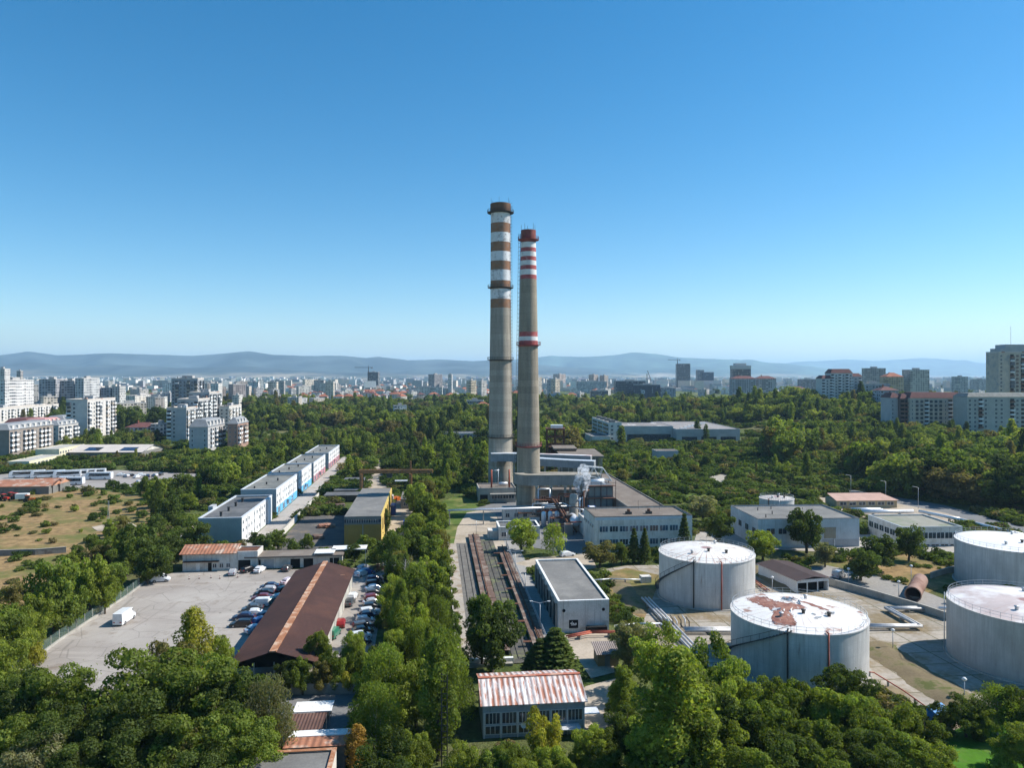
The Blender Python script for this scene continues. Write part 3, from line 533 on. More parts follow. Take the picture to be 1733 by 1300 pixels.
# flat-roofed hall with mural by the rails
r=bldg('flat_roofed_garage','white flat-roofed hall with two round vents and a black mural','garage hall',U(23.7,137.8),10,31.5,5.9,OFFW,TAR,TH,.25); w,d=10,31.5; cap_strip(r,w,d,6.15,WHITEP,.4)
for x in (1.1,8.9):
    mb=MB(); mb.lathe([(.01,.1),(.24,.1),(.32,.04),(.32,0)],n=18); mb.v=[(x+a,-c,b+4.35) for a,b,c in mb.v]; mb.build('round_vent',BLK,r)
m=MB(); m.box(2.1,3.9,-.05,0,.9,2.5); mu=m.build('mural_panel',BLK,r)
mb=MB(); 
for a,b,c,e in ((2.35,2.6,1.75,1.95),(2.6,2.78,1.6,2.1),(2.85,3.1,1.62,1.95),(3.1,3.25,1.5,1.75),(3.3,3.6,1.58,1.9),(2.5,3.5,1.46,1.56),(2.72,2.82,2.1,2.25)): mb.box(a,b,-.065,-.051,c,e)
mb.build('painted_figure',WHITEP,mu)
for k in range(7): MB().box(-.04,0,2+k*4.1,5.2+k*4.1,0,4.6).build('door',BLK,r)
for k in range(8): MB().box(-.35,0,1.2+k*4.1,1.6+k*4.1,-.2,5.4).build('pilaster',CONC,r)
MB().box(5.4,9.4,-1.1,-.1,.6,1.3).build('bench_tank',BLK,r)
# white office
r=bldg('office_block','two-storey white office block with long window bands and two roof fans','office',Vector((23.2,203,0)),28.3,15,9.5,OFFW,TARB,TH,.35); w,d=28.3,15; cap_strip(r,w,d,9.85,DKST,.4)
MB().box(.06,w-.06,-.08,-.005,9.0,9.8).build('blue_fascia',mat('pale_blue_band',(.52,.57,.61),.6,.1,.4),r)
for z in (2.0,5.7):
    for k in range(9): link('window',win_mesh(2.35,1.55,FRAMEW,GLB if (k*3+int(z))%4 else GLASS,2),r,(2.6+k*2.9,0,z))
for k in range(5): on_face(r,'l','window',win_mesh(1.5,.9,FRAMEW,GLASS,1),2+k*2.6,6.4,w,d)
for x in (10.5,16.5):
    f=MB().box(x,x+1.6,5,6.4,9.5,10.2).build('roof_fan',DKST,r); MB().tube((x+.8,5.7,10.2),(x+.8,5.7,10.9),.45,n=12).build('fan_cowl',RUST,f)
for k in range(4): MB().tube((3+k*6.5,12,9.5),(3+k*6.5,12,12.3),.04,n=4).build('antenna',DKST,r)
# right-hand workshop and canteen
LB=mat('pale_blue_wall',(.54,.57,.58),.75,.12,.3,blot=(.4,.42,.43),bsc=.4,th=(.55,.75),streak=(.35,.34,.32))
r=bldg('flat_roofed_workshop','pale blue workshop with a flat grey roof and tall metal gate','workshop',Vector((70.7,208,0)),30,22,8.0,LB,TAR,TH*.5,.3); w,d=30,22; cap_strip(r,w,d,8.3,TARD,.4)
windows(r,w,d,'f',2,(4.0,),2.4,1.6,a=2,b=9); windows(r,w,d,'l',4,(3.6,),2.6,1.8); 
MB().box(19.5,23,-.06,0,2.6,5.8).build('metal_gate',mat('tan_gate',(.33,.29,.22),.6,.15,.4,wave=(0,.6,.04)),r); MB().box(19,29.8,-.05,-.005,-.2,2.3).build('dado',SHG,r); MB().box(22.4,22.6,-.3,-.07,-.2,2.5).build('drainpipe',WHITEP,r)
for x,y in ((4,4),(8,9),(6,15),(11,17)): MB().tube((x,y,8),(x,y,9),.15,n=8).build('roof_vent',DKST,r)
r=bldg('canteen_building','grey low building with a full-width window band behind the tanks','workshop',Vector((113,209.5,0)),18,18.5,5.4,OFFW,mat('sandy_roof',(.27,.26,.215),.95,.15,.2,blot=(.2,.22,.15),bsc=.12),TH*.4,.3); w,d=18,18.5; cap_strip(r,w,d,5.7,STEEL,.4)
for k in range(7): link('window',win_mesh(2.2,1.7,WHITEP,GLASS,1),r,(1.6+k*2.45,0,2.4))
for k in range(6): on_face(r,'l','window',win_mesh(2.4,1.7,WHITEP,GLASS,1),2+k*2.9,2.4,w,d)
for k in range(4): link('window',win_mesh(2.2,.5,FRAMEW,GLASS,1),r,(7+k*2.8,0,.2))
# shed with brown roof by the tanks
r=empty('brown_roofed_shed',Vector((65,165,0)),.26,'white shed with a dark brown pitched roof between the tanks','shed'); w,d=8.5,15
MB().box(0,.25,0,d,-.2,3).box(w-.25,w,0,d,-.2,3).box(.25,w-.25,d-.25,d,-.2,3).box(.25,w-.25,0,.25,2.3,3).build('wall',SHW,r); MB().quad((-.5,-.6,3),(w/2,-.6,3.7),(w/2,d+.5,3.7),(-.5,d+.5,3)).quad((w/2,-.6,3.7),(w+.5,-.6,3),(w+.5,d+.5,3),(w/2,d+.5,3.7)).build('roof',mat('chocolate_roof',(.055,.035,.032),.8,.2,.3),r); MB().box(.25,w-.25,1.4,1.5,0,2.3).build('opening',BLK,r); [MB().box(x-.1,x+.1,0.02,.23,-.2,2.3).build('post',WHITEP,r) for x in (2.8,5.6)]
# small wooden hut
r=empty('wooden_hut',G(1012,1130),.1,'small wooden hut with a grey ridged roof below the white hall','hut'); MB().box(0,3.6,0,3.4,-.1,2.3).build('wall',mat('tan_boards',(.30,.20,.10),.8,.2,.5),r); MB().quad((-.4,-.5,2.3),(4,-.5,2.3),(4,3.8,3.0),(-.4,3.8,3.0)).build('roof',mat('grey_asbestos_roof',(.25,.21,.19),.9,.2,.3,wave=(0,.35,.04)),r); MB().box(1.2,2.1,-.04,0,0,1.9).build('door',CONCD,r)
r=bldg('meter_box','small white concrete cube beside the first tank','hut',G(1086,988),2.4,2.0,1.5,OFFW,WHITEP,TH,.08)
# far right yard: red-roofed store and the other halls behind the trees
r=empty('red_roofed_store',G(1416,861),TH*.4,'low tan store with a faded red roof by the wood edge','store'); MB().box(0,23,0,9,-.2,3).build('wall',mat('tan_wall',(.42,.33,.2),.8,.15,.3),r); MB().quad((-.5,-.7,3),(23.5,-.7,3),(22,9.6,4.2),(1,9.6,4.2)).build('roof',mat('faded_red_roof',(.46,.30,.24),.85,.15,.3),r)
for k in range(6): link('window',win_mesh(2.4,1.2,FRAMEW,GLASS,1),r,(2.5+k*3.6,0,1.2))
HALLW=mat('hall_grey_wall',(.42,.41,.40),.85,.15,.2)
r=bldg('stepped_office','pale four-storey office with dark window bands among trees','office',Vector((71,530,0)),9.5,66,14.5,OFFW,TAR,.077,.4); w,d=9.5,66
for z in (2.4,5.6,8.6,11.4):
    for k in range(3): MB().box(-.06,0,2+k*21.5,20.5+k*21.5,z,z+1.9).build('window_band',GLB,r)
windows(r,w,d,'f',2,(2.4,5.6,8.6,11.4),1.6,1.4)
for k in range(4): MB().box(2,6,6+k*16,10+k*16,14.5,16.4).build('roof_box',CONCD,r)
r=bldg('podium_wing','low white podium wing in front of the four-storey office','office',Vector((58,522,0)),13,30,5,OFFW,TARD,.077,.3); windows(r,13,30,'f',3,(1.4,),1.8,1.3)
r=bldg('wide_hall','wide low grey hall right of the four-storey office','hall',Vector((82,528,0)),36,40,12,HALLW,mat('patchy_roof',(.22,.20,.19),.9,.2,.1,blot=(.6,.58,.55),bsc=.08,th=(.56,.6)),.03,.3); MB().box(2,34,-.06,0,1,6.4).build('window_band',GLASS,r)
r=bldg('skylit_hall','large pale hall with white skylights on its roof among trees','hall',Vector((118,519,0)),46,84,10.5,HALLW,mat('skylit_roof',(.26,.24,.23),.9,.2,.1),.03,.3)
for k in range(3): MB().box(4+k*14,15+k*14,-.06,0,1,5.2).build('window_band',GLASS,r)
for k in range(6): MB().box(5+k*6,10+k*6,8+k*11,11+k*11,10.5,11.1).build('skylight',WHITEP,r)
r=bldg('grey_cube_house','small grey windowless block in the overgrown ground','hut',G(1111,785),12.5,10,7,HALLW,TARB,.05,.2)
r=bldg('ruined_store','long low roofless store in the bushes','store',G(1230,766),28,4,2.6,CONCD,TARB,.03,.1)
# gantry crane by the yellow warehouse
ORP=mat('faded_orange_crane_paint',(.30,.15,.055),.7,.2,.5,blot=(.14,.07,.04),bsc=.5)
r=empty('gantry_crane',(-63,300,0),.05,'rusty orange gantry crane spanning the storage yard','gantry crane')
MB().box(-.5,30,-.6,.6,8.9,10.4).box(-.5,30,1.0,1.8,9.2,10.2).build('girder',ORP,r); mb=MB(); mb.tube((0,-.5,10.9),(22,-.5,10.9),.05,n=4); [mb.box(x-.04,x+.04,-.55,-.45,10.4,10.95) for x in range(0,23,2)]; mb.build('railing',ORP,r)
for x in (.6,20.8):
    MB().box(x-.5,x+.5,-2.2,-1.4,0,8.9).build('leg',ORP,r); MB().box(x-.5,x+.5,1.6,2.4,0,8.9).build('leg',ORP,r); MB().box(x-.4,x+.4,-1.39,1.59,.6,1.2).build('end_beam',ORP,r)
MB().box(20.5,21.1,-.3,.3,10.4,14).build('mast',ORP,r); MB().box(11,13,-.9,2.2,7.2,8.88).build('trolley',DKST,r)
# ---------- paving and bare ground: thin sheets, each a little above the last ----------
ASPH=mat('worn_pale_asphalt',(.30,.275,.255),.95,.12,.06,blot=(.24,.215,.195),bsc=.05,th=(.48,.68),world=True,fine=.1)
def yard_mat():
    k=N('patched_yard_asphalt'); P=k.pos(); n=k.noise(P,.045,6,.6); c=k.mix(k.ramp(n,.36,.64),(.27,.24,.215),(.38,.35,.315))
    c=k.mix(k.ramp(k.noise(P,.16,5,.7),.56,.70,0,.75),c,(.17,.13,.095)); c=k.mix(k.ramp(k.noise(k.mapping(P,(.02,.25,1)),1,4),.56,.66,0,.6),c,(.42,.38,.34))
    v=k.n('ShaderNodeTexVoronoi',feature='DISTANCE_TO_EDGE'); v.inputs['Scale'].default_value=.16; k.l(k.mix(.06,P,k.noise(P,.3,3),'ADD'),v.inputs['Vector'])
    c=k.mix(k.ramp(v.outputs[0],0,.018,.45,0),c,(.10,.09,.08)); c=k.mix(k.ramp(k.noise(P,.55,4,.6),.66,.74,0,.7),c,(.09,.08,.07)); c=k.mix(k.ramp(k.noise(k.mapping(P,(.5,.03,1)),1,3),.60,.70,0,.45),c,(.18,.15,.13)); k.l(c,k.b.inputs['Base Color']); k.b.inputs['Roughness'].default_value=.95; k.b.inputs['Specular IOR Level'].default_value=.15; return k.m
def slab_mat():
    k=N('cracked_concrete_slabs'); P=k.pos(); V=k.n('ShaderNodeVectorRotate',rotation_type='Z_AXIS'); V.inputs['Angle'].default_value=-.12; k.l(P,V.inputs['Vector'])
    b=k.n('ShaderNodeTexBrick'); b.offset=0; b.inputs['Scale'].default_value=1; b.inputs['Brick Width'].default_value=6; b.inputs['Row Height'].default_value=5; b.inputs['Mortar Size'].default_value=.13; b.inputs['Color1'].default_value=(.37,.33,.28,1); b.inputs['Color2'].default_value=(.29,.26,.22,1); b.inputs['Mortar'].default_value=(.13,.12,.07,1); b.inputs['Bias'].default_value=0; k.l(V.outputs[0],b.inputs['Vector'])
    c=k.mix(k.ramp(k.noise(P,.085,6,.7),.48,.60,0,.9),b.outputs[0],k.mix(k.noise(P,.4,4),(.17,.12,.07),(.25,.20,.11))); c=k.mix(1,c,k.ramp(k.noise(P,1.1,4),.3,.7,.85,1.15),'MULTIPLY'); k.l(c,k.b.inputs['Base Color']); k.b.inputs['Roughness'].default_value=.95; k.b.inputs['Specular IOR Level'].default_value=.15; return k.m
def field_mat():
    k=N('dry_summer_grass'); P=k.pos(); n=k.noise(P,.05,6,.68); n2=k.noise(P,.35,5,.7)
    c=k.mix(k.ramp(n2,.40,.60),(.33,.225,.11),(.19,.13,.065)); c=k.mix(k.ramp(n,.47,.60),c,k.mix(n2,(.10,.12,.035),(.17,.16,.06))); k.l(c,k.b.inputs['Base Color']); k.b.inputs['Roughness'].default_value=1; k.b.inputs['Specular IOR Level'].default_value=.05; k.bump(n2,.6,.4); return k.m
YARD=yard_mat(); SLAB=slab_mat(); FIELD=field_mat()
DIRT=mat('pale_dirt',(.40,.34,.27),1,.18,.15,blot=(.28,.23,.16),bsc=.12,th=(.5,.7),world=True,spec=.05); LAWN=mat('lawn_green',(.065,.16,.018),1,.2,.12,blot=(.10,.17,.035),bsc=.2,world=True,spec=.05); ROUGHG=mat('rough_green_grass',(.085,.125,.03),1,.3,.1,blot=(.20,.19,.07),bsc=.13,th=(.5,.66),world=True,spec=.05); ROAD=mat('grey_road_asphalt',(.17,.17,.17),.95,.12,.1,world=True); RUBBLE=mat('pale_rubble',(.33,.30,.25),1,.2,.4,world=True); EARTH=mat('earth_bank',(.20,.16,.10),1,.25,.25,blot=(.10,.11,.04),bsc=.25,th=(.5,.62),world=True,spec=.05)
z=.02
def lay(name,pts,m,dz=[0]):
    dz[0]+=1; sheet(name,gp(pts),.02+.004*dz[0],m)
def layg(name,u0,u1,v0,v1,m):
    lay.__defaults__[0][0]+=1; sheet(name,[U(u0,v0),U(u1,v0),U(u1,v1),U(u0,v1)],.02+.004*lay.__defaults__[0][0],m)
FIELDP=gp([(-420,836),(60,829),(130,823),(190,833),(250,842),(300,850),(280,880),(215,905),(150,950),(90,990),(60,1030),(0,1075),(-300,1085)])
lay('field',[(-420,836),(60,829),(130,823),(190,833),(250,842),(300,850),(280,880),(215,905),(150,950),(90,990),(60,1030),(0,1075),(-300,1085)],FIELD)
lay('field',[(1290,872),(1250,842),(1330,822),(1430,830),(1400,845),(1500,842),(1480,862),(1400,868)],FIELD)
lay('scrub_ground',[(1040,815),(1110,770),(1260,762),(1420,790),(1380,822),(1300,842),(1190,850),(1100,855)],ROUGHG)
lay('yard',[(-10,1168),(100,1085),(215,1010),(262,974),(310,968),(420,966),(600,962),(652,958),(648,1000),(640,1060),(628,1135),(470,1145),(390,1160),(170,1180),(60,1200)],YARD)
lay('bus_yard',[(-160,818),(40,800),(200,796),(340,802),(335,818),(230,824),(100,828),(-60,838),(-160,842)],ASPH)
lay('path',[(255,952),(300,905),(420,831),(520,766),(534,766),(442,828),(333,905),(285,952)],DIRT)
layg('road',-55.4,-47.3,212,446,mat('pale_concrete_road',(.36,.33,.30),.95,.15,.08,blot=(.26,.22,.16),bsc=.14,th=(.55,.68),world=True))
lay('track',[(612,865),(622,815),(634,788),(640,772),(652,772),(650,800),(656,835),(655,865)],DIRT)
layg('yard',-15.2,-8,190,300,DIRT)
layg('storage_yard',-46,-26.5,205,262,mat('black_cinder_yard',(.10,.095,.09),1,.3,.15,blot=(.2,.15,.1),bsc=.15,th=(.52,.66),world=True))
lay('lawn',[(742,852),(782,836),(812,850),(812,862),(800,880),(780,912),(760,925),(748,890)],ROUGHG)
lay('dirt_yard',[(762,950),(774,893),(790,868),(815,864),(838,868),(852,905),(862,930),(820,940)],DIRT)
lay('works_yard',[(800,862),(850,848),(1000,846),(1045,862),(990,940),(862,922),(838,868)],ROAD)
layg('works_road',20.6,24.2,130,222,mat('pale_works_road',(.30,.285,.265),.95,.12,.1,world=True))
lay('works_yard',[(868,955),(910,944),(1000,938),(1010,962),(985,966),(905,962)],DIRT)
lay('tank_yard',[(1020,965),(1060,958),(1290,955),(1400,985),(1600,1030),(1733,1030),(1950,1040),(1950,1275),(1640,1275),(1560,1210),(1470,1160),(1240,1160),(1180,1125),(1110,1100),(1050,1020)],SLAB)
lay('dry_verge',[(1010,975),(1060,962),(1120,975),(1110,1000),(1090,1050),(1050,1030)],FIELD)
lay('dry_verge',[(1385,948),(1440,935),(1620,938),(1625,985),(1560,1008),(1440,988)],FIELD)
lay('service_road',[(1360,962),(1400,958),(1480,975),(1560,1000),(1610,1020),(1600,1034),(1500,1012),(1400,985)],mat('grey_service_road',(.27,.255,.235),.95,.1,.1,world=True))
lay('works_yard',[(1180,900),(1290,905),(1500,905),(1660,915),(1660,936),(1440,937),(1290,930),(1170,935)],mat('pale_works_yard',(.36,.33,.29),.95,.15,.1,world=True))
lay('dirt_yard',[(1375,843),(1500,839),(1650,872),(1640,890),(1560,882),(1480,880),(1400,864)],DIRT)
lay('wood_road',[(1380,823),(1450,839),(1600,869),(1733,908),(1900,950),(1920,940),(1760,900),(1600,856),(1450,831),(1390,818)],ROAD)
lay('rubble_patch',[(1192,812),(1206,806),(1222,803),(1238,804),(1246,806),(1238,812),(1232,819),(1226,827),(1214,825),(1204,821),(1194,818)],RUBBLE); lay('rubble_patch',[(1272,806),(1290,801),(1303,799),(1325,800),(1318,805),(1300,808),(1284,808)],RUBBLE)
lay('lawn',[(1585,1250),(1640,1228),(1733,1225),(1850,1230),(1850,1330),(1620,1330)],LAWN)
lay('court',[(470,1180),(612,1168),(606,1215),(596,1270),(480,1275)],ROAD); lay('court',[(985,1165),(1042,1150),(1048,1235),(985,1255)],DIRT)
lay('red_paint_patch',[(975,1090),(1012,1085),(1016,1110),(985,1112)],mat('faded_red_paving',(.38,.14,.10),.9,.2,.3,blot=(.4,.36,.3),bsc=.5,world=True))
lay('dirt_yard',[(930,1078),(1030,1070),(1040,1140),(1000,1150),(980,1120),(940,1110)],DIRT)
lay('dirt_patch',[(155,893),(190,886),(225,890),(215,898),(165,900)],DIRT)
# banks and bund walls round the tanks
def bank(name,pts,w,h,m):
    mb=MB(); Q=[Vector(p) for p in pts]; P=[a.lerp(b,k/10) for a,b in zip(Q[:-1],Q[1:]) for k in range(10)]+[Q[-1]]; rq=np.random.default_rng(len(P)+int(w*10)); jh=np.convolve(rq.uniform(.6,1.25,len(P)),[.25,.5,.25],'same'); jh[:3]*=(.0,.4,.8); jh[-3:]*=(.8,.4,.0); jw=np.convolve(rq.uniform(.7,1.4,len(P)),[.3,.4,.3],'same')
    for i,p in enumerate(P):
        d=(P[min(i+1,len(P)-1)]-P[max(i-1,0)]).normalized(); n=Vector((-d.y,d.x,0))
        for s,zz in ((-.5,-.05),(-.2,h*.85),(.15,h),(.5,-.05)): mb.v.append(tuple(p+n*w*s*jw[i]+Vector((0,0,max(-.05,zz*jh[i])))))
    for i in range(len(P)-1):
        for j in range(3): a=i*4+j; mb.f.append((a,a+1,a+5,a+4)); mb.m.append(0); mb.sm.append(1)
    return tag(mb.build(name,m),kind='structure')
bank('embankment',gp([(1466,1088),(1500,1108),(1560,1148),(1640,1200)]),7.5,1.0,EARTH); bank('embankment',gp([(1268,958),(1300,978),(1345,1004)]),5,.9,EARTH); bank('embankment',gp([(1040,975),(1062,1010),(1085,1042)]),6,.55,EARTH)
def wall_line(name,label,pts,h,t,m,cat='wall'):
    r=empty(name,tuple(pts[0]),0,label,cat); mb=MB(); o=pts[0]
    slab_path(mb,[(p-o) for p in pts],t,-.3,h); mb.build('wall_panel',m,r); mb=MB(); slab_path(mb,[(p-o) for p in pts],t+.12,h+.003,h+.12); mb.build('coping',CONC,r); return r
wall_line('bund_wall','grey concrete bund wall running behind the middle tank',gp([(1330,985),(1402,990),(1480,1012),(1560,1036),(1608,1052)]),1.5,.3,CONC)
wall_line('bund_wall','low concrete bund wall beside the lone silver tank',gp([(1575,980),(1600,972),(1618,968)]),1.4,.3,CONC)
wall_line('boundary_wall','whitewashed wall along the road beside the white sheds',[U(-46.8,v) for v in (207,250,300)],2.0,.25,OFFW)
wall_line('boundary_wall','long pale wall behind the white sheds beside the dirt path',[U(-75,v) for v in (200,300,440)],1.8,.25,CONC)
wall_line('boundary_wall','dark grey wall crossing the dry field on the left',gp([(-200,946),(-60,943),(60,940),(112,936)]),1.6,.25,CONCD)
wall_line('platform_wall','low rusty wall along the left of the rail platform',[U(3.8,v) for v in (132,170,212)],1.0,.15,RUST)
# ---------- rails and unloading decks ----------
layg('rail_platform',4.0,6.3,126,214,mat('rail_platform_concrete',(.37,.33,.28),.95,.2,.15,blot=(.25,.19,.13),bsc=.3,world=True))
layg('track_bed',6.3,10.0,124,214,mat('track_ballast',(.15,.14,.125),1,.3,.5,world=True)); layg('track_bed',13.6,17.4,124,218,mat('dark_track_ballast',(.09,.085,.075),1,.3,.5,blot=(.15,.16,.08),bsc=.3,world=True))
def track(u,v0,v1,label):
    o=U(u,v0); r=empty('railway_track',tuple(o),TH,label,'railway track'); L=v1-v0
    for s in (-.76,.76): MB().box(s-.04,s+.04,0,L,.1,.26).build('rail',DKST,r)
    mb=MB(); [mb.box(-1.25,1.25,y,y+.25,.0,.1) for y in np.arange(.3,L,.75)]; tag(mb.build('sleepers',mat('old_sleepers',(.16,.14,.12),.95,.3,.5),r),kind='stuff')
track(8.0,126,212,'left railway track beside the concrete platform'); track(15.4,126,216,'right railway track between the rusty decks')
DECK=mat('rusty_deck',(.135,.085,.065),.9,.3,.35,blot=(.29,.245,.20),bsc=.3,th=(.5,.66))
def deck(u0,u1,v0,v1,h,label,rail):
    r=empty('rusty_deck',tuple(U(u0,v0)),TH,label,'loading deck'); w=u1-u0; L=v1-v0; q=np.random.default_rng(int(u0*10))
    mb=MB(); y=0
    while y<L:
        l=min(q.uniform(2.5,5),L-y); mb.box(0,w+q.uniform(-.25,.1),y+.05,y+l,h-.12+q.uniform(-.05,.05),h+q.uniform(-.02,.06)); y+=l
    mb.build('deck_plates',DECK,r)
    mb=MB(); [mb.box(x,x+.2,0,L,-.1,h-.18) for x in (.1,w-.3)]; mb.build('support_beam',CONCD,r)
    mb=MB(); mb.tube((w*.5,0,h+.35),(w*.5,L,h+.35),.14,n=7); [mb.box(w*.5-.05,w*.5+.05,y,y+.1,h,h+.3) for y in np.arange(1,L,4)]; mb.build('feed_pipe',RUST,r)
    if rail:
        mb=MB(); mb.tube((w,0,h+1),(w,L,h+1),.05,n=5); mb.tube((w,0,h+.5),(w,L,h+.5),.035,n=5); [mb.box(w-.04,w+.04,y-.04,y+.04,h,h+1) for y in np.arange(0,L,1.5)]; mb.build('handrail',STEEL,r)
        for y in np.arange(3,L,11): MB().box(-1.6,0,y,y+.9,h-.1,h).build('gangway',RUST,r)
deck(10.2,13.4,128,222,.9,'rusty middle loading deck between the two tracks',False); deck(17.7,20.4,128,205,1.1,'rusty loading deck with a handrail beside the white flat-roofed hall',True)
r=empty('buffer_beam',tuple(U(4,124)),TH,'white concrete beam at the near end of the rails','beam'); MB().box(0,9.5,0,.7,0,1.1).build('beam',WHITEP,r); MB().box(0.2,9.3,-.9,-.02,0,.5).build('step',CONC,r)
# ---------- storage tanks ----------
def tank_roof(name,c,blot,bs,th,rays):
    k=N(name); V=k.obj(); sx=k.n('ShaderNodeSeparateXYZ'); k.l(V,sx.inputs[0])
    ang=k.math('ARCTAN2',sx.outputs[1],sx.outputs[0]); rad=k.math('SQRT',k.math('ADD',k.math('POWER',sx.outputs[0],2),k.math('POWER',sx.outputs[1],2)))
    col=k.mix(k.ramp(k.noise(V,.25,5),.35,.65),c,tuple(q*.86 for q in c))
    f=k.math('ABSOLUTE',k.math('SUBTRACT',k.math('FRACT',k.math('MULTIPLY',ang,36/6.2832)),.5)); lines=k.math('MULTIPLY',k.ramp(f,.0,.16,rays,0),k.ramp(k.noise(V,.5,4),.36,.56)); col=k.mix(lines,col,(.36,.17,.11))
    rf=k.math('ABSOLUTE',k.math('SUBTRACT',k.math('FRACT',k.math('MULTIPLY',rad,.5)),.5)); col=k.mix(k.ramp(rf,.0,.03,.3,0),col,(.45,.42,.40))
    if blot: col=k.mix(k.ramp(k.noise(k.mapping(V,(1,1,.2)),bs,6,.65),th[0],th[1]),col,blot)
    col=k.mix(k.ramp(rad,.9,1.5,.75 if rays else 0,0),col,(.22,.06,.05)); k.l(col,k.b.inputs['Base Color']); k.b.inputs['Roughness'].default_value=.6; return k.m
def tank_wall(name,c,rust):
    k=N(name); V=k.obj(); sx=k.n('ShaderNodeSeparateXYZ'); k.l(V,sx.inputs[0]); ang=k.math('ARCTAN2',sx.outputs[1],sx.outputs[0])
    cmb=k.n('ShaderNodeCombineXYZ'); k.l(k.math('MULTIPLY',ang,9),cmb.inputs[0]); k.l(k.math('MULTIPLY',sx.outputs[2],.06),cmb.inputs[1]); st=k.noise(cmb.outputs[0],1.6,6,.7)
    col=k.mix(k.ramp(k.noise(V,.22,5),.35,.65),c,tuple(q*.76 for q in c)); col=k.mix(k.ramp(k.math('ADD',sx.outputs[2],k.math('MULTIPLY',k.noise(V,.5,4),2.2)),1.2,2.6,.6,0),col,(.24,.22,.19)); col=k.mix(k.ramp(st,.40,.66,0,.75),col,tuple(q*.58 for q in c)); col=k.mix(k.math('MULTIPLY',k.ramp(st,.60,.70,0,rust),k.ramp(sx.outputs[2],0,10,.4,1)),col,(.28,.15,.10))
    fr=k.math('ABSOLUTE',k.math('SUBTRACT',k.math('FRACT',k.math('MULTIPLY',ang,40/6.2832)),.5)); col=k.mix(k.ramp(fr,0,.04,.5,0),col,(.3,.3,.3)); fz=k.math('ABSOLUTE',k.math('SUBTRACT',k.math('FRACT',k.math('MULTIPLY',sx.outputs[2],.5)),.5)); col=k.mix(k.ramp(fz,0,.03,.35,0),col,(.35,.33,.3))
    k.l(col,k.b.inputs['Base Color']); k.b.inputs['Roughness'].default_value=.55; return k.m
TW=tank_wall('white_tank_plate',(.63,.615,.59),.9); TWS=tank_wall('grey_tank_plate',(.52,.50,.47),.5); TWF=tank_wall('clean_tank_plate',(.63,.62,.60),.3)
def tank(label,x,y,r,h,wm,rm,rise=1.0,stair=(2.7,4.25),pipes=((4.2,DKST),(4.75,REDP)),extra=None):
    t=empty('storage_tank',(x,y,0),0,label,'storage tank')
    MB().lathe([(r,.0),(r,h)],n=72).lathe([(r+.12,h-.12),(r+.12,h+.04),(r-.1,h+.04)],n=72,smooth=0).build('shell',wm,t)
    MB().lathe([(r-.05,h)]+[(r*q,h+rise*(1-q*q)) for q in (.85,.65,.45,.25,.08)]+[(.01,h+rise)],n=72).build('roof',rm,t)
    MB().lathe([(r+.5,-.1),(r+.45,.3),(r,.31)],n=60,smooth=0).build('foundation',CONC,t)
    mb=MB()
    for zz in (.5,1.0): mb.lathe([(r-.28,h+zz),(r-.22,h+zz),(r-.22,h+zz+.035),(r-.28,h+zz+.035)],n=64)
    for i in range(48): a=2*math.pi*i/48; px,py=(r-.25)*math.cos(a),(r-.25)*math.sin(a); mb.box(px-.02,px+.02,py-.02,py+.02,h,h+1.05)
    mb.build('roof_railing',STEEL,t)
    if stair:
        a0,a1=stair; n=34; mb=MB(); hr=MB(); prev=None
        for i in range(n):
            a=a0+(a1-a0)*i/(n-1); zz=.3+(h+.1)*i/(n-1); M=Matrix.Rotation(a,4,'Z'); mb.box(r+.05,r+.85,-.16,.16,zz-.05,zz,M=M)
            p=(( r+.85)*math.cos(a),(r+.85)*math.sin(a),zz); 
            if prev: mb.tube(prev,p,.09,n=4); hr.tube(tuple(prev[:2])+(prev[2]+1,),tuple(p[:2])+(p[2]+1,),.04,n=4)
            if i%3==0: hr.tube(p,tuple(p[:2])+(p[2]+1,),.03,n=4)
            prev=p
        mb.build('spiral_stair',DKST,t); hr.build('stair_handrail',DKST,t)
    for a,m in pipes:
        q=MB(); px,py=(r+.14)*math.cos(a),(r+.14)*math.sin(a); q.tube((px,py,.3),(px,py,h+.3),.13,n=7); q.tube((px,py,h+.3),(px*.93,py*.93,h+.35),.13,n=7); q.build('down_pipe',m,t)
    for i,(rr_,a) in enumerate(((.55,3.9),(.5,5.4),(.6,1.0),(.3,4.6))):
        q=MB(); q.lathe([(.28,0),(.28,.5),(.4,.55),(.4,.7),(.01,.75)],n=10,cx=r*rr_*math.cos(a),cy=r*rr_*math.sin(a)); q.v=[(v[0],v[1],v[2]+h+rise*(1-rr_*rr_)-.05) for v in q.v]; q.build('roof_vent',DKST if i%2 else STEEL,t)
    if extra: extra(t,r,h,rise)
    return t
RW=tank_roof('white_tank_roof',(.72,.70,.66),(.36,.22,.16),.35,(.61,.70),.9); RWC=tank_roof('clean_tank_roof',(.76,.76,.75),None,0,0,0); RP=tank_roof('pinkish_tank_roof',(.50,.42,.40),(.66,.64,.63),.16,(.44,.6),.25)
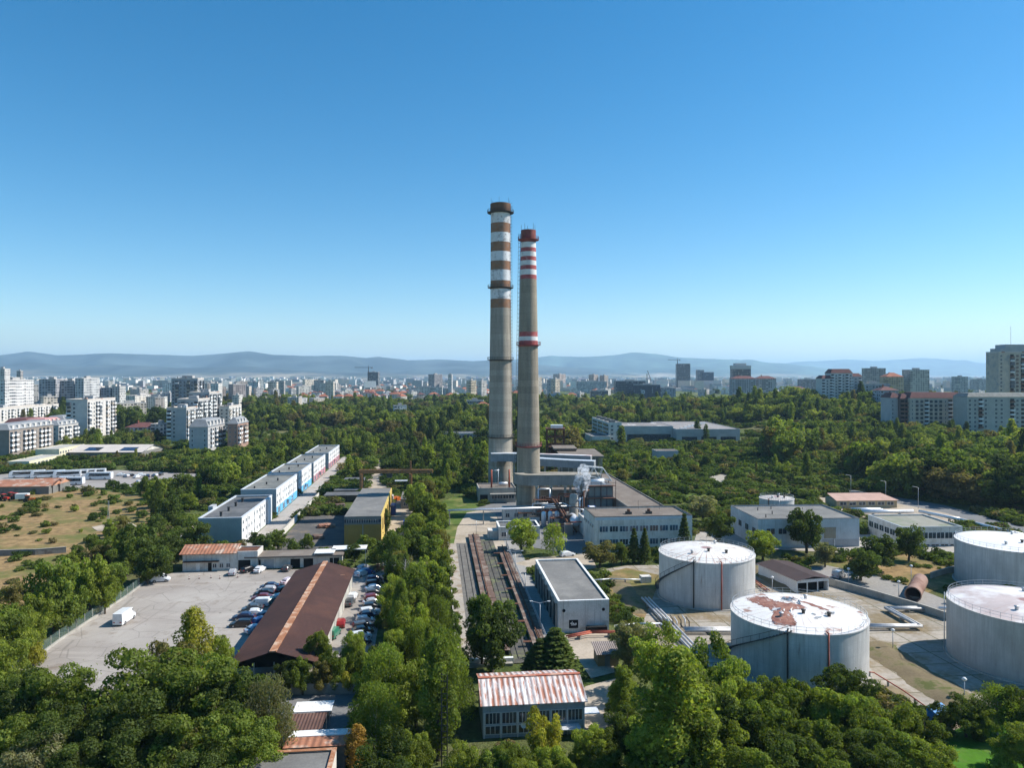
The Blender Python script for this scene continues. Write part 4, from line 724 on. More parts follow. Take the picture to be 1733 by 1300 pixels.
def torn(t,r,h,rise):
    # bare rusty sheet where the white covering has torn away, with loose flaps
    mb=MB(); Z=lambda x,y: h+rise*(1-min(1,(x*x+y*y)/r/r))+.03
    edge=[]
    def patch(pol,n=14,dz=0,mi=0):
        cx=sum(p[0] for p in pol)/len(pol); cyy=sum(p[1] for p in pol)/len(pol); k=len(pol)
        ring=[[(cx+(p[0]-cx)*q,cyy+(p[1]-cyy)*q) for p in pol] for q in (1,.66,.33)]
        n0=len(mb.v)
        for R_ in ring: mb.v.extend([(p[0],p[1],Z(*p)+dz) for p in R_])
        mb.v.append((cx,cyy,Z(cx,cyy)+dz)); edge.extend([0.]*k+[.75]*k+[1.]*k+[1.])
        for g in range(2):
            for i in range(k): j=(i+1)%k; mb.f.append((n0+g*k+i,n0+g*k+j,n0+(g+1)*k+j,n0+(g+1)*k+i)); mb.m.append(mi); mb.sm.append(0)
        for i in range(k): j=(i+1)%k; mb.f.append((n0+2*k+i,n0+2*k+j,n0+3*k)); mb.m.append(mi); mb.sm.append(0)
    def rough(pol):
        out=[]; q=np.random.default_rng(8)
        for a,b in zip(pol,pol[1:]+pol[:1]):
            for k in range(6): f=k/6; j=.0 if k==0 else .28; out.append((a[0]+(b[0]-a[0])*f+q.normal(0,j),a[1]+(b[1]-a[1])*f+q.normal(0,j)))
        return out
    patch(rough([(-7.2,6.6),(-5,8.2),(-2.9,7.3),(-2.7,4.6),(-1.2,2.6),(.6,1.6),(1.4,-1.2),(-1,-1.4),(-2.2,-2.2),(-2.6,-6.4),(-3.8,-8.6),(-6.8,-8),(-6.6,-6),(-5.2,-3.4),(-5.4,-.5),(-6.4,2)]))
    patch(rough([(1.2,3.0),(2.4,3.2),(5.2,-1.6),(4.6,-2.0)])); patch(rough([(-1.2,6.2),(1.6,6.4),(2.2,4.9),(.6,3.8),(-.8,4.6)])); pm=mat('bare_rusty_sheet',(.20,.075,.05),.8,.3,.4,blot=(.31,.14,.09),bsc=.5); k=N('ragged_rust'); at=k.n('ShaderNodeAttribute'); at.attribute_name='edge'
    f=k.ramp(k.math('ADD',at.outputs['Fac'],k.math('MULTIPLY',k.math('SUBTRACT',k.noise(k.obj(),.9,7,.75),.5),1.9)),.12,.34); V=k.obj(); c=k.mix(k.ramp(k.noise(V,.6,6,.7),.4,.62),(.17,.06,.042),(.33,.16,.11)); c=k.mix(k.ramp(k.noise(k.mapping(V,(2,.4,1)),.8,5,.7),.58,.64,0,.8),c,(.6,.57,.54)); k.l(c,k.b.inputs['Base Color']); k.b.inputs['Roughness'].default_value=.8
    tr=k.n('ShaderNodeBsdfTransparent'); mx=k.n('ShaderNodeMixShader'); k.l(f,mx.inputs[0]); k.l(tr.outputs[0],mx.inputs[1]); k.l(k.b.outputs[0],mx.inputs[2]); k.l(mx.outputs[0],k.t.nodes['Material Output'].inputs['Surface'])
    po=mb.build('bare_rust_patch',k.m,t); po.data.attributes.new('edge','FLOAT','POINT').data.foreach_set('value',edge)
    mb=MB(); q=np.random.default_rng(5)
    for x,y,s in ((-.6,3.4,1.1),(.6,4.2,.8),(.9,1.6,1.0),(2.2,3.6,.7),(-4.3,-1.6,.8),(-1.9,-2.0,.7),(-3.1,-1.9,.5),(3.9,-3.6,.9),(1.2,-5.4,.6),(1.1,-3.9,.5)):
        a=q.uniform(0,3); z0=Z(x,y); c,s_=math.cos(a)*s,math.sin(a)*s; mb.quad((x-c,y-s_,z0),(x+c,y+s_,z0),(x+c*.8+.2,y+s_*.8,z0+.5*s),(x-c*.7,y-s_*.7+.3,z0+.35*s)); mb.quad((x-c,y-s_,z0+.004),(x-c*.7,y-s_*.7+.3,z0+.35*s+.004),(x-c*.4+.4,y+.5,z0+.1),(x,y-.3,z0+.05))
    mb.build('torn_flaps',mat('torn_white_sheet',(.68,.67,.66),.7,.2,.6,blot=(.12,.1,.1),bsc=.9),t)
tank('white tank with rust-streaked radial roof beside the flat-roofed hall',43.8,163.0,10.45,10,TW,RW)
tank('white tank with a torn roof showing a large rusty patch',49.4,125.0,11.1,8.9,TW,tank_roof('torn_tank_roof',(.74,.72,.69),(.30,.15,.10),.3,(.60,.68),.45),1.0,extra=torn)
tank('grey stained tank with a pinkish faded roof in the lower right',89.4,125.8,11.9,9.9,TWS,RP,.9,None,((4.1,RUST),(4.62,DKST)))
tank('clean pale tank with a plain white roof in the upper right',119.2,172,12,10.2,TWF,RWC,.7,None,((4.3,STEEL),))
tank('small far tank with a pale dusty roof behind the blue workshop',90,246,5.6,8.0,TWF,tank_roof('dusty_tank_roof',(.52,.47,.43),None,0,0,.3),.5,None,((3.9,RUST),(4.5,STEEL)))
# ---------- pipelines ----------
PJ=mat('weathered_pipe_jacket',(.50,.50,.50),.5,.2,.5,metal=.2,streak=(.28,.24,.2))
def pipeline(label,pts,rad,z,n=1,gap=.9,m=SILV,every=7):
    r=empty('pipeline',tuple(pts[0][:2])+(0,),0,label,'pipeline'); o=Vector((pts[0][0],pts[0][1],0))
    for k in range(n):
        P=[]
        for i,p in enumerate(pts):
            d=(Vector(pts[min(i+1,len(pts)-1)])-Vector(pts[max(i-1,0)])); d.z=0; d.normalize(); nn=Vector((-d.y,d.x,0)); P.append(Vector((p[0],p[1],z))-o+nn*gap*(k-(n-1)/2))
        mb=MB(); mb.path(P,rad,12); [mb.lathe([(.01,-rad),(rad*.72,-rad*.7),(rad,0),(rad*.72,rad*.7),(.01,rad)],n=10,cx=0,cy=0) or None for _ in ()]; mb.build('pipe',m,r)
    for a,b in zip(pts[:-1],pts[1:]):
        a,b=Vector((a[0],a[1],0)),Vector((b[0],b[1],0)); L=(b-a).length; q=max(1,int(L/every)); d=(b-a).normalized(); nn=Vector((-d.y,d.x,0)); w=(n-1)/2*gap+rad
        for i in range(q):
            c=a.lerp(b,(i+.5)/q)-o; M=Matrix.Translation(c)@Matrix.Rotation(math.atan2(d.y,d.x),4,'Z'); MB().box(-.15,.15,-w,w,-.1,z-rad*.98,M=M).build('support',CONC,r)
    return r
pipeline('pair of white pipes zigzagging behind the torn-roof tank',[G(1463,1060,.8),G(1556,1060,.8),G(1502,1030,.8),G(1570,1030,.8)],.3,.85,2,.95,PJ)
pipeline('white pipe end passing behind the pinkish-roofed tank',[G(1588,1030,.8),G(1640,1030,.8)],.34,.8)
pipeline('triple white pipes running left from the torn-roof tank',[G(1244,1066,.8),G(1158,1066,.8)],.24,.85,3,.75,PJ)
pipeline('triple pale pipes sloping down from the first tank towards the trees',[G(1092,1012,.8),G(1132,1054,.8),G(1185,1110,.8)],.22,.8,3,.75,PJ)
pipeline('thin white pipe bending from the mural hall to the triple pipes',[G(1040,1060,1),G(1078,1056,1),G(1118,1056,1),G(1134,1068,1)],.2,1.0)
pipeline('thin white line from the flat-roofed hall to the white cube',[G(1002,983,1),G(1032,981,1),G(1084,982,1)],.14,1.1)
pipeline('thick white pipeline sloping along the wood road',[G(1556,866,1.5),G(1625,880,1.5),G(1733,907,1.5),G(1900,955,1.5)],.55,1.6)
pipeline('thick white pipe lying level in front of the wood',[G(1455,867,1.2),G(1545,866,1.2)],.7,1.3)
pipeline('pair of white pipes in front of the red-roofed store',[G(1441,862,1),G(1492,862,1)],.4,1.0,2,1.6)
pipeline('red pipe with short legs sloping beside the torn-roof tank',[G(1464,1138,.8),G(1479,1140,.8),G(1528,1170,.8),G(1570,1200,.8)],.1,.9,1,1,REDP,4)
pipeline('red twin line on the bank behind the torn-roof tank',[G(1272,980,.6),G(1300,1000,.6)],.12,.6,2,.7,REDP,3)
pipeline('red and rusty line at the foot of the mural hall',[G(960,1078,1),G(1000,1070,1),G(1060,1070,1)],.16,1.0,2,.8,REDP,4)
r=empty('valve_cluster',tuple(G(1140,1060)),0,'tangle of small valves where the white pipes meet','valves')
for i in range(7): MB().path([(-2+i*.8,-1.2,.2),(-2+i*.8,-1.2,1.3+.2*(i%3)),(-2+i*.8,1.4,1.3+.2*(i%3))],.11,7).build('valve_pipe',SILV if i%2 else DKST,r)
mb=MB(); mb.lathe([(1.6,0),(1.6,13.5)],n=32).lathe([(1.5,.3),(1.5,13.4)],n=32).lathe([(1.5,0),(1.65,-.05),(1.72,.1),(1.6,.25)],n=32).lathe([(.01,13.3),(1.6,13.5)],n=32); mb.v=[(x,z,y+1.6) for x,y,z in mb.v]
r=empty('rusty_cylinder',tuple(G(1545,1019)),-.62,'big open-ended rusty steel cylinder lying beside the service road','cylinder'); mb.build('shell',mat('pinkish_rust',(.30,.19,.15),.8,.2,.2,blot=(.2,.11,.08),bsc=.2),r); mb=MB(); mb.lathe([(1.55,11.5),(.01,11.6)],n=24); mb.v=[(x,z,y+1.6) for x,y,z in mb.v]; mb.build('inner_plate',BLK,r)
for y in (2.5,10.5): MB().box(-1.3,1.3,y,y+.4,0,.5).build('cradle',CONC,r)
# ---------- vehicles ----------
def paint():
    k=N('car_paint'); o=k.n('ShaderNodeObjectInfo'); c=k.mix(1,o.outputs['Color'],k.ramp(k.noise(k.obj(),1.2,3),.3,.7,.88,1.08),'MULTIPLY'); k.l(c,k.b.inputs['Base Color']); k.b.inputs['Roughness'].default_value=.28; k.b.inputs['Coat Weight'].default_value=.5; k.b.inputs['Coat Roughness'].default_value=.1; return k.m
PAINT=paint(); TYRE=mat('tyre_rubber',(.02,.02,.02),.9,.1,2); CGL=glassm('car_glass',(.012,.015,.018),.05); LAMP=mat('headlamp_glass',(.6,.6,.58),.2,.05,2); RIM=mat('wheel_rim',(.4,.4,.41),.4,.05,2,metal=.5); TAIL=mat('tail_lamp',(.35,.02,.02),.3,.05,2)
def loft(st):
    """hull from stations (x, half width bottom, half width top, z bottom, z top)"""
    mb=MB(); n=6
    for x,wb,wt,zb,zt in st: zm=zb+(zt-zb)*.55; mb.v+=[(x,-wb*.96,zb),(x,-wb,zm),(x,-wt,zt),(x,wt,zt),(x,wb,zm),(x,wb*.96,zb)]
    for i in range(len(st)-1):
        for j in range(n): a=i*n+j; b=i*n+(j+1)%n; mb.f.append((a,a+n,b+n,b)); mb.m.append(0); mb.sm.append(0)
    mb.f.append(tuple(range(n))); mb.m.append(0); mb.sm.append(0); k=(len(st)-1)*n; mb.f.append(tuple(reversed(range(k,k+n)))); mb.m.append(0); mb.sm.append(0); return mb
def vehicle(name,body,cabin,glass,wheels,wr,front,rear,hw):
    # front is +x; cabin stations give the painted roof and pillars, glass panes stand just proud of it
    r=empty(name,(0,0,0)); b=loft(body); 
    if cabin:
        c=loft(cabin); k=len(b.v); b.v+=c.v; b.f+=[tuple(q+k for q in f) for f in c.f]; b.m+=c.m; b.sm+=c.sm
    bo=b.build('body',PAINT,r)
    for nm,quads in glass:
        g=MB(); [g.quad(*q) for q in quads]; g.build(nm,CGL,r)
    for x in wheels:
        for s in (-1,1):
            w=MB(); w.tube((x,s*(hw-.16),wr),(x,s*(hw+.03),wr),wr,n=14); wo=w.build('wheel',TYRE,r); w=MB(); w.tube((x,s*(hw+.031),wr),(x,s*(hw+.04),wr),wr*.6,n=10); w.build('rim',RIM,wo)
    for s in (-1,1):
        h=MB(); y0,y1=sorted((s*hw*.45,s*hw*.86)); h.box(front-.06,front+.02,y0,y1,.58,.74); h.build('headlight',LAMP,r); h=MB(); h.box(rear-.02,rear+.06,y0,y1,.7,.88); h.build('tail_light',TAIL,r)
    return r
def car_proto(kind):
    L={'saloon':2.2,'hatch':1.95,'estate':2.2}[kind]; hw=.86
    body=[(-L,.72,.68,.35,.82),(-L+.25,.85,.80,.2,.93),(-1.2,.87,.84,.18,.95),(.75,.87,.84,.18,.93),(1.5,.86,.78,.2,.84),(L-.15,.8,.7,.24,.68),(L,.7,.6,.34,.58)]
    rr={'saloon':(-1.75,-1.05),'hatch':(-1.85,-1.5),'estate':(-2.1,-1.85)}[kind]
    cab=[(rr[0],.80,.66,.88,.94),(rr[1],.81,.62,.9,1.40),(-.2,.82,.63,.92,1.46),(.35,.82,.62,.92,1.42),(1.15,.8,.68,.9,.93)]
    e=.012; sw=lambda s:[[(rr[1]-.1,s*(.765+e),1.02),(.75,s*(.775+e),1.02),(.33,s*(.665+e),1.36),(rr[1]+.05,s*(.665+e),1.36)]]
    ws=[[(1.06,-.66,1.0),(1.06,.66,1.0),(.42,.58,1.41),(.42,-.58,1.41)]]; ws=[[(p[0]+.03,p[1],p[2]+.02) for p in ws[0]]]
    rw=[[(rr[0]+.08-.03,.62,.99),(rr[0]+.08-.03,-.62,.99),(rr[1]-.03,-.57,1.36),(rr[1]-.03,.57,1.36)]]
    return vehicle('parked_car',body,cab,[('side_window',sw(-1)),('side_window',sw(1)),('windscreen',ws),('rear_window',rw)],(-1.3,1.3),.31,L,-L,hw)
def van_proto(big):
    L=2.95 if big else 2.15; h=2.55 if big else 1.82; hw=1.0 if big else .88; z1=1.15 if big else .95; nose=L-1.0
    body=[(-L,hw*.95,hw*.88,.35,h-.08),(-L+.15,hw,hw*.9,.25,h),(nose-.9,hw,hw*.9,.25,h),(nose-.45,hw,hw*.86,.25,h-.12),(nose+.25,hw,hw*.86,.25,z1+.1),(L-.2,hw*.92,hw*.8,.28,z1-.12),(L,hw*.8,hw*.7,.36,z1-.35)]
    ws=[[(nose+.22,-hw*.8,z1+.2),(nose+.22,hw*.8,z1+.2),(nose-.38,hw*.74,h-.2),(nose-.38,-hw*.74,h-.2)]]; ws=[[(p[0]+.05,p[1],p[2]+.03) for p in ws[0]]]
    sw=lambda s:[[(nose-1.3,s*(hw*.96+.012),z1+.25),(nose-.15,s*(hw*.96+.012),z1+.25),(nose-.45,s*(hw*.91+.012),h-.3),(nose-1.3,s*(hw*.91+.012),h-.3)]]
    return vehicle('parked_van',body,None,[('side_window',sw(-1)),('side_window',sw(1)),('windscreen',ws)],(-L*.58,L*.62),.34,L,-L,hw)
def bus_proto():
    L=6;hw=1.25;h=3.5
    body=[(-L,hw*.96,hw*.9,.5,h-.15),(-L+.3,hw,hw*.93,.35,h),(L-1.1,hw,hw*.93,.35,h),(L-.35,hw,hw*.9,.35,h-.5),(L,hw*.92,hw*.84,.4,1.7)]
    sw=lambda s:[[(-L+.7,s*(hw+.012),1.9),(L-1.5,s*(hw+.012),1.55),(L-1.9,s*(hw*.965+.012),h-.5),(-L+.7,s*(hw*.965+.012),h-.5)]]
    ws=[[(L+.03,-hw*.82,1.35),(L+.03,hw*.82,1.35),(L-.3,hw*.85,h-.55),(L-.3,-hw*.85,h-.55)]]
    return vehicle('coach',body,None,[('side_window',sw(-1)),('side_window',sw(1)),('windscreen',ws)],(-3.2,3.6),.5,L,-L,hw)
PROTO={}; COLS={'black':(.012,.012,.014),'dark grey':(.06,.065,.07),'navy blue':(.015,.025,.07),'silver':(.42,.43,.45),'white':(.72,.73,.74),'red':(.30,.025,.025),'dark red':(.13,.02,.025),'teal':(.05,.16,.18),'light blue':(.32,.42,.52),'green':(.03,.19,.12),'orange':(.55,.14,.03),'pink-tailed white':(.66,.55,.58),'blue':(.03,.09,.28)}
def park(kind,p,rz,colname,label,group=None,cat='car'):
    if kind not in PROTO:
        PROTO[kind]={'saloon':lambda:car_proto('saloon'),'hatch':lambda:car_proto('hatch'),'estate':lambda:car_proto('estate'),'van':lambda:van_proto(True),'smallvan':lambda:van_proto(False),'bus':bus_proto}[kind](); r=PROTO[kind]
    else: r=copy_tree(PROTO[kind])
    r.location=(p[0],p[1],.055); r.rotation_euler=(0,0,rz); tag(r,label,cat,group)
    if not group and 'group' in r: del r['group']
    for c in r.children:
        if c.name.startswith('body'): c.color=(*COLS[colname],1)
    return r
q=np.random.default_rng(3); KS=['saloon','hatch','estate']; ORD=['nearest','second','third','fourth','fifth','sixth','seventh','eighth','ninth','tenth','eleventh','twelfth','thirteenth','fourteenth','fifteenth']
def row(pts,cols,where,group,rz,kinds=None,jit=.12):
    for i,((x,y),c) in enumerate(zip(pts,cols)):
        k=kinds[i] if kinds else KS[(i*2+len(cols))%3]; cat='van' if 'van' in k else 'car'
        park(k,G(x,y),rz+q.uniform(-jit,jit),c,f"{c} {'van' if 'van' in k else 'car'}, {ORD[i]}{' from the camera' if i else ' the camera'} {where}".replace('nearest the camera','nearest'),group,cat)
row([(408,1061),(412,1049),(427,1043),(427,1035),(438,1027),(443,1016),(446,1009),(452,1003),(456,997)],['black','navy blue','white','dark grey','white','dark red','black','silver','navy blue'],'in the left column before the barn','cars parked in the outer column',TH+math.pi+.1,['estate','saloon','saloon','saloon','smallvan','saloon','saloon','hatch','saloon'])
row([(433,1070),(444,1056),(450,1047),(459,1023),(474,1016),(480,1003)],['light blue','blue','navy blue','teal','silver','black'],'in the column beside the barn wall','cars parked against the barn',TH+.9)
row([(394,973),(421,968),(440,968),(486,966),(489,988)],['silver','black','white','dark grey','pink-tailed white'],'in the loose row before the garages','cars parked before the garages',TH+1.2,['hatch','estate','saloon','hatch','saloon'],.5)
row([(565,1078),(577,1060),(592,1024),(597,1014)],['green','red','dark grey','white'],'along the right wall of the barn','cars parked right of the barn',TH+1.5,['smallvan','hatch','saloon','estate'])
row([(608,1092),(611,1082),(613,1073),(615,1064),(618,1055),(622,1047),(626,1040),(629,1032),(631,1024),(632,1016),(633,1008),(634,1000),(634,992),(633,984)],['navy blue','white','black','dark grey','silver','navy blue','white','black','silver','dark red','dark grey','light blue','black','navy blue'],'in the tight row under the tree belt','cars parked under the tree belt',TH+.25)
row([(612,975),(622,972),(632,969),(641,966),(616,965)],['white','blue','black','dark red','silver'],'jumbled at the far corner of the yard','cars jumbled in the far corner',TH+.6,None,.9)
park('van',G(211,1053),TH+1.5,'white','tall white van alone in the middle of the yard',None,'van'); park('smallvan',G(272,985),TH+.15,'white','small white van parked against the left fence',None,'van')
park('saloon',G(543,1222),1.4,'black','black car beside the white-roofed carport',None,'car'); park('smallvan',G(1420,978),.7,'silver','dusty light vehicle under the trees beside the brown-roofed shed',None,'van')
park('estate',G(960,942),.4,'white','white car half hidden by the birch near the office'); park('hatch',G(1014,951),.1,'silver','silver car in the shade before the office')
row([(648,862),(640,850),(655,845),(672,848)],['white','blue','dark grey','orange'],'on the track behind the yellow warehouse','cars behind the yellow warehouse',TH+.3,['smallvan','smallvan','saloon','smallvan'],.5)
park('van',G(664,866),TH+1.55,'navy blue','navy blue van between the yellow warehouse and its annex',None,'van'); park('saloon',G(331,786),.3,'red','red car under the mansard-roofed block',None,'car')
for i,(x,y,c) in enumerate([(205,806,'white'),(214,808,'silver'),(222,807,'black'),(232,809,'white'),(240,806,'white'),(250,808,'navy blue'),(246,814,'black'),(262,807,'silver'),(288,815,'black'),(272,805,'dark grey'),(237,818,'silver'),(300,812,'white')]):
    park(KS[i%3],G(x,y),q.uniform(0,3),c,f"{c} car in the dirt car park beside the coaches, {ORD[i] if i else 'first'} from its left end",'cars beside the coach yard')
bl=['leftmost','second','third','fourth','fifth','sixth','seventh','rightmost']
for i,(x,y) in enumerate([(40,809),(52,808.5),(76,809),(86,808.5),(114,809),(126,808),(140,807),(156,806)]):
    park('bus',G(x,y),math.pi+.30,'white',f"white coach parked slantwise, {bl[i]}{' from the left' if 0<i<7 else ''} in the back row",'coaches in the back row','coach')
for x,y,l in ((119,821,'white coach with a dark window band, left of the two parked broadside'),(168,812,'white coach with a dark window band, right of the two parked broadside')): park('bus',G(x,y),math.pi+.02,'white',l,'coaches parked broadside','coach')
# red tractors and implements in the far left yard
TRR=mat('tractor_red',(.45,.04,.025),.5,.15,.8); 
for i,(x,y,l) in enumerate([(8,848,'red tractor at the left edge of the dry field'),(20,845,'red farm machine, second from the left edge'),(29,846,'red tractor beside a white trailer'),(50,850,'orange implement parked by the brown-roofed sheds')]):
    p=G(x,y); r=empty('tractor',tuple(p),q.uniform(-.5,.5),l,'tractor'); m=TRR if i<3 else mat('implement_orange',(.5,.12,.02),.5,.15,.8)
    MB().box(-.2,1.9,-.45,.45,.9,1.6).box(-1.6,.2,-.7,.7,.8,1.3).build('body',m,r); MB().box(-1.4,.0,-.65,.65,1.3,2.6).build('cab',CGL,r); MB().box(-1.5,.1,-.72,.72,2.6,2.72).build('cab_roof',m,r)
    for xx,rr_ in ((-1.1,.85),(1.4,.5)):
        for s in (-1,1): w=MB(); w.tube((xx,s*.7,rr_),(xx,s*1.1,rr_),rr_,n=14); w.build('wheel',TYRE,r)
r=empty('trailer',tuple(G(38,848)),.2,'white box trailer beside the red tractors','trailer'); MB().box(-2.2,2.2,-1.1,1.1,.9,2.9).build('box',WHITEP,r)
for s in (-1,1): w=MB(); w.tube((-.6,s*1.0,.45),(-.6,s*1.2,.45),.45,n=12); w.build('wheel',TYRE,r)
# ---------- lamp posts, masts, fence ----------
def lamp(px,py,h,arms,label,ball=False):
    r=empty('lamp_post',tuple(G(px,py)),0,label,'lamp post'); MB().tube((0,0,0),(0,0,h),.09,.06,n=7).build('pole',STEEL,r)
    for s in arms:
        MB().tube((0,0,h),(s*1.5,0,h+.35),.045,n=5).build('arm',STEEL,r); MB().box(min(s*1.4,s*2.0),max(s*1.4,s*2.0),-.12,.12,h+.3,h+.42).build('lamp_head',WHITEP,r)
    if ball: m=MB(); m.lathe([(.01,h),(.3,h+.1),(.38,h+.3),(.2,h+.5),(.01,h+.55)],n=10); m.build('lamp_head',WHITEP,r)
for a in [(914,1072,5.8,(-1,1),'double-armed lamp post nearest the camera beside the white hall'),(872,979,6.4,(-1,1),'double-armed lamp post in the middle of the rail deck'),(857,929,5.0,(1,),'single-armed lamp post at the far end of the rail deck'),(889,1010,5.2,(),'plain thin pole between the rail deck and the white hall'),(1521,1011,3.2,(),'short lamp post before the rusty cylinder',True),(1511,1101,3.4,(),'short lamp post on the slabs behind the earth bank',True),(1436,989,3.4,(),'short lamp post beside the brown-roofed shed',True),(1542,990,4.2,(),'lamp post at the bend of the service road',True),(1598,1106,11,(),'tall thin mast left of the pinkish-roofed tank'),(1632,1186,3.0,(),'white globe lamp by the trees at the lawn',True),(1307,1000,2.8,(),'small white lamp behind the torn-roof tank',True),(1499,850,8,(-1,),'lamp post on the wood road, leftmost'),(1554,862,8,(-1,),'lamp post on the wood road, right of the red-roofed store'),(1440,838,8,(-1,),'lamp post on the wood road farthest up the bend'),(806,905,4.4,(),'thin pole on the pale track before the chimneys')]: lamp(*a)
r=empty('lattice_mast',tuple(G(184,898)),0,'thin grey lattice mast in the dry field','mast'); mb=MB()
for x,y in ((-.3,-.3),(.3,-.3),(0,.3)): mb.tube((x,y,0),(x*.4,y*.4,9.5),.05,n=4)
for k in range(12): a,b=k*.78,(k+1)*.78; mb.tube((-.3+.015*k,-.3+.015*k,a),(.3-.015*k,-.3+.015*k,b),.03,n=4); mb.tube((.3-.015*k,-.3+.015*k,a),(0,.3-.015*k,b),.03,n=4)
mb.build('lattice',STEEL,r)
r=empty('lattice_pole',(-8.6,92,0),0,'dark lattice pole in front of the ivy-covered poplar','pole'); mb=MB(); [mb.box(x-.07,x+.07,-.07,.07,0,12) for x in (-.35,.35)]; [mb.box(-.35,.35,-.05,.05,z,z+.08) for z in np.arange(.5,12,.8)]; mb.build('lattice',DKST,r)
mf=N('wire_mesh'); k=mf; tr=k.n('ShaderNodeBsdfTransparent'); mx=k.n('ShaderNodeMixShader'); mx.inputs[0].default_value=.25; k.l(tr.outputs[0],mx.inputs[1]); k.l(k.b.outputs[0],mx.inputs[2]); k.l(mx.outputs[0],k.t.nodes['Material Output'].inputs['Surface']); k.b.inputs['Base Color'].default_value=(.12,.18,.16,1)
fp=gp([(-15,1172),(100,1086),(215,1010),(262,974)]); r=empty('wire_fence',tuple(fp[0]),0,'wire mesh fence on a pale kerb along the left of the yard','fence'); o=fp[0]
mb=MB(); slab_path(mb,[(p-o) for p in fp],.4,0,.45); mb.build('kerb',CONC,r); mb=MB(); slab_path(mb,[(p-o) for p in fp],.02,.46,2.1); mb.build('mesh_panel',mf.m,r)
for a,b in zip(fp[:-1],fp[1:]):
    n=int((b-a).length/3)
    for i in range(n): c=a.lerp(b,i/n)-o; MB().box(c.x-.05,c.x+.05,c.y-.05,c.y+.05,.45,2.2).build('post',CONC,r)
for i,(x,y) in enumerate([(320,981),(337,980),(357,979),(372,980),(402,978)]):
    r=empty('bollard',tuple(G(x,y)),0,f"small red and white marker post in the yard, {('leftmost','second from the left','middle','fourth from the left','rightmost')[i]} of five",'post','marker posts in the yard'); MB().box(-.2,.2,-.2,.2,.03,.12).build('base',DKST,r); mb=MB(); [mb.tube((0,0,.12+k*.22),(0,0,.34+k*.22),.07,n=7,mi=k%2) for k in range(4)]; mb.build('post',[REDP,WHITEP],r)
# ---------- odds and ends in the storage yard ----------
for i,(px,py,w,d,h,rz,m,l) in enumerate([(549,851,17,8,2.6,TH,TARD,'long dark low roof nearest in the storage yard'),(566,842,14,5,2.6,TH,TARD,'second dark low roof in the storage yard'),(583,822,8.5,6,2.6,TH,TARD,'dark low roof below the crane beam')]):
    r=empty('low_store',tuple(G(px,py)),rz,l,'shed'); MB().box(-.3,w+.3,-.3,d,h,h+.18).build('roof',m,r); MB().box(0,w,d*.5,d,0,h).build('wall',CONCD,r); [MB().box(x-.1,x+.1,0,.2,0,h).build('post',DKST,r) for x in (.2,w/2,w-.2)]
for i,(px,py,m,l) in enumerate([(548,893,RTILE,'heap of rusty sheets, left of two in the storage yard'),(557,893,RTILE,'heap of rusty sheets, right of two in the storage yard'),(538,912,DECK,'small rusty scrap heap by the whitewashed wall'),(575,858,DECK,'rusty scrap heap behind the dark yard')]):
    r=empty('scrap_heap',tuple(G(px,py)),.5,l,'scrap heap'); mb=MB()
    for k in range(8): a=q.uniform(-.3,.3); mb.box(-2.2+k*.1,1.8,-1.4,1.4,.1+k*.13,.16+k*.13,M=Matrix.Rotation(a,4,'Z')@Matrix.Rotation(q.uniform(-.1,.1),4,'Y'))
    mb.build('sheets',m,r)
BLUE=mat('container_blue',(.02,.05,.22),.5,.2,.4,wave=(1,.3,.03))
for px,py,w,d,h,m,l in ((663,873,2.4,6,3.4,BLUE,'tall dark blue container beside the yellow warehouse'),(688,897,2.2,3,2.6,BLUE,'short blue container under the tree belt'),(660,853,2.4,4,3,mat('container_white',(.55,.5,.47),.6,.2,.4,blot=(.35,.18,.12),bsc=.4),'pinkish white container behind the tall blue one')):
    r=empty('container',tuple(G(px,py)),TH,l,'container'); MB().box(-w/2,w/2,0,d,.05,h).build('body',m,r); MB().box(-w/2-.02,w/2+.02,-.04,0,.05,.25).box(-w/2-.02,w/2+.02,-.04,0,h-.2,h+.01).box(-.05,.05,-.04,0,.25,h-.2).build('door_frame',DKST,r)
r=bldg('annex_store','low grey store right of the yellow warehouse under trees','store',G(678,862),7,17,3.6,CONCD,TAR,TH,.15); windows(r,7,17,'f',2,(1.2,),1.2,1.2)
r=empty('silver_awning',tuple(G(668,826)),TH,'pale flat canopy under the right leg of the crane','awning'); MB().box(0,5.5,0,3,2.8,3).build('sheet_roof',SILV,r); [MB().box(x,x+.1,.1,.2,0,2.8).build('post',DKST,r) for x in (.1,5.3)]
for px,py,l in ((1592,1225,'bright blue tarpaulin over the hedge by the lawn'),(6,1200,'bright blue tarpaulin among trees at the left edge')):
    p=G(px,py); r=empty('blue_tarpaulin',tuple(p),.4,l,'tarpaulin'); MB().quad((-1.6,-1,1.6),(1.6,-1,1.4),(1.5,1,2.3),(-1.5,1,2.4)).quad((-1.6,-1,1.6),(-1.5,1,2.4),(-1.8,1.1,.4),(-1.8,-1,.2)).build('sheet',mat('bright_blue_sheet',(.04,.25,.60),.5,.12,.8),r); [MB().box(x-.05,x+.05,y-.05,y+.05,0,1.5).build('pole',STEEL,r) for x in (-1.4,1.4) for y in (-.8,.8)]
# gravel heap in the field
r=tag(MB().lathe([(3.4,0),(2.5,.7),(1.2,1.5),(.01,1.8)],n=14).build('gravel_heap',RUBBLE,None,tuple(G(213,893))),'small grey gravel heap in the dry field','heap')
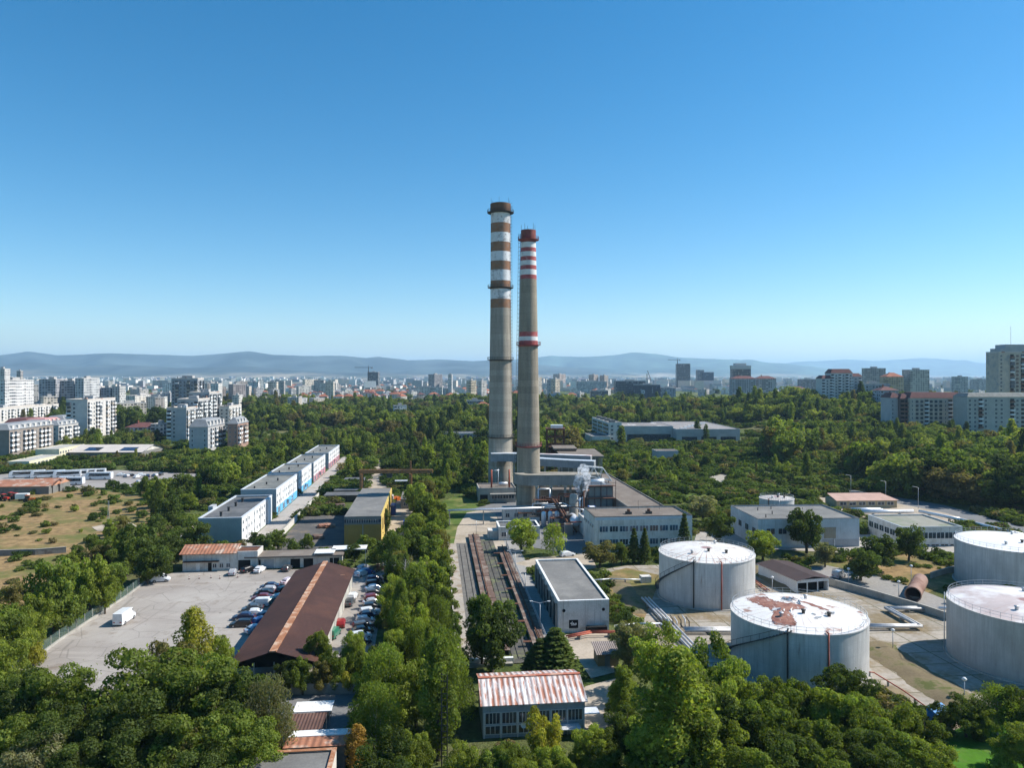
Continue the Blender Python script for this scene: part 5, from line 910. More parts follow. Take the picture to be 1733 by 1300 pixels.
# ---------- the city ----------
def facade(name,fl,bay,wfr,hfr,dark=.8,balc=.3):
    k=N(name); o=k.n('ShaderNodeObjectInfo'); tc=k.n('ShaderNodeTexCoord'); s=k.n('ShaderNodeSeparateXYZ'); k.l(tc.outputs['Object'],s.inputs[0]); nn=k.n('ShaderNodeSeparateXYZ'); k.l(tc.outputs['Normal'],nn.inputs[0])
    side=k.math('GREATER_THAN',k.math('ABSOLUTE',nn.outputs[0]),.5); up=k.math('GREATER_THAN',k.math('ABSOLUTE',nn.outputs[2]),.5)
    m=k.n('ShaderNodeMix'); k.l(side,m.inputs[0]); k.l(s.outputs[0],m.inputs[2]); k.l(s.outputs[1],m.inputs[3]); h=k.math('MULTIPLY',m.outputs[0],1/bay); v=k.math('MULTIPLY',s.outputs[2],1/fl)
    fx,fz=k.math('FRACT',h),k.math('FRACT',v); c=k.n('ShaderNodeCombineXYZ'); k.l(k.math('FLOOR',h),c.inputs[0]); k.l(k.math('FLOOR',v),c.inputs[1]); k.l(o.outputs['Random'],c.inputs[2])
    w=k.n('ShaderNodeTexWhiteNoise',noise_dimensions='3D'); k.l(c.outputs[0],w.inputs['Vector']); r=w.outputs['Value']
    c2=k.n('ShaderNodeCombineXYZ'); k.l(k.math('FLOOR',h),c2.inputs[0]); k.l(o.outputs['Random'],c2.inputs[1]); w2=k.n('ShaderNodeTexWhiteNoise',noise_dimensions='2D'); k.l(c2.outputs[0],w2.inputs['Vector']); isb=k.math('LESS_THAN',w2.outputs['Value'],balc)
    inx=k.math('LESS_THAN',k.math('ABSOLUTE',k.math('SUBTRACT',fx,.5)),k.math('MULTIPLY_ADD',isb,.18,wfr/2)); inz=k.math('LESS_THAN',k.math('ABSOLUTE',k.math('SUBTRACT',fz,k.math('MULTIPLY_ADD',isb,.12,.5))),hfr/2)
    win=k.math('MULTIPLY',k.math('MULTIPLY',inx,inz),k.math('SUBTRACT',1,up)); win=k.math('MULTIPLY',win,k.math('GREATER_THAN',r,.06))
    glass=k.mix(k.math('GREATER_THAN',r,dark),(.035,.04,.05),(.30,.28,.25)); wall=k.mix(1,o.outputs['Color'],k.ramp(r,0,1,.82,1.12),'MULTIPLY'); wall=k.mix(k.math('MULTIPLY',k.math('LESS_THAN',fz,.06),.35),wall,(.1,.1,.1)); wall=k.mix(1,wall,k.ramp(k.noise(k.mapping(tc.outputs['Object'],(1,1,.2)),.15,4),.3,.7,.8,1.15),'MULTIPLY')
    k.l(k.mix(win,wall,glass),k.b.inputs['Base Color']); k.l(k.math('SUBTRACT',.85,k.math('MULTIPLY',win,.6)),k.b.inputs['Roughness']); return k.m
FAC=facade('panel_block_facade',3.0,3.3,.5,.5); FACO=facade('office_facade',3.4,2.6,.72,.6,.9,.1); FACG=facade('glazed_facade',3.6,2.2,.86,.8,.95,.0)
ROOFC=mat('city_flat_roof',(.23,.215,.2),.95,.2,.1); ROOFR=mat('red_tile_roof',(.32,.12,.07),.9,.25,.3); ROOFG=mat('grey_metal_roof',(.24,.25,.26),.7,.2,.3); ROOFD=mat('dark_red_roof',(.14,.06,.055),.85,.25,.3)
def block(label,x,y,w,d,h,rz=.06,col=(.55,.54,.52),fac=None,group=None,name='apartment_block',cat='apartment block',z0=-2,roof='flat',lift=True,zb=0):
    r=empty(name,(x,y,0),rz,label,cat,group); wb=MB(); wb.box(0,w,0,d,z0,h); b=wb.build('wall',fac or FAC,r); b.color=(*col,1)
    if roof=='flat':
        mb=MB(); t=.35; mb.box(-.1,w+.1,-.1,t,h,h+.8); mb.box(-.1,w+.1,d-t,d+.1,h,h+.8); mb.box(-.1,t,t,d-t,h,h+.8); mb.box(w-t,w+.1,t,d-t,h,h+.8); p=mb.build('parapet',mat('pale_parapet',(.5,.48,.46),.85,.2,.3),r); MB().box(t,w-t,t,d-t,h+.004,h+.2).build('roof',ROOFC,r)
        if lift: MB().box(w*.35,w*.65,d*.35,d*.6,h+.2,h+3.2).build('lift_house',mat('lift_house_wall',(.42,.40,.38),.85,.2,.3),r)
    else:
        m,e,hh={'red':(ROOFR,.5,.32),'grey':(ROOFG,.4,.3),'mansard':(ROOFG,.3,.0),'dark':(ROOFD,.4,.25)}[roof]; mb=MB()
        if hh==0:
            a=2.2; P=[(-e,-e,h),(w+e,-e,h),(w+e,d+e,h),(-e,d+e,h),(a*.6,a*.6,h+3.4),(w-a*.6,a*.6,h+3.4),(w-a*.6,d-a*.6,h+3.4),(a*.6,d-a*.6,h+3.4)]; mb.v+=P; mb.f+=[(0,1,5,4),(1,2,6,5),(2,3,7,6),(3,0,4,7),(4,5,6,7)]; mb.m+=[0]*5; mb.sm+=[0]*5
        else:
            s=min(w,d)/2; rh=s*2*hh; 
            if w>d: a,b=(s,d/2),(w-s,d/2)
            else: a,b=(w/2,s),(w/2,d-s)
            mb.v+=[(-e,-e,h),(w+e,-e,h),(w+e,d+e,h),(-e,d+e,h),(*a,h+rh),(*b,h+rh)]; mb.f+=([(0,1,5,4),(1,2,5),(2,3,4,5),(3,0,4)] if w>d else [(0,1,4),(1,2,5,4),(2,3,5),(3,0,4,5)]); mb.m+=[0]*4; mb.sm+=[0]*4
        mb.build('roof',m,r); MB().box(w*.3,w*.3+.9,d*.4,d*.4+.9,h+.5,h+min(w,d)*.25+1.6).build('chimney_stack',ROOFR,r)
    return r
def px(x,Y): return (x-X0)/F*Y
# balconies and windows modelled one by one on the nearer blocks
BW=mat('balcony_white',(.70,.70,.69),.8,.12,.4); BT=mat('balcony_tan',(.42,.36,.29),.8,.2,.4); BG=mat('balcony_glazing',(.10,.12,.14),.2,.2,.4); BR=mat('balcony_brown',(.20,.11,.08),.8,.2,.4)
def balc_mesh(key,w,par,back):
    mb=MB(); mb.quad((-w/2,-.03,.1),(w/2,-.03,.1),(w/2,-.03,2.5),(-w/2,-.03,2.5),1); mb.box(-w/2-.1,w/2+.1,-1.25,-.04,-.12,.06,0); mb.box(-w/2-.1,w/2+.1,-1.25,-1.13,.06,1.1,0); mb.box(-w/2-.1,-w/2+.02,-1.13,-.04,.06,1.1,0); mb.box(w/2-.02,w/2+.1,-1.13,-.04,.06,1.1,0)
    if key==2: mb.quad((-w/2,-1.2,1.1),(w/2,-1.2,1.1),(w/2,-1.2,2.5),(-w/2,-1.2,2.5),2); mb.quad((w/2,-1.2,1.1),(w/2,-.04,1.1),(w/2,-.04,2.5),(w/2,-1.2,2.5),2)
    return mb.build('balcony',[par,back,BG],me_only=True)
BAL=[balc_mesh(0,2.7,BW,GLASS),balc_mesh(1,2.7,BT,GLASS),balc_mesh(2,2.7,BW,GLASS),balc_mesh(3,2.7,BW,BLK),balc_mesh(2,2.7,BG,GLASS),balc_mesh(1,2.7,BR,BLK)]
PLAIN=mat('pale_panel_wall_city',(.58,.55,.51),.85,.12,.25,blot=(.44,.43,.42),bsc=.2,th=(.55,.7)); PGREY=mat('grey_panel_wall_city',(.43,.42,.41),.85,.12,.25,blot=(.36,.36,.38),bsc=.15,th=(.5,.7)); PBRN=mat('brown_panel_wall_city',(.34,.22,.17),.85,.15,.3); PTAN=mat('tan_panel_wall_city',(.52,.45,.36),.85,.15,.25,blot=(.35,.33,.31),bsc=.2)
def flats(label,x,y,w,d,h,rz,wall,faces,roof='flat',z0=-2,fh=2.95,top=1.2,base=2.0,bal=(0,1,2,3),group=None,rm=None,nmax=98):
    r=empty('apartment_block',(x,y,0),rz,label,'apartment block',group); MB().box(0,w,0,d,z0,h).build('wall',wall,r); q=np.random.default_rng(int(abs(x*7+y)))
    for face,n,pat in faces:
        L=w if face in 'fb' else d; nf=int((h-base-top)/fh); k=0
        for j in range(nf):
            zz=h-top-(j+1)*fh+.35
            for i in range(n):
                t=pat[i%len(pat)]
                if t=='.' or k>=nmax: continue
                k+=1; s=L*(i+.5)/n
                if t=='w': on_face(r,face,'window',win_mesh(1.5,1.4,FRAMEW,GLASS,1),s,zz+.5,w,d)
                elif t=='n': on_face(r,face,'window',win_mesh(.8,1.2,FRAMEW,GLASS,0),s,zz+.6,w,d)
                elif t=='d': on_face(r,face,'window',win_mesh(1.9,1.7,BR,GLASS,1),s,zz+.35,w,d)
                else: on_face(r,face,'balcony',BAL[bal[q.integers(len(bal))]],s,zz,w,d)
    mb=MB()
    if roof=='flat':
        t=.4; mb.box(-.1,w+.1,-.1,t,h,h+1); mb.box(-.1,w+.1,d-t,d+.1,h,h+1); mb.box(-.1,t,t,d-t,h,h+1); mb.box(w-t,w+.1,t,d-t,h,h+1); mb.build('parapet',mat('cream_parapet',(.58,.52,.46),.8,.15,.3,blot=(.42,.22,.15),bsc=.13,th=(.6,.63)),r); MB().box(t,w-t,t,d-t,h+.004,h+.25).build('roof',ROOFC,r); MB().box(w*.3,w*.7,d*.4,d*.4+5,h+.25,h+3).build('lift_house',PGREY,r)
        for i in range(4): a,b=q.uniform(1,w-2.5),q.uniform(1,d-2.5); MB().box(a,a+q.uniform(.6,2),b,b+q.uniform(.6,2),h+.25,h+q.uniform(1.2,2.6)).build('roof_box',(PBRN,PGREY,ROOFC,BW)[i],r)
    else:
        a=2.4; rh=roof; mb.v+=[(-.4,-.4,h),(w+.4,-.4,h),(w+.4,d+.4,h),(-.4,d+.4,h),(a,a,h+rh),(w-a,a,h+rh),(w-a,d-a,h+rh),(a,d-a,h+rh)]; mb.f+=[(0,1,5,4),(1,2,6,5),(2,3,7,6),(3,0,4,7),(4,5,6,7)]; mb.m+=[0]*5; mb.sm+=[0]*5; mb.build('roof',rm or ROOFG,r)
        for i in range(int(d/6)):
            MB().box(w-1.6,w+.1,3+i*6,5+i*6,h+.1,h+rh*.75).build('dormer',PLAIN,r)
    return r
WG='neighbouring panel blocks'
flats('white ten-storey panel block with a blank grey end beside a tall poplar',px(112,519),519,14.8,41,31.3,.06,PLAIN,[('r',11,'bwwbbw.bwb'),('f',4,'bw..')],bal=(0,0,2,3,4,1))
flats('front panel block of the stepped cluster with a blank grey end',px(282,527),527,14,22,25,.06,PGREY,[('f',4,'bw..'),('r',6,'bwb')])
flats('second step of the panel cluster, rising behind the front block',px(300,553),553,15.5,25,30.5,.06,PGREY,[('f',5,'wbw'),('r',7,'bbw')],bal=(0,2,4,3))
flats('third step of the panel cluster, under the tallest tower',px(320,584),584,16,30,35,.06,PGREY,[('f',5,'bw'),('r',8,'bwb')],bal=(0,2,4,3))
flats('tallest dark panel tower of the stepped cluster',px(290,616),616,22,14,46,.05,mat('dim_panel_wall',(.34,.35,.36),.85,.2,.2,blot=(.25,.25,.27),bsc=.25),[('f',7,'wbwwbwb'),('r',4,'wb')],bal=(4,2,1))
flats('low white block at the right end of the stepped cluster',px(371,600),600,8,32,23,.05,PLAIN,[('r',8,'bw'),('f',2,'w')])
flats('grey mansard-roofed block with a plain shaded front',px(320,457),457,11.7,30,16.8,.045,PGREY,[('f',3,'n.n'),('r',8,'nbdb')],4.6)
flats('brown-fronted mansard-roofed block beside the grey one',px(385,474),474,6.6,22,17.6,.045,PBRN,[('f',2,'n'),('r',6,'bbw')],4.0)
flats('brown and white balcony block at the left edge',px(13,425)-14,425,14,49,17.2,.10,mat('brown_grey_wall',(.27,.23,.20),.85,.15,.3),[('r',11,'bbnb'),('f',3,'...')],3.2,bal=(0,0,0,3),rm=ROOFG)
flats('white balcony block with a glazed attic right of the brown balcony block',px(98,486)-10,486,10,26,15.6,.09,PLAIN,[('r',7,'bwb'),('f',2,'.n')],3.0,bal=(0,0,2))
flats('long white eight-storey slab with white balconies on the left',px(0,637)-16,600,12,152,18.9,.11,PLAIN,[('r',30,'bwbbw')],bal=(0,2,0),nmax=100)
for i,(x,Y,w,d,h,l) in enumerate([(8,540,16,24,14,'dark-roofed house behind the brown balcony block'),(42,530,15,22,14.5,'pinkish-roofed house behind the brown balcony block'),(76,555,14,24,15,'grey-roofed house between the balcony blocks')]):
    flats(l,px(x,Y),Y,w,d,h,.1,PTAN if i else PLAIN,[('r',6,'wb'),('f',4,'w')],3,rm=(ROOFD,mat('pink_metal_roof',(.48,.25,.24),.8,.2,.3),ROOFG)[i])
for i,(x,Y,w,d,h,l,c) in enumerate([(66,850,19,24,44,'dark tall slab tower, left of three',(.33,.34,.37)),(99,860,18,22,42,'dark tall slab tower, middle of three',(.36,.37,.40)),(127,850,10,36,45,'dark tall slab tower with a bright white side, right of three',(.5,.5,.5)),(149,900,11,10,34,'shorter dark slab right of the three towers',(.42,.42,.45)),(171,905,12,9,33,'middle shorter dark slab beside the three towers',(.42,.42,.45)),(190,905,9,16,34.5,'rightmost shorter slab with a white side',(.55,.54,.52)),(-6,700,8,46,44,'white tower block at the left edge with red-brown roof boxes',(.68,.66,.64)),(-8,960,12,12,57,'tallest white tower at the left edge',(.62,.60,.57)),(28,1500,8,9,57,'thin solitary beige tower in the far left',(.45,.42,.40)),(211,1000,14,76,20,'long cream seven-storey block behind the tall poplar',(.66,.62,.55)),(256,1050,17,14,21,'dark block with a white rib left of the stepped cluster',(.40,.40,.43)),(276,1040,10,16,23,'narrow striped block left of the stepped cluster',(.45,.45,.47)),(351,1100,30,16,36,'beige wide block behind the tallest tower',(.42,.39,.36)),(395,1150,26,16,34,'brownish ribbed block right of the beige one',(.38,.33,.32)),(393,1000,9,16,21,'small white block in the trees',(.66,.63,.58)),(433,1215,16,16,26,'pale stepped block in the trees, left of three',(.48,.48,.49)),(462,1224,15,16,24,'pale stepped block in the trees, middle of three',(.52,.51,.50)),(493,1224,12,15,24,'pale stepped block in the trees, right of three',(.56,.55,.53)),(735,1700,31,14,50,'tall dark slab beside a bright white one',(.34,.33,.34)),(758,1690,9,24,50,'tall bright white slab left of the chimneys',(.70,.67,.64)),(692,1500,69,12,23,'long low white-framed block left of the chimneys',(.62,.60,.57)),(797,1330,10,22,39,'cream tower just left of the taller chimney',(.60,.50,.36)),(815,1400,8,20,37,'pale tower touching the taller chimney',(.60,.56,.52)),(788,1200,14,14,13,'small pale block below the cream tower',(.58,.58,.60)),(910,1500,8,20,44,'cream tower right of the shorter chimney',(.62,.54,.44)),(926,1450,13,12,39,'grey-ended tower right of the chimneys',(.42,.43,.46)),(940,1440,9,24,41,'cream lit tower with orange bands right of the chimneys',(.66,.55,.43)),(947,2400,44,20,51,'pinkish tall block far right of the chimneys',(.55,.45,.40)),(1005,2200,27,18,49,'brown tower, left of the far pair',(.46,.38,.33)),(1023,2200,24,18,47,'brown tower, right of the far pair',(.50,.42,.36))]):
    lit=x in (797,815,910,940,947,1005,1023,735,433,462,493,351,395)
    if lit: w=d=w/1.3 if x!=947 else w/1.5
    if x in (815,910,940,797): w=d=13
    block(l,px(x,Y),Y,w,d,h,.75 if lit else (.05 if x<430 else .0),c,z0=-3)
block('grey concrete frame building left of the chimneys',px(788,900),900,22,16,17,.02,(.36,.34,.31),FACO,name='office_building',cat='office building'); block('long house with a pinkish hipped roof beside the grey frame building',px(806,870),870,16,12,13,.02,(.55,.45,.38),FAC,name='house',cat='house',roof='red')
block('wide glazed office with white ribs right of the chimneys',px(976,1900),1900,79,30,31,0,(.55,.57,.60),FACO,name='office_building',cat='office building'); block('dark brick office slab, left part',px(1042,1300),1300,54,26,38,0,(.16,.15,.16),FACO,name='office_building',cat='office building')
r=block('blue-black office with a white sign square',px(1075,1240),1240,43,22,32,0,(.12,.14,.19),FACG,name='office_building',cat='office building'); MB().box(11,16,-.3,0,17,23).box(12.4,14.6,-.36,-.31,18.4,21.6,1).build('wall_sign',[WHITEP,BLK],r)
block('pale grey banded office at the right end of the dark ones',px(1118,1245),1245,26,20,26,0,(.50,.49,.49),FACO,name='office_building',cat='office building'); block('long low grey hall among the trees right of the chimneys',px(967,1100),1100,46,24,13,0,(.34,.37,.42),FACO,name='office_building',cat='office building',lift=False)
block('bluish low hall right of the shorter chimney',px(925,1180),1180,34,20,18,0,(.40,.46,.52),FACO,name='office_building',cat='office building'); block('dark low office before the glazed one',px(1000,1500),1500,36,22,16,0,(.18,.17,.18),FACO,name='office_building',cat='office building')
def tower_crane(label,x,y,z,mh,jib,rz):
    r=empty('tower_crane',(x,y,0),rz,label,'tower crane'); MB().box(-.9,.9,-.9,.9,0,z+mh).build('mast',DKST,r); MB().box(-jib*.3,jib,-.6,.6,z+mh,z+mh+1.2).build('jib',DKST,r); MB().tube((0,0,z+mh+1.2),(0,0,z+mh+7),.5,n=4).build('apex',DKST,r); MB().box(-jib*.3,-jib*.2,-1,1,z+mh-2.5,z+mh).build('counterweight',CONC,r)
block('unfinished dark tower with a crane on top',px(622,2200),2200,32,26,57,0,(.16,.16,.17),FACO,name='tower_building',cat='tower'); tower_crane('tower crane standing over the unfinished dark tower',px(624,2200),2196,57,14,42,math.pi); MB().box(0,1,0,1,0,1)
block('unfinished tall tower right of centre',px(1147,2300),2300,40,30,84,0,(.26,.25,.27),FACG,name='tower_building',cat='tower',lift=False); tower_crane('tower crane left of the unfinished tall tower',px(1146.5,2290),2290,84,12,30,math.pi)
block('blue glass office tower with a stepped top',px(1190,2300),2300,34,28,57,0,(.10,.20,.34),FACG,name='tower_building',cat='tower',lift=False); block('grey core beside the blue glass tower',px(1181,2310),2310,20,26,64,0,(.33,.36,.41),FACO,name='tower_building',cat='tower',lift=False)
r=block('brown hotel tower with a pale cap',px(1241,1600),1600,39,24,62,0,(.20,.15,.14),FACG,name='tower_building',cat='tower',lift=False); MB().box(-.3,39.3,-.3,24.3,62.9,70).box(6,30,4,20,70,75).build('cap_storey',mat('pale_cap',(.48,.46,.45),.8,.1,.3),r)
r=empty('crawler_crane',(px(1095,1500),1500,0),0,'dark crawler crane boom above the office roofs','crane'); MB().tube((0,0,2),(0,0,52),.7,n=4).tube((9,0,36),(1,0,58),.6,n=4).build('boom',DKST,r); MB().box(-3,5,-3,3,0,6).build('cab',DKST,r)
for x,Y,w,d,h,l,c,rf in [(1240,1050,34,16,44,'grey balcony row behind the wooded hill, left half',(.40,.40,.42),'dark'),(1281,1060,28,16,44,'grey balcony row behind the wooded hill, right half',(.42,.41,.42),'dark'),(1356,1800,38,24,38,'dark brown block beyond the grey balcony row',(.28,.25,.26),'flat'),(1340,1400,30,20,22,'low reddish block beyond the wooded hill',(.35,.26,.24),'dark'),(1469,1100,27,20,59,'tall panel tower with aerials, left of the right-hand pair',(.42,.38,.36),'flat'),(1541,1000,26,22,56,'tall pale tower, right of the right-hand pair',(.52,.49,.44),'flat'),(1500,1000,24,18,47,'ochre-roofed block between the two tall towers',(.50,.36,.22),'red'),(1459,720,28,18,40,'grey flat block right of the stepped white block',(.36,.36,.38),'flat'),(1490,640,16,14,36,'dark-topped grey block under the tall towers',(.40,.40,.43),'dark'),(1620,1500,22,20,45,'grey stepped tower with a green patch',(.38,.40,.40),'flat'),(1650,1800,34,20,38,'hazy block behind the right-hand tower',(.48,.46,.46),'flat')]:
    block(l,px(x,Y),Y,w,d,h,0,c,roof=rf,z0=-3)
for i,(x,w,h,l) in enumerate([(1389,12,46,'left low wing of the stepped white block'),(1405,22,51.5,'tall middle wing of the stepped white block with red attic'),(1437,13,48,'right wing of the stepped white block')]):
    flats(l,px(x,730),728+i*.6,w-.2,14,h,0,PLAIN if i!=2 else PGREY,[('f',max(3,int(w/3.4)),'bw')],3.2 if i!=1 else 4.2,bal=(3,3,0),rm=ROOFD,base=12)
block('small white slab among the poplars left of the chimneys',px(667,800),800,14,9,15,.3,(.66,.64,.6)); block('flat-roofed pavilion in the wood left of the chimneys',px(745,520),520,26,14,7,.1,(.4,.37,.32),FACO,name='office_building',cat='office building',lift=False); block('white roofed house in the wood under the red-roofed houses',px(493,720),720,14,10,11,.2,(.6,.56,.5),name='house',cat='house',roof='dark')
flats('long pale block with a dark red mansard and brown windows',px(1540,522),522,41,14,33,0,PTAN,[('f',12,'nddbdddnbbn')],4.0,base=6,bal=(3,),rm=ROOFD,nmax=98)
flats('blank grey end block left of the long red-roofed block',px(1507,528),528,7,14,33,0,PGREY,[('f',2,'n.')],3.6,base=6,rm=ROOFD); flats('narrow dark balcony block inside the red-roofed row',px(1523.5,525),525,6.6,14,32.5,0,mat('dark_brown_wall',(.13,.095,.085),.85,.2,.4),[('f',2,'b')],3.6,base=6,bal=(5,),rm=ROOFD)
flats('wide grey-green block with terrace roof under the right-hand tower',px(1637,500),500,62,16,34.5,0,mat('grey_green_panel_wall',(.45,.43,.38),.85,.12,.3),[('f',17,'wwbw.ww.bwd')],2.6,base=8,bal=(3,3,5),rm=mat('terrace_roof',(.22,.22,.2),.9,.3,.5),nmax=100)
r=flats('tall panel tower rising above the horizon at the right edge',px(1690,563),563,50,15,67,0,PTAN,[('f',12,'w.bdbw')],base=26,bal=(5,2,4),nmax=98); MB().box(2,6,1,13,68,70.5).build('roof_box',PGREY,r); MB().box(6,44,1,13,68,73.5).build('top_storey',PGREY,r); MB().tube((15,8,74),(15,8,88),.12,n=4).build('aerial',DKST,r)
# low buildings by the coach yard
r=bldg('cream_workshop','cream low workshop with a window row behind the coaches','workshop',Vector((px(12,382),382,0)),11,34,3.8,mat('cream_wall',(.66,.60,.42),.8,.1,.3),mat('pale_roof',(.42,.40,.36),.9,.15,.2),.10,.2); windows(r,11,34,'r',9,(1.4,),2.2,1.3); windows(r,11,34,'f',1,(1.2,),1.4,1.4)
r=bldg('cream_workshop','taller cream workshop joined behind the low one','workshop',Vector((px(60,418),418,0)),13,30,6.6,mat('cream_wall',(.66,.60,.42)),mat('pale_roof',(.42,.40,.36)),.10,.2); windows(r,13,30,'r',10,(1.2,4.0),1.5,1.3)
r=empty('solar_hangar',(px(118,428),428,0),.02,'wide pale hangar with solar panels on its roof','hangar'); MB().box(0,42,0,28,-.2,4.2).build('wall',CONCD,r); MB().quad((-1,-1.2,4),(43,-1.2,4),(43,14,7.2),(-1,14,7.2)).quad((43,29,4),(-1,29,4),(-1,14,7.2),(43,14,7.2)).build('roof',mat('dusty_pale_roof',(.52,.47,.42),.9,.12,.2),r); MB().poly([(42.02,0,4.2),(42.02,28,4.2),(42.02,14,7.1)]).build('gable',OFFW,r)
for x in (7,28): mb=MB(); mb.quad((x,1.6,4.75),(x+9,1.6,4.75),(x+9,8,6.1),(x,8,6.1)); mb.build('solar_panel',glassm('solar_glass',(.01,.015,.04),.15),r)
for x,y,w,d,h,m,l in [(-20,838,24,14,3.4,RTILE,'red-roofed low shed at the left edge by the tractors'),(22,836,16,9,3.2,BROWNSH,'brown-roofed low shed behind the red tractors'),(52,833,12,8,3.4,RTILE,'orange-roofed shed end beside the coach yard')]:
    p=G(x,y); r=empty('low_shed',tuple(p),.08,l,'shed'); MB().box(0,w,0,d,-.1,h).build('wall',CONCD,r); MB().quad((-.5,-.7,h),(w+.5,-.7,h),(w+.5,d/2,h+1.9),(-.5,d/2,h+1.9)).quad((w+.5,d+.5,h),(-.5,d+.5,h),(-.5,d/2,h+1.9),(w+.5,d/2,h+1.9)).build('roof',m,r); MB().poly([(w+.01,0,h),(w+.01,d,h),(w+.01,d/2,h+1.8)]).build('gable',mat('orange_gable',(.5,.25,.15),.8,.15,.3),r)
block('dark-roofed villa among trees behind the tall poplar',px(212,560),560,22,14,9,.05,(.42,.43,.47),FAC,name='house',cat='house',roof='dark'); block('white terraced house at the right end of the dark-roofed villa',px(255,560),560,10,14,11,.05,(.62,.55,.5),FAC,name='house',cat='house')
for x,Y,l in [(507,1190,'red-roofed house in the trees, leftmost of the near ones'),(538,1180,'wide red-roofed house in the trees'),(582,1190,'red-roofed house in the trees beside tall poplars'),(600,1165,'second red-roofed house beside tall poplars')]: block(l,px(x,Y),Y,15,12,14,.1,(.5,.42,.36),name='house',cat='house',roof='red')
for x,Y,l in [(527,1330,'white gabled house with a dark roof, left of two'),(537,1330,'white gabled house with a dark roof, right of two')]: block(l,px(x,Y),Y,9,12,17,.1,(.74,.73,.72),name='house',cat='house',roof='dark')
# the rest of the city: one block or house at a time near, one mass where it dissolves into the distance
qc=np.random.default_rng(21); placed=[]
def okc(x,y,w,d):
    for a,b,c,e in placed:
        if abs(a-x)<(c+w)/2+4 and abs(b-y)<(d+e)/2+8: return False
    placed.append((x,y,w,d)); return True
PROT=[]
def city_ok(pxx,Y):
    if pxx<425: return Y>(930 if pxx>210 else 760)
    if pxx<690: return Y>1290
    if pxx<1000: return Y>1330
    if pxx<1240: return Y>1600
    return Y>1250
n=0; tries=0
while n<292 and tries<9000:
    tries+=1; Y=float(math.exp(qc.uniform(math.log(780),math.log(3300)))); X_=qc.uniform(-60,1790); 
    if not city_ok(X_,Y): continue
    left=X_<560; Y=Y*(.75 if left and Y>1400 else 1)
    if qc.random()<(.62 if left else .3): w,d=qc.uniform(14,48),qc.uniform(11,16); h=qc.choice([15,18,24,24,30,36]) if left else qc.choice([12,15,18,24])
    else: w,d=qc.uniform(12,26),qc.uniform(11,18); h=qc.uniform(9,17)
    if qc.random()<.35: w,d=d,w
    top=Y0+(50-h)*F/Y
    x=px(X_,Y)
    if not okc(x,Y,w,d): continue
    c=np.array([(.68,.65,.60),(.62,.59,.54),(.74,.72,.68),(.52,.48,.45),(.64,.56,.46),(.56,.47,.42)][qc.integers(6)])*qc.uniform(.85,1.1)
    block('pale apartment block in the distant city',x,Y,w,d,h,qc.choice([qc.uniform(-.1,.15),qc.uniform(.5,1.0)]),tuple(c),group='blocks of the distant city',z0=-3,lift=Y<1800); n+=1
n=0
while n<285 and tries<30000:
    tries+=1; Y=float(math.exp(qc.uniform(math.log(1250),math.log(2700)))); X_=qc.choice([qc.uniform(420,900),qc.uniform(150,1500)])
    if not city_ok(X_,Y): continue
    w,d=qc.uniform(11,22),qc.uniform(10,14); x=px(X_,Y)
    if not okc(x,Y,w,d): continue
    c=np.array([(.66,.63,.6),(.72,.70,.68),(.55,.45,.38),(.6,.55,.48)][qc.integers(4)])
    block('tile-roofed town house in the distant city',x,Y,w,d,qc.uniform(7,13),qc.uniform(-.3,1.2),tuple(c),group='town houses of the distant city',name='house',cat='house',roof='red' if qc.random()<.6 else ('dark' if qc.random()<.5 else 'grey'),z0=-3); n+=1
mb=MB()
for i in range(3800):
    Y=float(math.exp(qc.uniform(math.log(2100),math.log(8200)))); X_=qc.uniform(-150,1900); w,d=qc.uniform(12,45),qc.uniform(10,20); h=qc.choice([8,10,12,16,22,31],p=[.18,.2,.2,.18,.14,.1]); x=px(X_,Y); M=Matrix.Translation((x,Y,0))@Matrix.Rotation(qc.uniform(-.4,.4),4,'Z'); mi=int(qc.integers(3)); mb.box(-w/2,w/2,-d/2,d/2,-2,h,mi,top=3+int(qc.integers(3)),M=M)
tag(mb.build('distant_city',[mat('far_pale_wall',(.74,.71,.67),.85,.1,.3),mat('far_tan_wall',(.6,.53,.45),.85,.1,.3),mat('far_grey_wall',(.4,.4,.41),.85,.1,.3),ROOFC,ROOFR,ROOFG]),kind='stuff')
from mathutils import noise
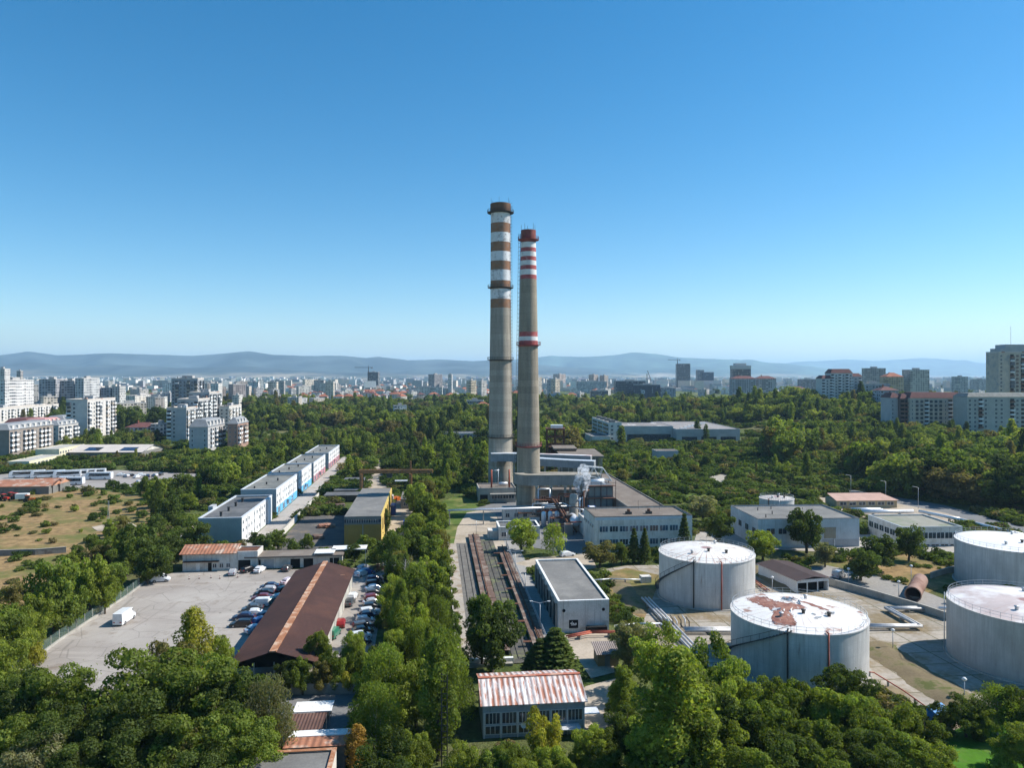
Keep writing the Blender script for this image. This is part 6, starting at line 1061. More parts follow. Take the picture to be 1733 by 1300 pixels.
# ---------- vegetation ----------
def leafmat(name,use_color=True,palette=None):
    k=N(name); o=k.n('ShaderNodeObjectInfo'); V=k.obj(); r=o.outputs['Random']
    if use_color: c=o.outputs['Color']
    else:
        cr=k.n('ShaderNodeValToRGB'); cr.color_ramp.interpolation='CONSTANT'; e=cr.color_ramp.elements
        while len(e)<len(palette): e.new(.5)
        for i,(p,cc) in enumerate(palette): e[i].position=p; e[i].color=(*cc,1)
        k.l(r,cr.inputs[0]); c=cr.outputs[0]
    at=k.n('ShaderNodeAttribute'); at.attribute_name='tone'; sp=k.n('ShaderNodeSeparateXYZ'); k.l(at.outputs['Vector'],sp.inputs[0])
    c=k.mix(1,c,k.math('MULTIPLY',k.ramp(sp.outputs[0],0,1,.62,1.42),k.ramp(k.math('FRACT',k.math('MULTIPLY',r,7.3)),0,1,.85,1.18)),'MULTIPLY')
    c=k.mix(k.ramp(sp.outputs[1],.75,1,0,.3),c,k.mix(1,c,(1.9,1.35,.7),'MULTIPLY'))
    k.t.nodes.remove(k.b); d=k.n('ShaderNodeBsdfDiffuse'); t=k.n('ShaderNodeBsdfTranslucent'); g=k.n('ShaderNodeBsdfGlossy'); g.inputs['Roughness'].default_value=.6; g.inputs['Color'].default_value=(.5,.55,.5,1)
    k.l(c,d.inputs['Color']); k.l(k.mix(1,c,(1.5,1.6,.6),'MULTIPLY'),t.inputs['Color']); m=k.n('ShaderNodeMixShader'); m.inputs[0].default_value=.45; k.l(d.outputs[0],m.inputs[1]); k.l(t.outputs[0],m.inputs[2]); m2=k.n('ShaderNodeMixShader'); m2.inputs[0].default_value=.012; k.l(m.outputs[0],m2.inputs[1]); k.l(g.outputs[0],m2.inputs[2]); k.l(m2.outputs[0],k.t.nodes['Material Output'].inputs['Surface']); return k.m
TONE={'dark green': (0.076, 0.105, 0.026), 'mid green': (0.128, 0.167, 0.033), 'fresh green': (0.19, 0.23, 0.041), 'yellow-green': (0.285, 0.274, 0.044), 'olive': (0.152, 0.139, 0.049), 'grey-green': (0.176, 0.174, 0.091), 'golden': (0.353, 0.223, 0.055)}
LEAF=leafmat('tree_leaves'); BARK=mat('bark',(.10,.08,.06),.95,.3,1.5); BIRCHB=mat('pale_bark',(.42,.40,.37),.9,.3,2,blot=(.1,.1,.1),bsc=1.5,th=(.58,.62))
WOODLEAF=leafmat('wood_leaves',False,[(0,(.055,.08,.024)),(.18,(.095,.13,.031)),(.4,(.145,.18,.042)),(.68,(.20,.225,.052)),(.88,(.165,.14,.06))])
SCRUB=leafmat('scrub_leaves',False,[(0,(.05,.08,.018)),(.3,(.085,.125,.026)),(.62,(.125,.16,.038)),(.86,(.12,.115,.045)),(.95,(.20,.165,.08))])
def cards(C,Nn,size,tone,rng,mat_,name,droop=0.,jit=.5):
    """one small bent leaf spray per row of C; normals Nn"""
    n=len(C); Nn=Nn+rng.normal(0,jit,(n,3)); Nn/=np.linalg.norm(Nn,axis=1)[:,None]+1e-9
    a=np.cross(Nn,rng.normal(0,1,(n,3))); a/=np.linalg.norm(a,axis=1)[:,None]+1e-9
    if droop: a=a*(1-droop)+np.array([0,0,-1])*droop; a/=np.linalg.norm(a,axis=1)[:,None]
    b=np.cross(Nn,a); s=size*rng.uniform(.6,1.35,(n,1)); w=s*rng.uniform(.42,.75,(n,1))
    V=np.stack([C-a*s*.5,C+b*w*.5+Nn*s*.1,C+a*s*.5,C-b*w*.5+Nn*s*.1],1).reshape(-1,3)
    me=bpy.data.meshes.new(name); me.vertices.add(n*4); me.vertices.foreach_set('co',V.astype(np.float32).ravel()); me.loops.add(n*4); me.loops.foreach_set('vertex_index',np.arange(n*4,dtype=np.int32)); me.polygons.add(n); me.polygons.foreach_set('loop_start',np.arange(0,n*4,4,dtype=np.int32)); me.polygons.foreach_set('loop_total',np.full(n,4,dtype=np.int32)); me.update(calc_edges=True)
    at=me.attributes.new('tone','FLOAT_VECTOR','FACE'); at.data.foreach_set('vector',np.stack([tone,rng.random(n),np.zeros(n)],1).astype(np.float32).ravel()); me.materials.append(mat_); return me
def lobes(kind,rng):
    L=[]
    if kind=='broadleaf':
        n=rng.integers(8,12); sx=rng.uniform(-.15,.15)
        for i in range(n):
            t=(i+.5)/n; z=.55+1.3*t; e=math.sin(math.pi*min(1,max(.06,(z-.22)/1.95)))**.6; a=i*2.4+rng.normal(0,.5); q=e*rng.uniform(.28,.66); R=rng.uniform(.30,.46)*(.65+.45*e); c=np.array((q*math.cos(a)+sx*t,q*math.sin(a),z))
            tone=rng.normal(0,.1)
            for j in range(7):
                d=rng.normal(0,1,3); d[2]+=.25; d/=np.linalg.norm(d); p=c+d*R*rng.uniform(.55,1.08)*np.array((1,1,.85)); L.append((p[0],p[1],max(.2,p[2]),R*rng.uniform(.34,.58),tone))
        L.append((0,0,1.05,.5)); L.append((sx*.5,0,.75,.4))
    elif kind=='poplar':
        n=64
        for i in range(n):
            t=(i+.5)/n; z=.4+4.35*t; e=(math.sin(math.pi*(t*.88+.08))**.65); a=i*2.4+rng.normal(0,.5); q=e*rng.uniform(.30,.82); L.append((q*math.cos(a),q*math.sin(a),z,rng.uniform(.17,.30)*(.6+.5*e)))
        for z in np.arange(.8,4.4,.5): L.append((0,0,z,.4))
    elif kind=='shrub':
        for i in range(9): a=i*2.4; q=rng.uniform(.2,.7); L.append((q*math.cos(a),q*math.sin(a),rng.uniform(.3,.95)*(1.15-q*.6),rng.uniform(.25,.42)))
        L.append((0,0,.5,.5))
    elif kind=='birch':
        for i in range(16): t=(i+.5)/16; z=.75+1.6*t; e=math.sin(math.pi*min(1,.12+t*.85))**.6; a=i*2.4; q=e*rng.uniform(.3,.72); L.append((q*math.cos(a),q*math.sin(a),z,rng.uniform(.22,.34)))
    return L
def crown(kind,n,size,seed,m=None,thin=0.):
    rng=np.random.default_rng(seed); m=m or LEAF
    if kind=='spruce':
        C=[];Nn=[];T=[]
        for i in range(n):
            t=rng.random()**.75; tier=math.floor(t*11)/11+.02; z=.35+3.6*(tier+rng.uniform(0,.06)); R=(1-tier)**.85*1.0+.03; a=rng.integers(0,14)*2*math.pi/14+tier*9+rng.normal(0,.12); q=R*rng.random()**.5; C.append((q*math.cos(a),q*math.sin(a),z-q*.45)); Nn.append((math.cos(a)*.5,math.sin(a)*.5,.9)); T.append(rng.uniform(.1,.9)*(.4+.6*q/R))
        return cards(np.array(C),np.array(Nn),size,np.array(T),rng,m,'crown',.1)
    L=lobes(kind,rng); A=np.array([l[3]**2 for l in L]); A/=A.sum(); C=[];Nn=[];T=[]
    for l,f in zip(L,A):
        k=max(6,int(n*f)); d=rng.normal(0,1,(k,3)); d[:,2]+=.22; d/=np.linalg.norm(d,axis=1)[:,None]; r=l[3]*(rng.uniform(.35 if thin else .6,1,(k,1))**.5)*(1+rng.normal(0,.09,(k,1)))
        el=np.array([1,1,1.5 if kind=='poplar' else .9]); tone=np.clip((l[4] if len(l)>4 else 0)+rng.normal(.5,.2)+rng.normal(0,.16,k),0,1)
        c=np.array(l[:3])+d*r*el
        if kind=='birch': c[:,2]-=rng.random(k)**2*.7
        C.append(c); Nn.append(d); T.append(tone)
    C=np.concatenate(C); Nn=np.concatenate(Nn); T=np.concatenate(T); keep=C[:,2]>.05; C,Nn,T=C[keep],Nn[keep],T[keep]
    k=len(C)//14; ii=rng.integers(0,len(C),k); o=C[ii]-np.array([0,0,C[:,2].mean()]); C=np.concatenate([C,C[ii]+o/(np.linalg.norm(o,axis=1)[:,None]+1e-6)*rng.exponential(.04,(k,1))]); Nn=np.concatenate([Nn,Nn[ii]]); T=np.concatenate([T,np.clip(T[ii]+.15,0,1)])
    C[:,2]*=HREF[kind]/np.percentile(C[:,2],99.6); C[:,:2]/=np.percentile(np.hypot(C[:,0],C[:,1]),97)
    return cards(C,Nn,size,T,rng,m,'crown',.55 if kind=='birch' else 0,.5 if n>4000 else .3)
def trunk(kind,seed,bark):
    rng=np.random.default_rng(seed); mb=MB(); top={'broadleaf':1.5,'poplar':4.4,'shrub':.6,'birch':2.1,'spruce':3.9}[kind]; r0={'broadleaf':.075,'poplar':.16,'shrub':.05,'birch':.05,'spruce':.1}[kind]
    p=Vector((0,0,-.15)); k=6
    for i in range(k): q=Vector((rng.normal(0,.02),rng.normal(0,.02),-.15+(top+.15)*(i+1)/k)); mb.tube(p,q,r0*(1.15-i/k),r0*(1.15-(i+1)/k)+.004,n=7,caps=False); p=q
    if kind in('broadleaf','birch','shrub'):
        for l in lobes(kind,np.random.default_rng(seed))[::(6 if kind=='broadleaf' else 2)]: z=max(.12,l[2]*.45); mb.tube((0,0,z),(l[0],l[1],l[2]),r0*.45,r0*.12,n=5,caps=False)
    return mb.build('trunk',bark,me_only=True)
LOD={'broadleaf':((22000,.070),(8000,.11),(2600,.18)),'poplar':((22000,.105),(7500,.17),(2600,.28)),'shrub':((3200,.12),(1500,.17),(700,.26)),'birch':((12000,.075),(4500,.12),(1800,.19)),'spruce':((6000,.16),(2600,.24),(1200,.34))}
HREF={'broadleaf':2.0,'poplar':5.0,'shrub':1.1,'birch':2.6,'spruce':4.0}; NVAR={'broadleaf':7,'poplar':4,'shrub':3,'birch':2,'spruce':2}
_TM={}
def tmesh(kind,lod,v):
    if (kind,lod,v) not in _TM: n,s=LOD[kind][lod]; sd=100+v*17+len(kind); f=(1,.62,.85,.5,1,.7,.9)[v]; _TM[(kind,lod,v)]=(crown(kind,int(n*f),s*(1.12 if f<.7 else 1),sd),trunk(kind,sd,BIRCHB if kind=='birch' else BARK))
    return _TM[(kind,lod,v)]
TREES=[]; qt=np.random.default_rng(77)
KN={'broadleaf':('broadleaf_tree','tree'),'poplar':('poplar_tree','poplar'),'shrub':('shrub','shrub'),'birch':('birch_tree','birch'),'spruce':('spruce_tree','spruce')}
def tree(kind,x,y,h,r,tone,label=None,group=None,zone=None):
    d=math.hypot(x,y); lod=0 if d<150 else (1 if d<300 else 2); c,t=tmesh(kind,lod,int(qt.integers(NVAR[kind]))); z=terr(x,y)
    o=empty(KN[kind][0],(x,y,z),qt.uniform(0,6.28),None,KN[kind][1],group); o.scale=(r,r*qt.uniform(.9,1.1),h/HREF[kind])
    a=link('crown',c,o); f=qt.uniform(.88,1.14); a.color=(*[q*f for q in TONE[tone]],1); link('trunk',t,o); TREES.append(dict(o=o,kind=kind,tone=tone,h=h,r=r,x=x,y=y,label=label,zone=zone)); return o
def T(kind,pxx,py,h,r,tone,label=None,zone=None):
    """py is where the top of the crown stands in the photo; the height then gives the distance"""
    Y=F*(H-h)/(py-Y0); return tree(kind,px(pxx,Y),Y,h,r,tone,label,None,zone)
B,PO,SH,BI,SP='broadleaf','poplar','shrub','birch','spruce'; D_,M_,F_,Y_,O_,G_,AU='dark green','mid green','fresh green','yellow-green','olive','grey-green','golden'
# named trees of the foreground
for a in [(B,95,1135,11,5,M_),(B,22,1150,10,4.5,D_),(B,250,1108,13,6.5,M_),(B,335,1122,12.5,6.2,M_),(B,405,1140,11.5,5,D_),(PO,327,1030,14,3.2,Y_),(B,290,1090,11,4,O_),(B,372,1075,8,2.4,F_),(BI,455,1150,11.5,3.6,G_),(B,90,1215,9,4.2,D_),(B,190,1205,9.5,4.6,D_),(B,50,1250,8,3.8,G_),(BI,315,1240,8,3.2,O_),(B,240,1230,9,4.4,D_),(B,380,1205,9.5,4.6,M_),(B,130,1180,9.5,4.5,D_),(B,20,1210,8.5,4,M_),(B,430,1225,8.5,3.6,M_),(B,150,1260,8,4,D_),(B,340,1275,7.5,3.6,D_),(B,270,1172,11,5,D_),(B,300,1205,10,4.6,M_),(B,60,1160,9,4,D_),
 (B,92,950,14,4.6,M_),(B,152,942,12,3.9,F_),(B,118,990,9,3.2,M_),(B,30,1030,10,3.8,F_),(B,0,1030,10,4,M_),(B,8,1085,9,3.6,F_),(B,190,955,9,3,M_),(B,-10,1040,11,5,M_),(B,40,1140,9,4,M_),(B,62,1010,9.5,3.6,F_),(B,178,975,8,2.6,F_),(SH,60,1090,3.5,1.8,Y_),
 (B,238,888,12,5.4,D_),(B,262,922,9,4.2,D_),(B,214,915,9,4.2,M_),(B,285,905,8.5,3.8,D_),(B,327,884,9.5,4.6,D_),(B,250,940,7,3.2,M_),(B,190,905,8,4,M_),(B,170,922,7,3.4,O_),
 (B,833,1012,12.5,5.4,D_),(B,815,1040,9,3.6,M_),(SP,940,1062,8.5,5.4,D_),(SP,915,1080,7,4,D_),(B,882,880,9,4.3,F_),(BI,936,886,8.8,3.6,F_),(B,1016,915,7,4.2,O_),(SP,1073,893,9.5,2.3,D_),(SP,1091,893,9.5,2.2,D_),(B,1052,918,6,2.2,M_),(SP,1158,868,12,2.7,D_),(B,1216,868,9,4.4,D_),(B,1290,898,8,4.4,F_),(B,1365,864,12,5.8,D_),(B,1396,918,6.5,3,G_),(B,1483,905,9,5,D_),(B,1456,928,8,4.6,D_),(B,1538,890,9.5,4.2,D_),(B,1190,838,9,5.5,G_),(B,1240,862,6.5,3.2,O_),
 (PO,1140,1100,18,4.5,F_),(PO,1168,1128,15,3.2,M_),(B,1110,1062,10.5,4.6,F_),(B,1062,1052,8.5,3.6,G_),(PO,1055,1130,9,1.9,F_),(B,1065,1205,7,2.8,D_),(B,1050,1160,5,2.2,M_),(B,1212,1085,13,4.6,M_),(B,1238,1150,10,4,F_),(B,1255,1195,9,4,D_),
 (B,1425,1128,8,4.2,D_),(B,1335,1150,9,4.2,M_),(B,1390,1160,8.5,4,F_),(B,1460,1180,8,4,M_),(B,1512,1190,7.5,3.8,F_),(B,1300,1195,9,4.2,M_),(B,1372,1215,8,4,M_),(B,1445,1230,7.5,3.8,D_),(B,1525,1235,7,3.6,M_),(B,1570,1215,6,3,M_),(B,1220,1230,8,3.8,F_),(B,1335,1250,7.5,3.6,D_),(B,1580,1262,6,3,F_),(B,1480,1268,7,3.4,D_),(B,1270,1262,7.5,3.4,M_),(B,1405,1270,7,3.4,M_),
 (BI,1688,1160,7,3,M_),(B,1635,1182,5.5,2.6,D_),(B,1722,1165,7,2.6,D_),(B,1735,1230,6,3,F_),(SH,1655,1220,2.5,1.6,D_),(B,1600,1190,4.5,2.2,D_),(B,1705,990,3,1.6,F_),(B,1738,960,6,3,D_),(SH,1695,1275,2.5,1.8,F_),(B,1660,1200,4.5,2.0,F_),
 (B,918,1203,7.5,2.6,Y_),(B,992,1232,6,2.6,F_),(B,1015,1240,5.5,2.4,M_),(B,870,1258,5.5,2.4,M_),(B,930,1262,5.5,2.5,F_),(B,835,1268,5,2.4,M_),(B,780,1265,5.5,2.5,F_),(B,1020,1270,5,2.4,M_),(B,960,1285,4.5,2.2,F_),(B,890,1290,4.5,2.2,F_),(B,1100,1225,7,3.0,F_),(B,1180,1240,7,3,M_),(B,1085,1270,5.5,2.4,M_),(B,1140,1280,5.5,2.6,D_),
 (PO,742,1078,16,2.7,M_),(B,545,1068,8,2.4,F_),(B,600,1072,8,2.3,F_),(B,570,1098,6.5,2.1,M_),(B,512,1118,5.5,2.1,M_),(B,482,1118,5.5,2.2,D_),(B,622,1105,7,2.6,M_),(B,545,1118,5,2,O_),(B,650,1095,8,2.6,M_),(SH,592,1140,3,1.6,Y_),(SH,450,1150,3.5,1.8,M_),
 (PO,652,862,7.5,1.9,D_),(B,700,818,11,4.2,F_),(B,722,838,9.5,3.8,M_),(B,735,866,9,3.5,M_),(B,706,868,9,3.6,F_),(B,730,905,8.5,3.6,M_),(B,692,900,8.5,3.6,D_),(B,745,930,8,3.2,F_),(B,665,905,7,3,M_),(B,620,905,5,2.8,M_),(B,600,920,5,2.6,D_),(B,640,925,5.5,2.8,M_),(B,445,905,6,3,D_),(B,470,898,5.5,2.7,M_),(B,432,900,5,2.6,D_),(SH,520,905,4,2.4,M_),(SH,495,912,3.5,2.2,D_),(AU,0,0,0,0,0)][:-1]: T(*a)
T(PO,605,1228,6.5,1.6,AU,'small golden-brown drooping tree beside the white-edged lean-to')
# belt between the car yard and the rails
def fill(poly,sp,n,kinds,hr,rr,tones,zone,seed,group=None,label=None,blk=None):
    r=np.random.default_rng(seed); P=[(p[0],p[1]) for p in poly]; xs=[p[0] for p in P]; ys=[p[1] for p in P]; got=[]; t=0
    while len(got)<n and t<n*60:
        t+=1; x,y=r.uniform(min(xs),max(xs)),r.uniform(min(ys),max(ys))
        if not inside(x,y,P) or (blk is None and blocked(x,y,max(1.2,.5*(hr[0]+hr[1])*.5*(rr[0]+rr[1])*.75))): continue
        if any((x-a)**2+(y-b)**2<sp*sp for a,b in got): continue
        got.append((x,y)); k=kinds[r.integers(len(kinds))]; h=r.uniform(*hr); rad=h*r.uniform(*rr)*(.42 if k==PO else (.55 if k==SP else 1)); tree(k,x,y,h*(1.25 if k==PO else 1),rad,tones[r.integers(len(tones))],label,group,zone)
    return got
def inside(x,y,P):
    c=False; j=len(P)-1
    for i in range(len(P)):
        if (P[i][1]>y)!=(P[j][1]>y) and x<(P[j][0]-P[i][0])*(y-P[i][1])/(P[j][1]-P[i][1])+P[i][0]: c=not c
        j=i
    return c
bpy.context.view_layer.update(); RECT=[]; POLY=[]
for o in COL.objects:
    if o.parent is None and o.get('category') and o['category'] not in ('pipeline','fence','wall','lamp post','flue duct','car','van','coach','chimney','pipe','tower crane') :
        pts=[m.matrix_world@Vector(c) for m in [o]+list(o.children) if m.type=='MESH' for c in m.bound_box]
        if not pts: continue
        us=[uv(p) for p in pts]; a=[min(u[0] for u in us),max(u[0] for u in us),min(u[1] for u in us),max(u[1] for u in us)]
        if a[1]-a[0]<400: RECT.append(a)
    elif o.get('kind')=='structure' and o.type=='MESH' and o.name.split('.')[0] not in ('ground','mountains','field','scrub_ground','dry_verge','embankment'): POLY.append([(v.co.x,v.co.y) for v in o.data.vertices])
RA=np.array(RECT)
def blocked(x,y,mg=1.6):
    u,v=uv((x,y))
    if mg>1.7 and any(inside(x+a,y+b,P) for a,b in ((mg,0),(-mg,0),(0,mg),(0,-mg)) for P in POLY): return True
    if ((RA[:,0]-mg<u)&(u<RA[:,1]+mg)&(RA[:,2]-mg<v)&(v<RA[:,3]+mg)).any(): return True
    return any(inside(x,y,P) for P in POLY)
R4=lambda u0,u1,v0,v1:[U(u0,v0),U(u1,v0),U(u1,v1),U(u0,v1)]
fill(R4(-10.5,2.6,92,228),4.0,80,[B,B,B,B,PO,BI],(6.5,11),(.30,.40),[M_,M_,F_,F_,D_,O_],'in the tree belt between the car yard and the rails',1)
fill(R4(-21,-2,84,112),4.2,16,[B],(6,10),(.32,.42),[M_,F_,M_,D_],'at the near end of the tree belt',2)
fill(R4(-7.5,3,228,300),4.6,22,[B],(6,10.5),(.32,.42),[M_,F_,D_,O_],'in the far part of the tree belt beyond the yellow warehouse',3)
fill(gp([(-60,1040),(30,1025),(100,985),(160,930),(215,880),(235,890),(180,975),(90,1060),(0,1130),(-80,1150)]),5,24,[B],(3.5,6),(.36,.46),[M_,F_,D_,O_],'between the dry field and the car yard fence',4)
fill(gp([(215,880),(300,838),(420,778),(505,748),(520,760),(430,822),(300,900),(255,945)]),6.2,44,[B,B,B,PO],(6,11),(.36,.46),[M_,D_,F_,D_],'along the dirt path behind the white sheds',5)
fill(gp([(225,830),(300,790),(420,765),(430,772),(300,838),(240,855)]),6.5,26,[B,SH,B],(4,8),(.4,.5),[M_,F_,Y_,M_],'in the scrub beside the coach yard',6)
fill(gp([(1035,790),(1110,768),(1300,760),(1420,790),(1370,815),(1240,800),(1180,830),(1050,830)]),7,62,[B,B,SH,PO],(3,8),(.40,.5),[M_,F_,F_,D_,O_],'in the overgrown ground right of the chimneys',7)
fill(gp([(560,790),(620,790),(640,768),(560,752),(575,765)]),5,14,[B,PO,PO],(8,11),(.34,.42),[M_,D_,F_],'between the far shed and the crane track',8)
fill(gp([(655,830),(660,785),(760,765),(830,770),(835,815),(790,835),(720,855)]),6.2,34,[B,B,PO],(7,13),(.36,.46),[M_,F_,D_,M_],'left of the chimneys beyond the crane',9)
fill(R4(13,20,99,124),4,6,[B],(5,8),(.34,.42),[M_,D_],'beside the workshop by the wooden hut',12)
fill(gp([(1400,822),(1610,856),(1760,905),(1900,945),(2100,900),(1700,800),(1450,790)]),7.4,44,[B],(11,17),(.36,.46),[D_,M_,M_,O_],'at the front edge of the wood',10,group='trees at the front of the wood')
for pxx,py,h,r in [(1365,768,13,2.6),(1340,700,17,2.6),(1380,676,17,2.8),(1505,672,19,3),(1480,664,20,3),(1640,700,15,2.8),(1052,722,15,3.2),(1105,702,15,2.6),(1180,715,15,3.0),(1195,722,13,2.2),(1090,698,14,2.2),(205,695,19,3.2),(165,733,14,3),(715,700,20,3.4),(730,705,19,3.2),(698,708,17,3),(640,690,20,4),(590,688,19,3),(505,708,17,2.6),(530,718,15,2.6),(660,672,22,4),(748,668,20,4),(905,712,18,3),(818,748,17,3.8),(560,735,11,2.4),(590,770,11,2.6),(605,775,9,2.2),(700,740,13,3.2),(420,770,8,2)]: T(PO,pxx,py,h,r,[M_,D_,F_][pxx%3],zone='rising above the wood')
fill(gp([(-60,840),(60,835),(190,835),(240,850),(210,890),(120,930),(60,945),(-60,990)]),8,22,[SH],(.9,2.2),(.6,.9),[M_,F_,O_,M_],'in the dry field',11,blk=1)
def dead(x,y,h,label):
    r=empty('dead_tree',(x,y,terr(x,y)),0,label,'tree'); mb=MB(); q=np.random.default_rng(int(abs(x*3)))
    def br(p,d,l,rad,k):
        e=p+d*l; mb.tube(p,e,rad,rad*.6,n=5,caps=False)
        if k<4:
            for _ in range(3 if k<3 else 2): dd=(d+Vector(q.normal(0,.45,3))).normalized(); dd.z=abs(dd.z)*.9+.1; br(e,dd.normalized(),l*q.uniform(.55,.8),rad*.55,k+1)
    br(Vector((0,0,-.1)),Vector((0,0,1)),h*.36,.13,0); mb.build('bare_branches',BIRCHB,r)
dead(px(682,158),158,10.5,'bare pale dead tree standing in the middle of the tree belt'); dead(px(12,88),88,7,'bare greyish dead tree in the bottom left corner'); dead(px(290,108),106,11.5,'thin bare tree beside the yellow-green poplar')
# ---------- labels from what each tree stands beside ----------
LM=[((-28,117),'the front of the brown barn'),((-35,150),'the middle of the brown barn'),((-38,172),'the back of the brown barn'),((-70,190),'the rust-roofed house'),((-60,190),'the garage row'),((-31,235),'the yellow warehouse'),((-80,236),'the nearest white shed'),((-85,283),'the second white shed'),((-90,320),'the third white shed'),((-95,360),'the fourth white shed'),((-100,410),'the farthest white shed'),((2,103),'the rust-streaked workshop'),((-27,97),'the brown-roofed carport'),((-26,84),'the flat grey-roofed store'),((-72,150),'the tall white van'),((15,155),'the mural hall'),((0,170),'the rail decks'),((-9,130),'the near end of the rails'),((36,210),'the white office'),((44,163),'the first tank'),((50,125),'the torn-roof tank'),((88,126),'the pinkish-roofed tank'),((118,172),'the clean pale tank'),((85,218),'the blue workshop'),((122,218),'the canteen building'),((68,172),'the brown-roofed shed'),((-5,316),'the taller chimney'),((6,260),'the shorter chimney'),((17,124),'the wooden hut'),((-5,228),'the flat-roofed annex'),((-50,300),'the gantry crane'),((30,335),'the canopy hall'),((70,540),'the four-storey office'),((140,540),'the skylit hall'),((100,365),'the grey cube house'),((-110,260),'the dry field'),((60,95),'the bright lawn'),((-115,120),'the left yard fence'),((-75,100),'the foot of the car yard'),((18,84),'the tall broad poplar'),((-200,360),'the coach yard'),((-200,470),'the mansard-roofed blocks'),((100,290),'the rubble patch'),((30,230),'the silver vessels'),((150,280),'the wood road')]
def rel(t):
    d,(l,nm)=min(((math.hypot(t['x']-p[0],(t['y']-p[1])*.8),(p,nm)) for p,nm in LM),key=lambda q:q[0]); dx,dy=t['x']-l[0],t['y']-l[1]
    if d>70: return t['zone'] or 'among the far trees'
    if abs(dx)>abs(dy)*1.1: return ('left of ' if dx<0 else 'right of ')+nm
    return ('in front of ' if dy<0 else 'behind ')+nm
by={}
for t in TREES:
    if t['label']: t['o']['label']=t['label']; continue
    if t['o'].get('group'): t['o']['label']='dense rounded tree at the front edge of the wood'; continue
    sz='tall' if t['h']>11 else ('small' if t['h']<6 else 'medium'); kd={'broadleaf':'bushy tree','poplar':'slender poplar','shrub':'low shrub','birch':'weeping birch','spruce':'dark conifer'}[t['kind']]
    if t['kind']=='poplar' and t['r']>4: kd='broad poplar'
    b=(f"{sz} {t['tone']} {kd} " if t['kind']!='spruce' else f"{sz} {kd} ")+rel(t); by.setdefault(b,[]).append(t)
OW=['nearest','second','third','fourth','fifth','sixth','seventh','eighth','ninth','tenth','eleventh','twelfth','thirteenth','fourteenth']
for b,l in by.items():
    l.sort(key=lambda t:t['y'])
    for i,t in enumerate(l):
        s='' if len(l)==1 else (', nearest of '+str(len(l)) if i==0 else (', farthest of '+str(len(l)) if i==len(l)-1 else f", {OW[min(i,13)]} nearest of {len(l)}")); lb=b+s
        if len(lb.split())>16: lb=lb.split(' ',1)[1]
        if len(lb.split())>16: lb=lb.replace('the ','')
        t['o']['label']=lb
        if t['zone'] and 'group' not in t['o']: t['o']['group']='trees '+t['zone'] if t['kind']!='shrub' else 'shrubs '+t['zone']
# ---------- far wood and undergrowth, each as one mass ----------
def scatter(name,pts,scl,srcs,seed,zs=None):
    r=np.random.default_rng(seed); n=len(pts); me=bpy.data.meshes.new(name); me.vertices.add(n); me.vertices.foreach_set('co',np.array([(x,y,terr(x,y)) for x,y in pts],np.float32).ravel())
    for nm,typ,data in (('scl','FLOAT_VECTOR',scl),('rot','FLOAT',r.uniform(0,6.28,n)),('pick','INT',r.integers(0,len(srcs),n))):
        a=me.attributes.new(nm,typ,'POINT'); a.data.foreach_set('vector' if typ=='FLOAT_VECTOR' else 'value',np.asarray(data,np.int32 if typ=='INT' else np.float32).ravel())
    o=link(name,me); tag(o,kind='stuff'); g=bpy.data.node_groups.new(name,'GeometryNodeTree'); g.interface.new_socket('Geometry',in_out='INPUT',socket_type='NodeSocketGeometry'); g.interface.new_socket('Geometry',in_out='OUTPUT',socket_type='NodeSocketGeometry')
    nd=g.nodes.new; gi,go=nd('NodeGroupInput'),nd('NodeGroupOutput'); ip=nd('GeometryNodeInstanceOnPoints'); ip.inputs['Pick Instance'].default_value=True; ti=nd('GeometryNodeGeometryToInstance'); L=g.links.new
    for s in reversed(srcs): oi=nd('GeometryNodeObjectInfo'); oi.inputs['Object'].default_value=s; oi.transform_space='ORIGINAL'; oi.inputs['As Instance'].default_value=False; L(oi.outputs['Geometry'],ti.inputs[0])
    def att(nm,dt): a=nd('GeometryNodeInputNamedAttribute'); a.data_type=dt; a.inputs['Name'].default_value=nm; return a.outputs[0]
    cx=nd('ShaderNodeCombineXYZ'); L(att('rot','FLOAT'),cx.inputs[2]); L(gi.outputs[0],ip.inputs['Points']); L(ti.outputs[0],ip.inputs['Instance']); L(att('pick','INT'),ip.inputs['Instance Index']); L(cx.outputs[0],ip.inputs['Rotation']); L(att('scl','FLOAT_VECTOR'),ip.inputs['Scale']); L(ip.outputs[0],go.inputs[0])
    md=o.modifiers.new('scatter','NODES'); md.node_group=g; return o
def src(kind,n,s,seed,m,x,y,h,r,label,thin=0):
    o=empty(KN[kind][0],(x,y,terr(x,y)),0,label,KN[kind][1]); o.scale=(r,r,h/HREF[kind]); c=link('crown',crown(kind,n,s,seed,m,thin),o); link('trunk',trunk(kind,seed,BARK),o); return c
FB=[src(B,2600,.17,900+i,WOODLEAF,*p) for i,p in enumerate([(-60,470,13,5.5,'bushy wood tree behind the farthest white shed, left'),(-40,480,12,5,'bushy wood tree behind the farthest white shed, middle'),(-20,475,14,6,'bushy wood tree behind the farthest white shed, right'),(10,480,13,5.5,'bushy wood tree behind the canopy hall')])]
FP=[src(PO,2400,.27,950+i,WOODLEAF,*p) for i,p in enumerate([(-50,520,19,3,'wood poplar behind the white sheds, left of two'),(-15,530,20,3.2,'wood poplar behind the white sheds, right of two')])]
FS=[src(SH,420,.30,970+i,SCRUB,*p,.0) for i,p in enumerate([(45,330,2.2,2.2,'scrub bush right of the canopy hall, nearer'),(52,345,2.0,2.1,'scrub bush right of the canopy hall, farther'),(110,310,2.4,2.4,'scrub bush beside the rubble patch')])]
qw=np.random.default_rng(31); WP=[]; near={}
for t in TREES: near.setdefault((int(t['x']//6),int(t['y']//6)),1)
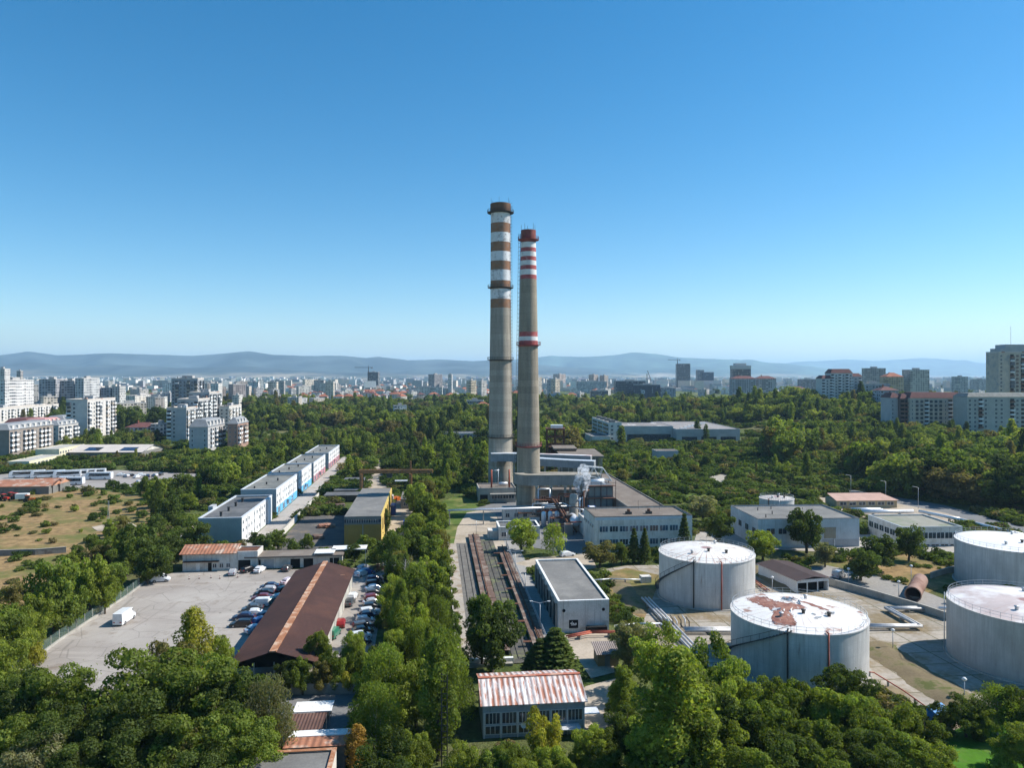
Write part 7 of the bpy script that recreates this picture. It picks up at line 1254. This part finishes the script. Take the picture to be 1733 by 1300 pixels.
def wood(poly,sp,keep=1.0):
    xs=[p[0] for p in poly]; ys=[p[1] for p in poly]; y=min(ys)
    while y<max(ys):
        s=sp*(1+max(0,(y-500)/1800)); x=min(xs)
        while x<max(xs):
            a,b=x+qw.uniform(-.42,.42)*s,y+qw.uniform(-.42,.42)*s; x+=s
            if qw.random()>keep*(1 if a>150 or b>1150 else min(1,max(.12,1.05+2.6*noise.noise((a*.011,b*.006,1.3))))) or not inside(a,b,poly) or (int(a//6),int(b//6)) in near or blocked(a,b,2.5): continue
            WP.append((a,b))
        y+=s
wood([(-140,425),(-100,452),(-75,452),(40,395),(42,520),(60,625),(175,630),(300,620),(330,1000),(330,1250),(-560,1280),(-540,1050),(-360,1000),(-225,620),(-165,460)],8.6,.9)
wood([(150,395),(200,450),(215,400),(190,330),(150,300),(178,262),(235,250),(330,230),(420,330),(330,500),(560,900),(420,1000),(300,640),(160,470)],9.2,.96)
wood([(-330,520),(-290,590),(-230,470),(-150,420),(-170,380),(-215,385),(-260,440),(-330,470)],7.5,.6); wood([(-500,620),(-345,620),(-300,760),(-420,900),(-560,900)],8,.7)
wood([(-1400,1200),(1300,1200),(2400,3800),(-2600,3800)],30,.32)
n=len(WP); W_=np.array(WP); isP=qw.random(n)<.13; hh=qw.uniform(7,15.5,n); nf=np.array([noise.noise((p[0]*.012,p[1]*.008,7.7)) for p in WP]); hh=hh*np.clip(1+nf*.75,.45,1.45); hh=np.where((W_[:,0]>150)&(W_[:,1]<430),hh*1.15+2.5,hh); hh=np.where((W_[:,0]>205)&(W_[:,1]>425)&(W_[:,1]<560),np.minimum(hh,10.5),hh); hh=np.where(W_[:,1]>1300,hh*.75,hh); hh=np.where((W_[:,0]<-100)&(W_[:,1]<620),hh*.62,hh); rr_=hh*qw.uniform(.36,.56,n)*np.where(W_[:,0]>150,1.2,1.0)*(1+np.clip((W_[:,1]-500)/1800,0,1.2)*.5)
scatter('far_wood',[tuple(p) for p in W_[~isP]],np.stack([rr_,rr_,hh/2.0],1)[~isP],FB,1); hp=hh*1.35; scatter('far_wood_poplars',[tuple(p) for p in W_[isP]],np.stack([hp*.16,hp*.16,hp/5.0],1)[isP],FP,2)
UP=[]; 
for i in range(110000):
    y=75+qw.random()**1.15*(430 if i%3 else 760); x=qw.uniform(-.74,.76)*y
    u,v=uv((x,y)); fld=inside(x,y,[(p[0],p[1]) for p in FIELDP])
    nz=noise.noise((x*.06,y*.06,3.1)); 
    if qw.random()>(.05 if fld else .9)*max(0 if y<300 else .1,nz*2.4+.4) or blocked(x,y,.4): continue
    UP.append((x,y))
    if len(UP)>26000: break
s=qw.uniform(.5,1.9,len(UP))*np.clip(np.array([p[1] for p in UP])/190,.9,2.0); scatter('undergrowth',UP,np.stack([s,s,s*qw.uniform(.5,1.1,len(UP))],1),FS,3)
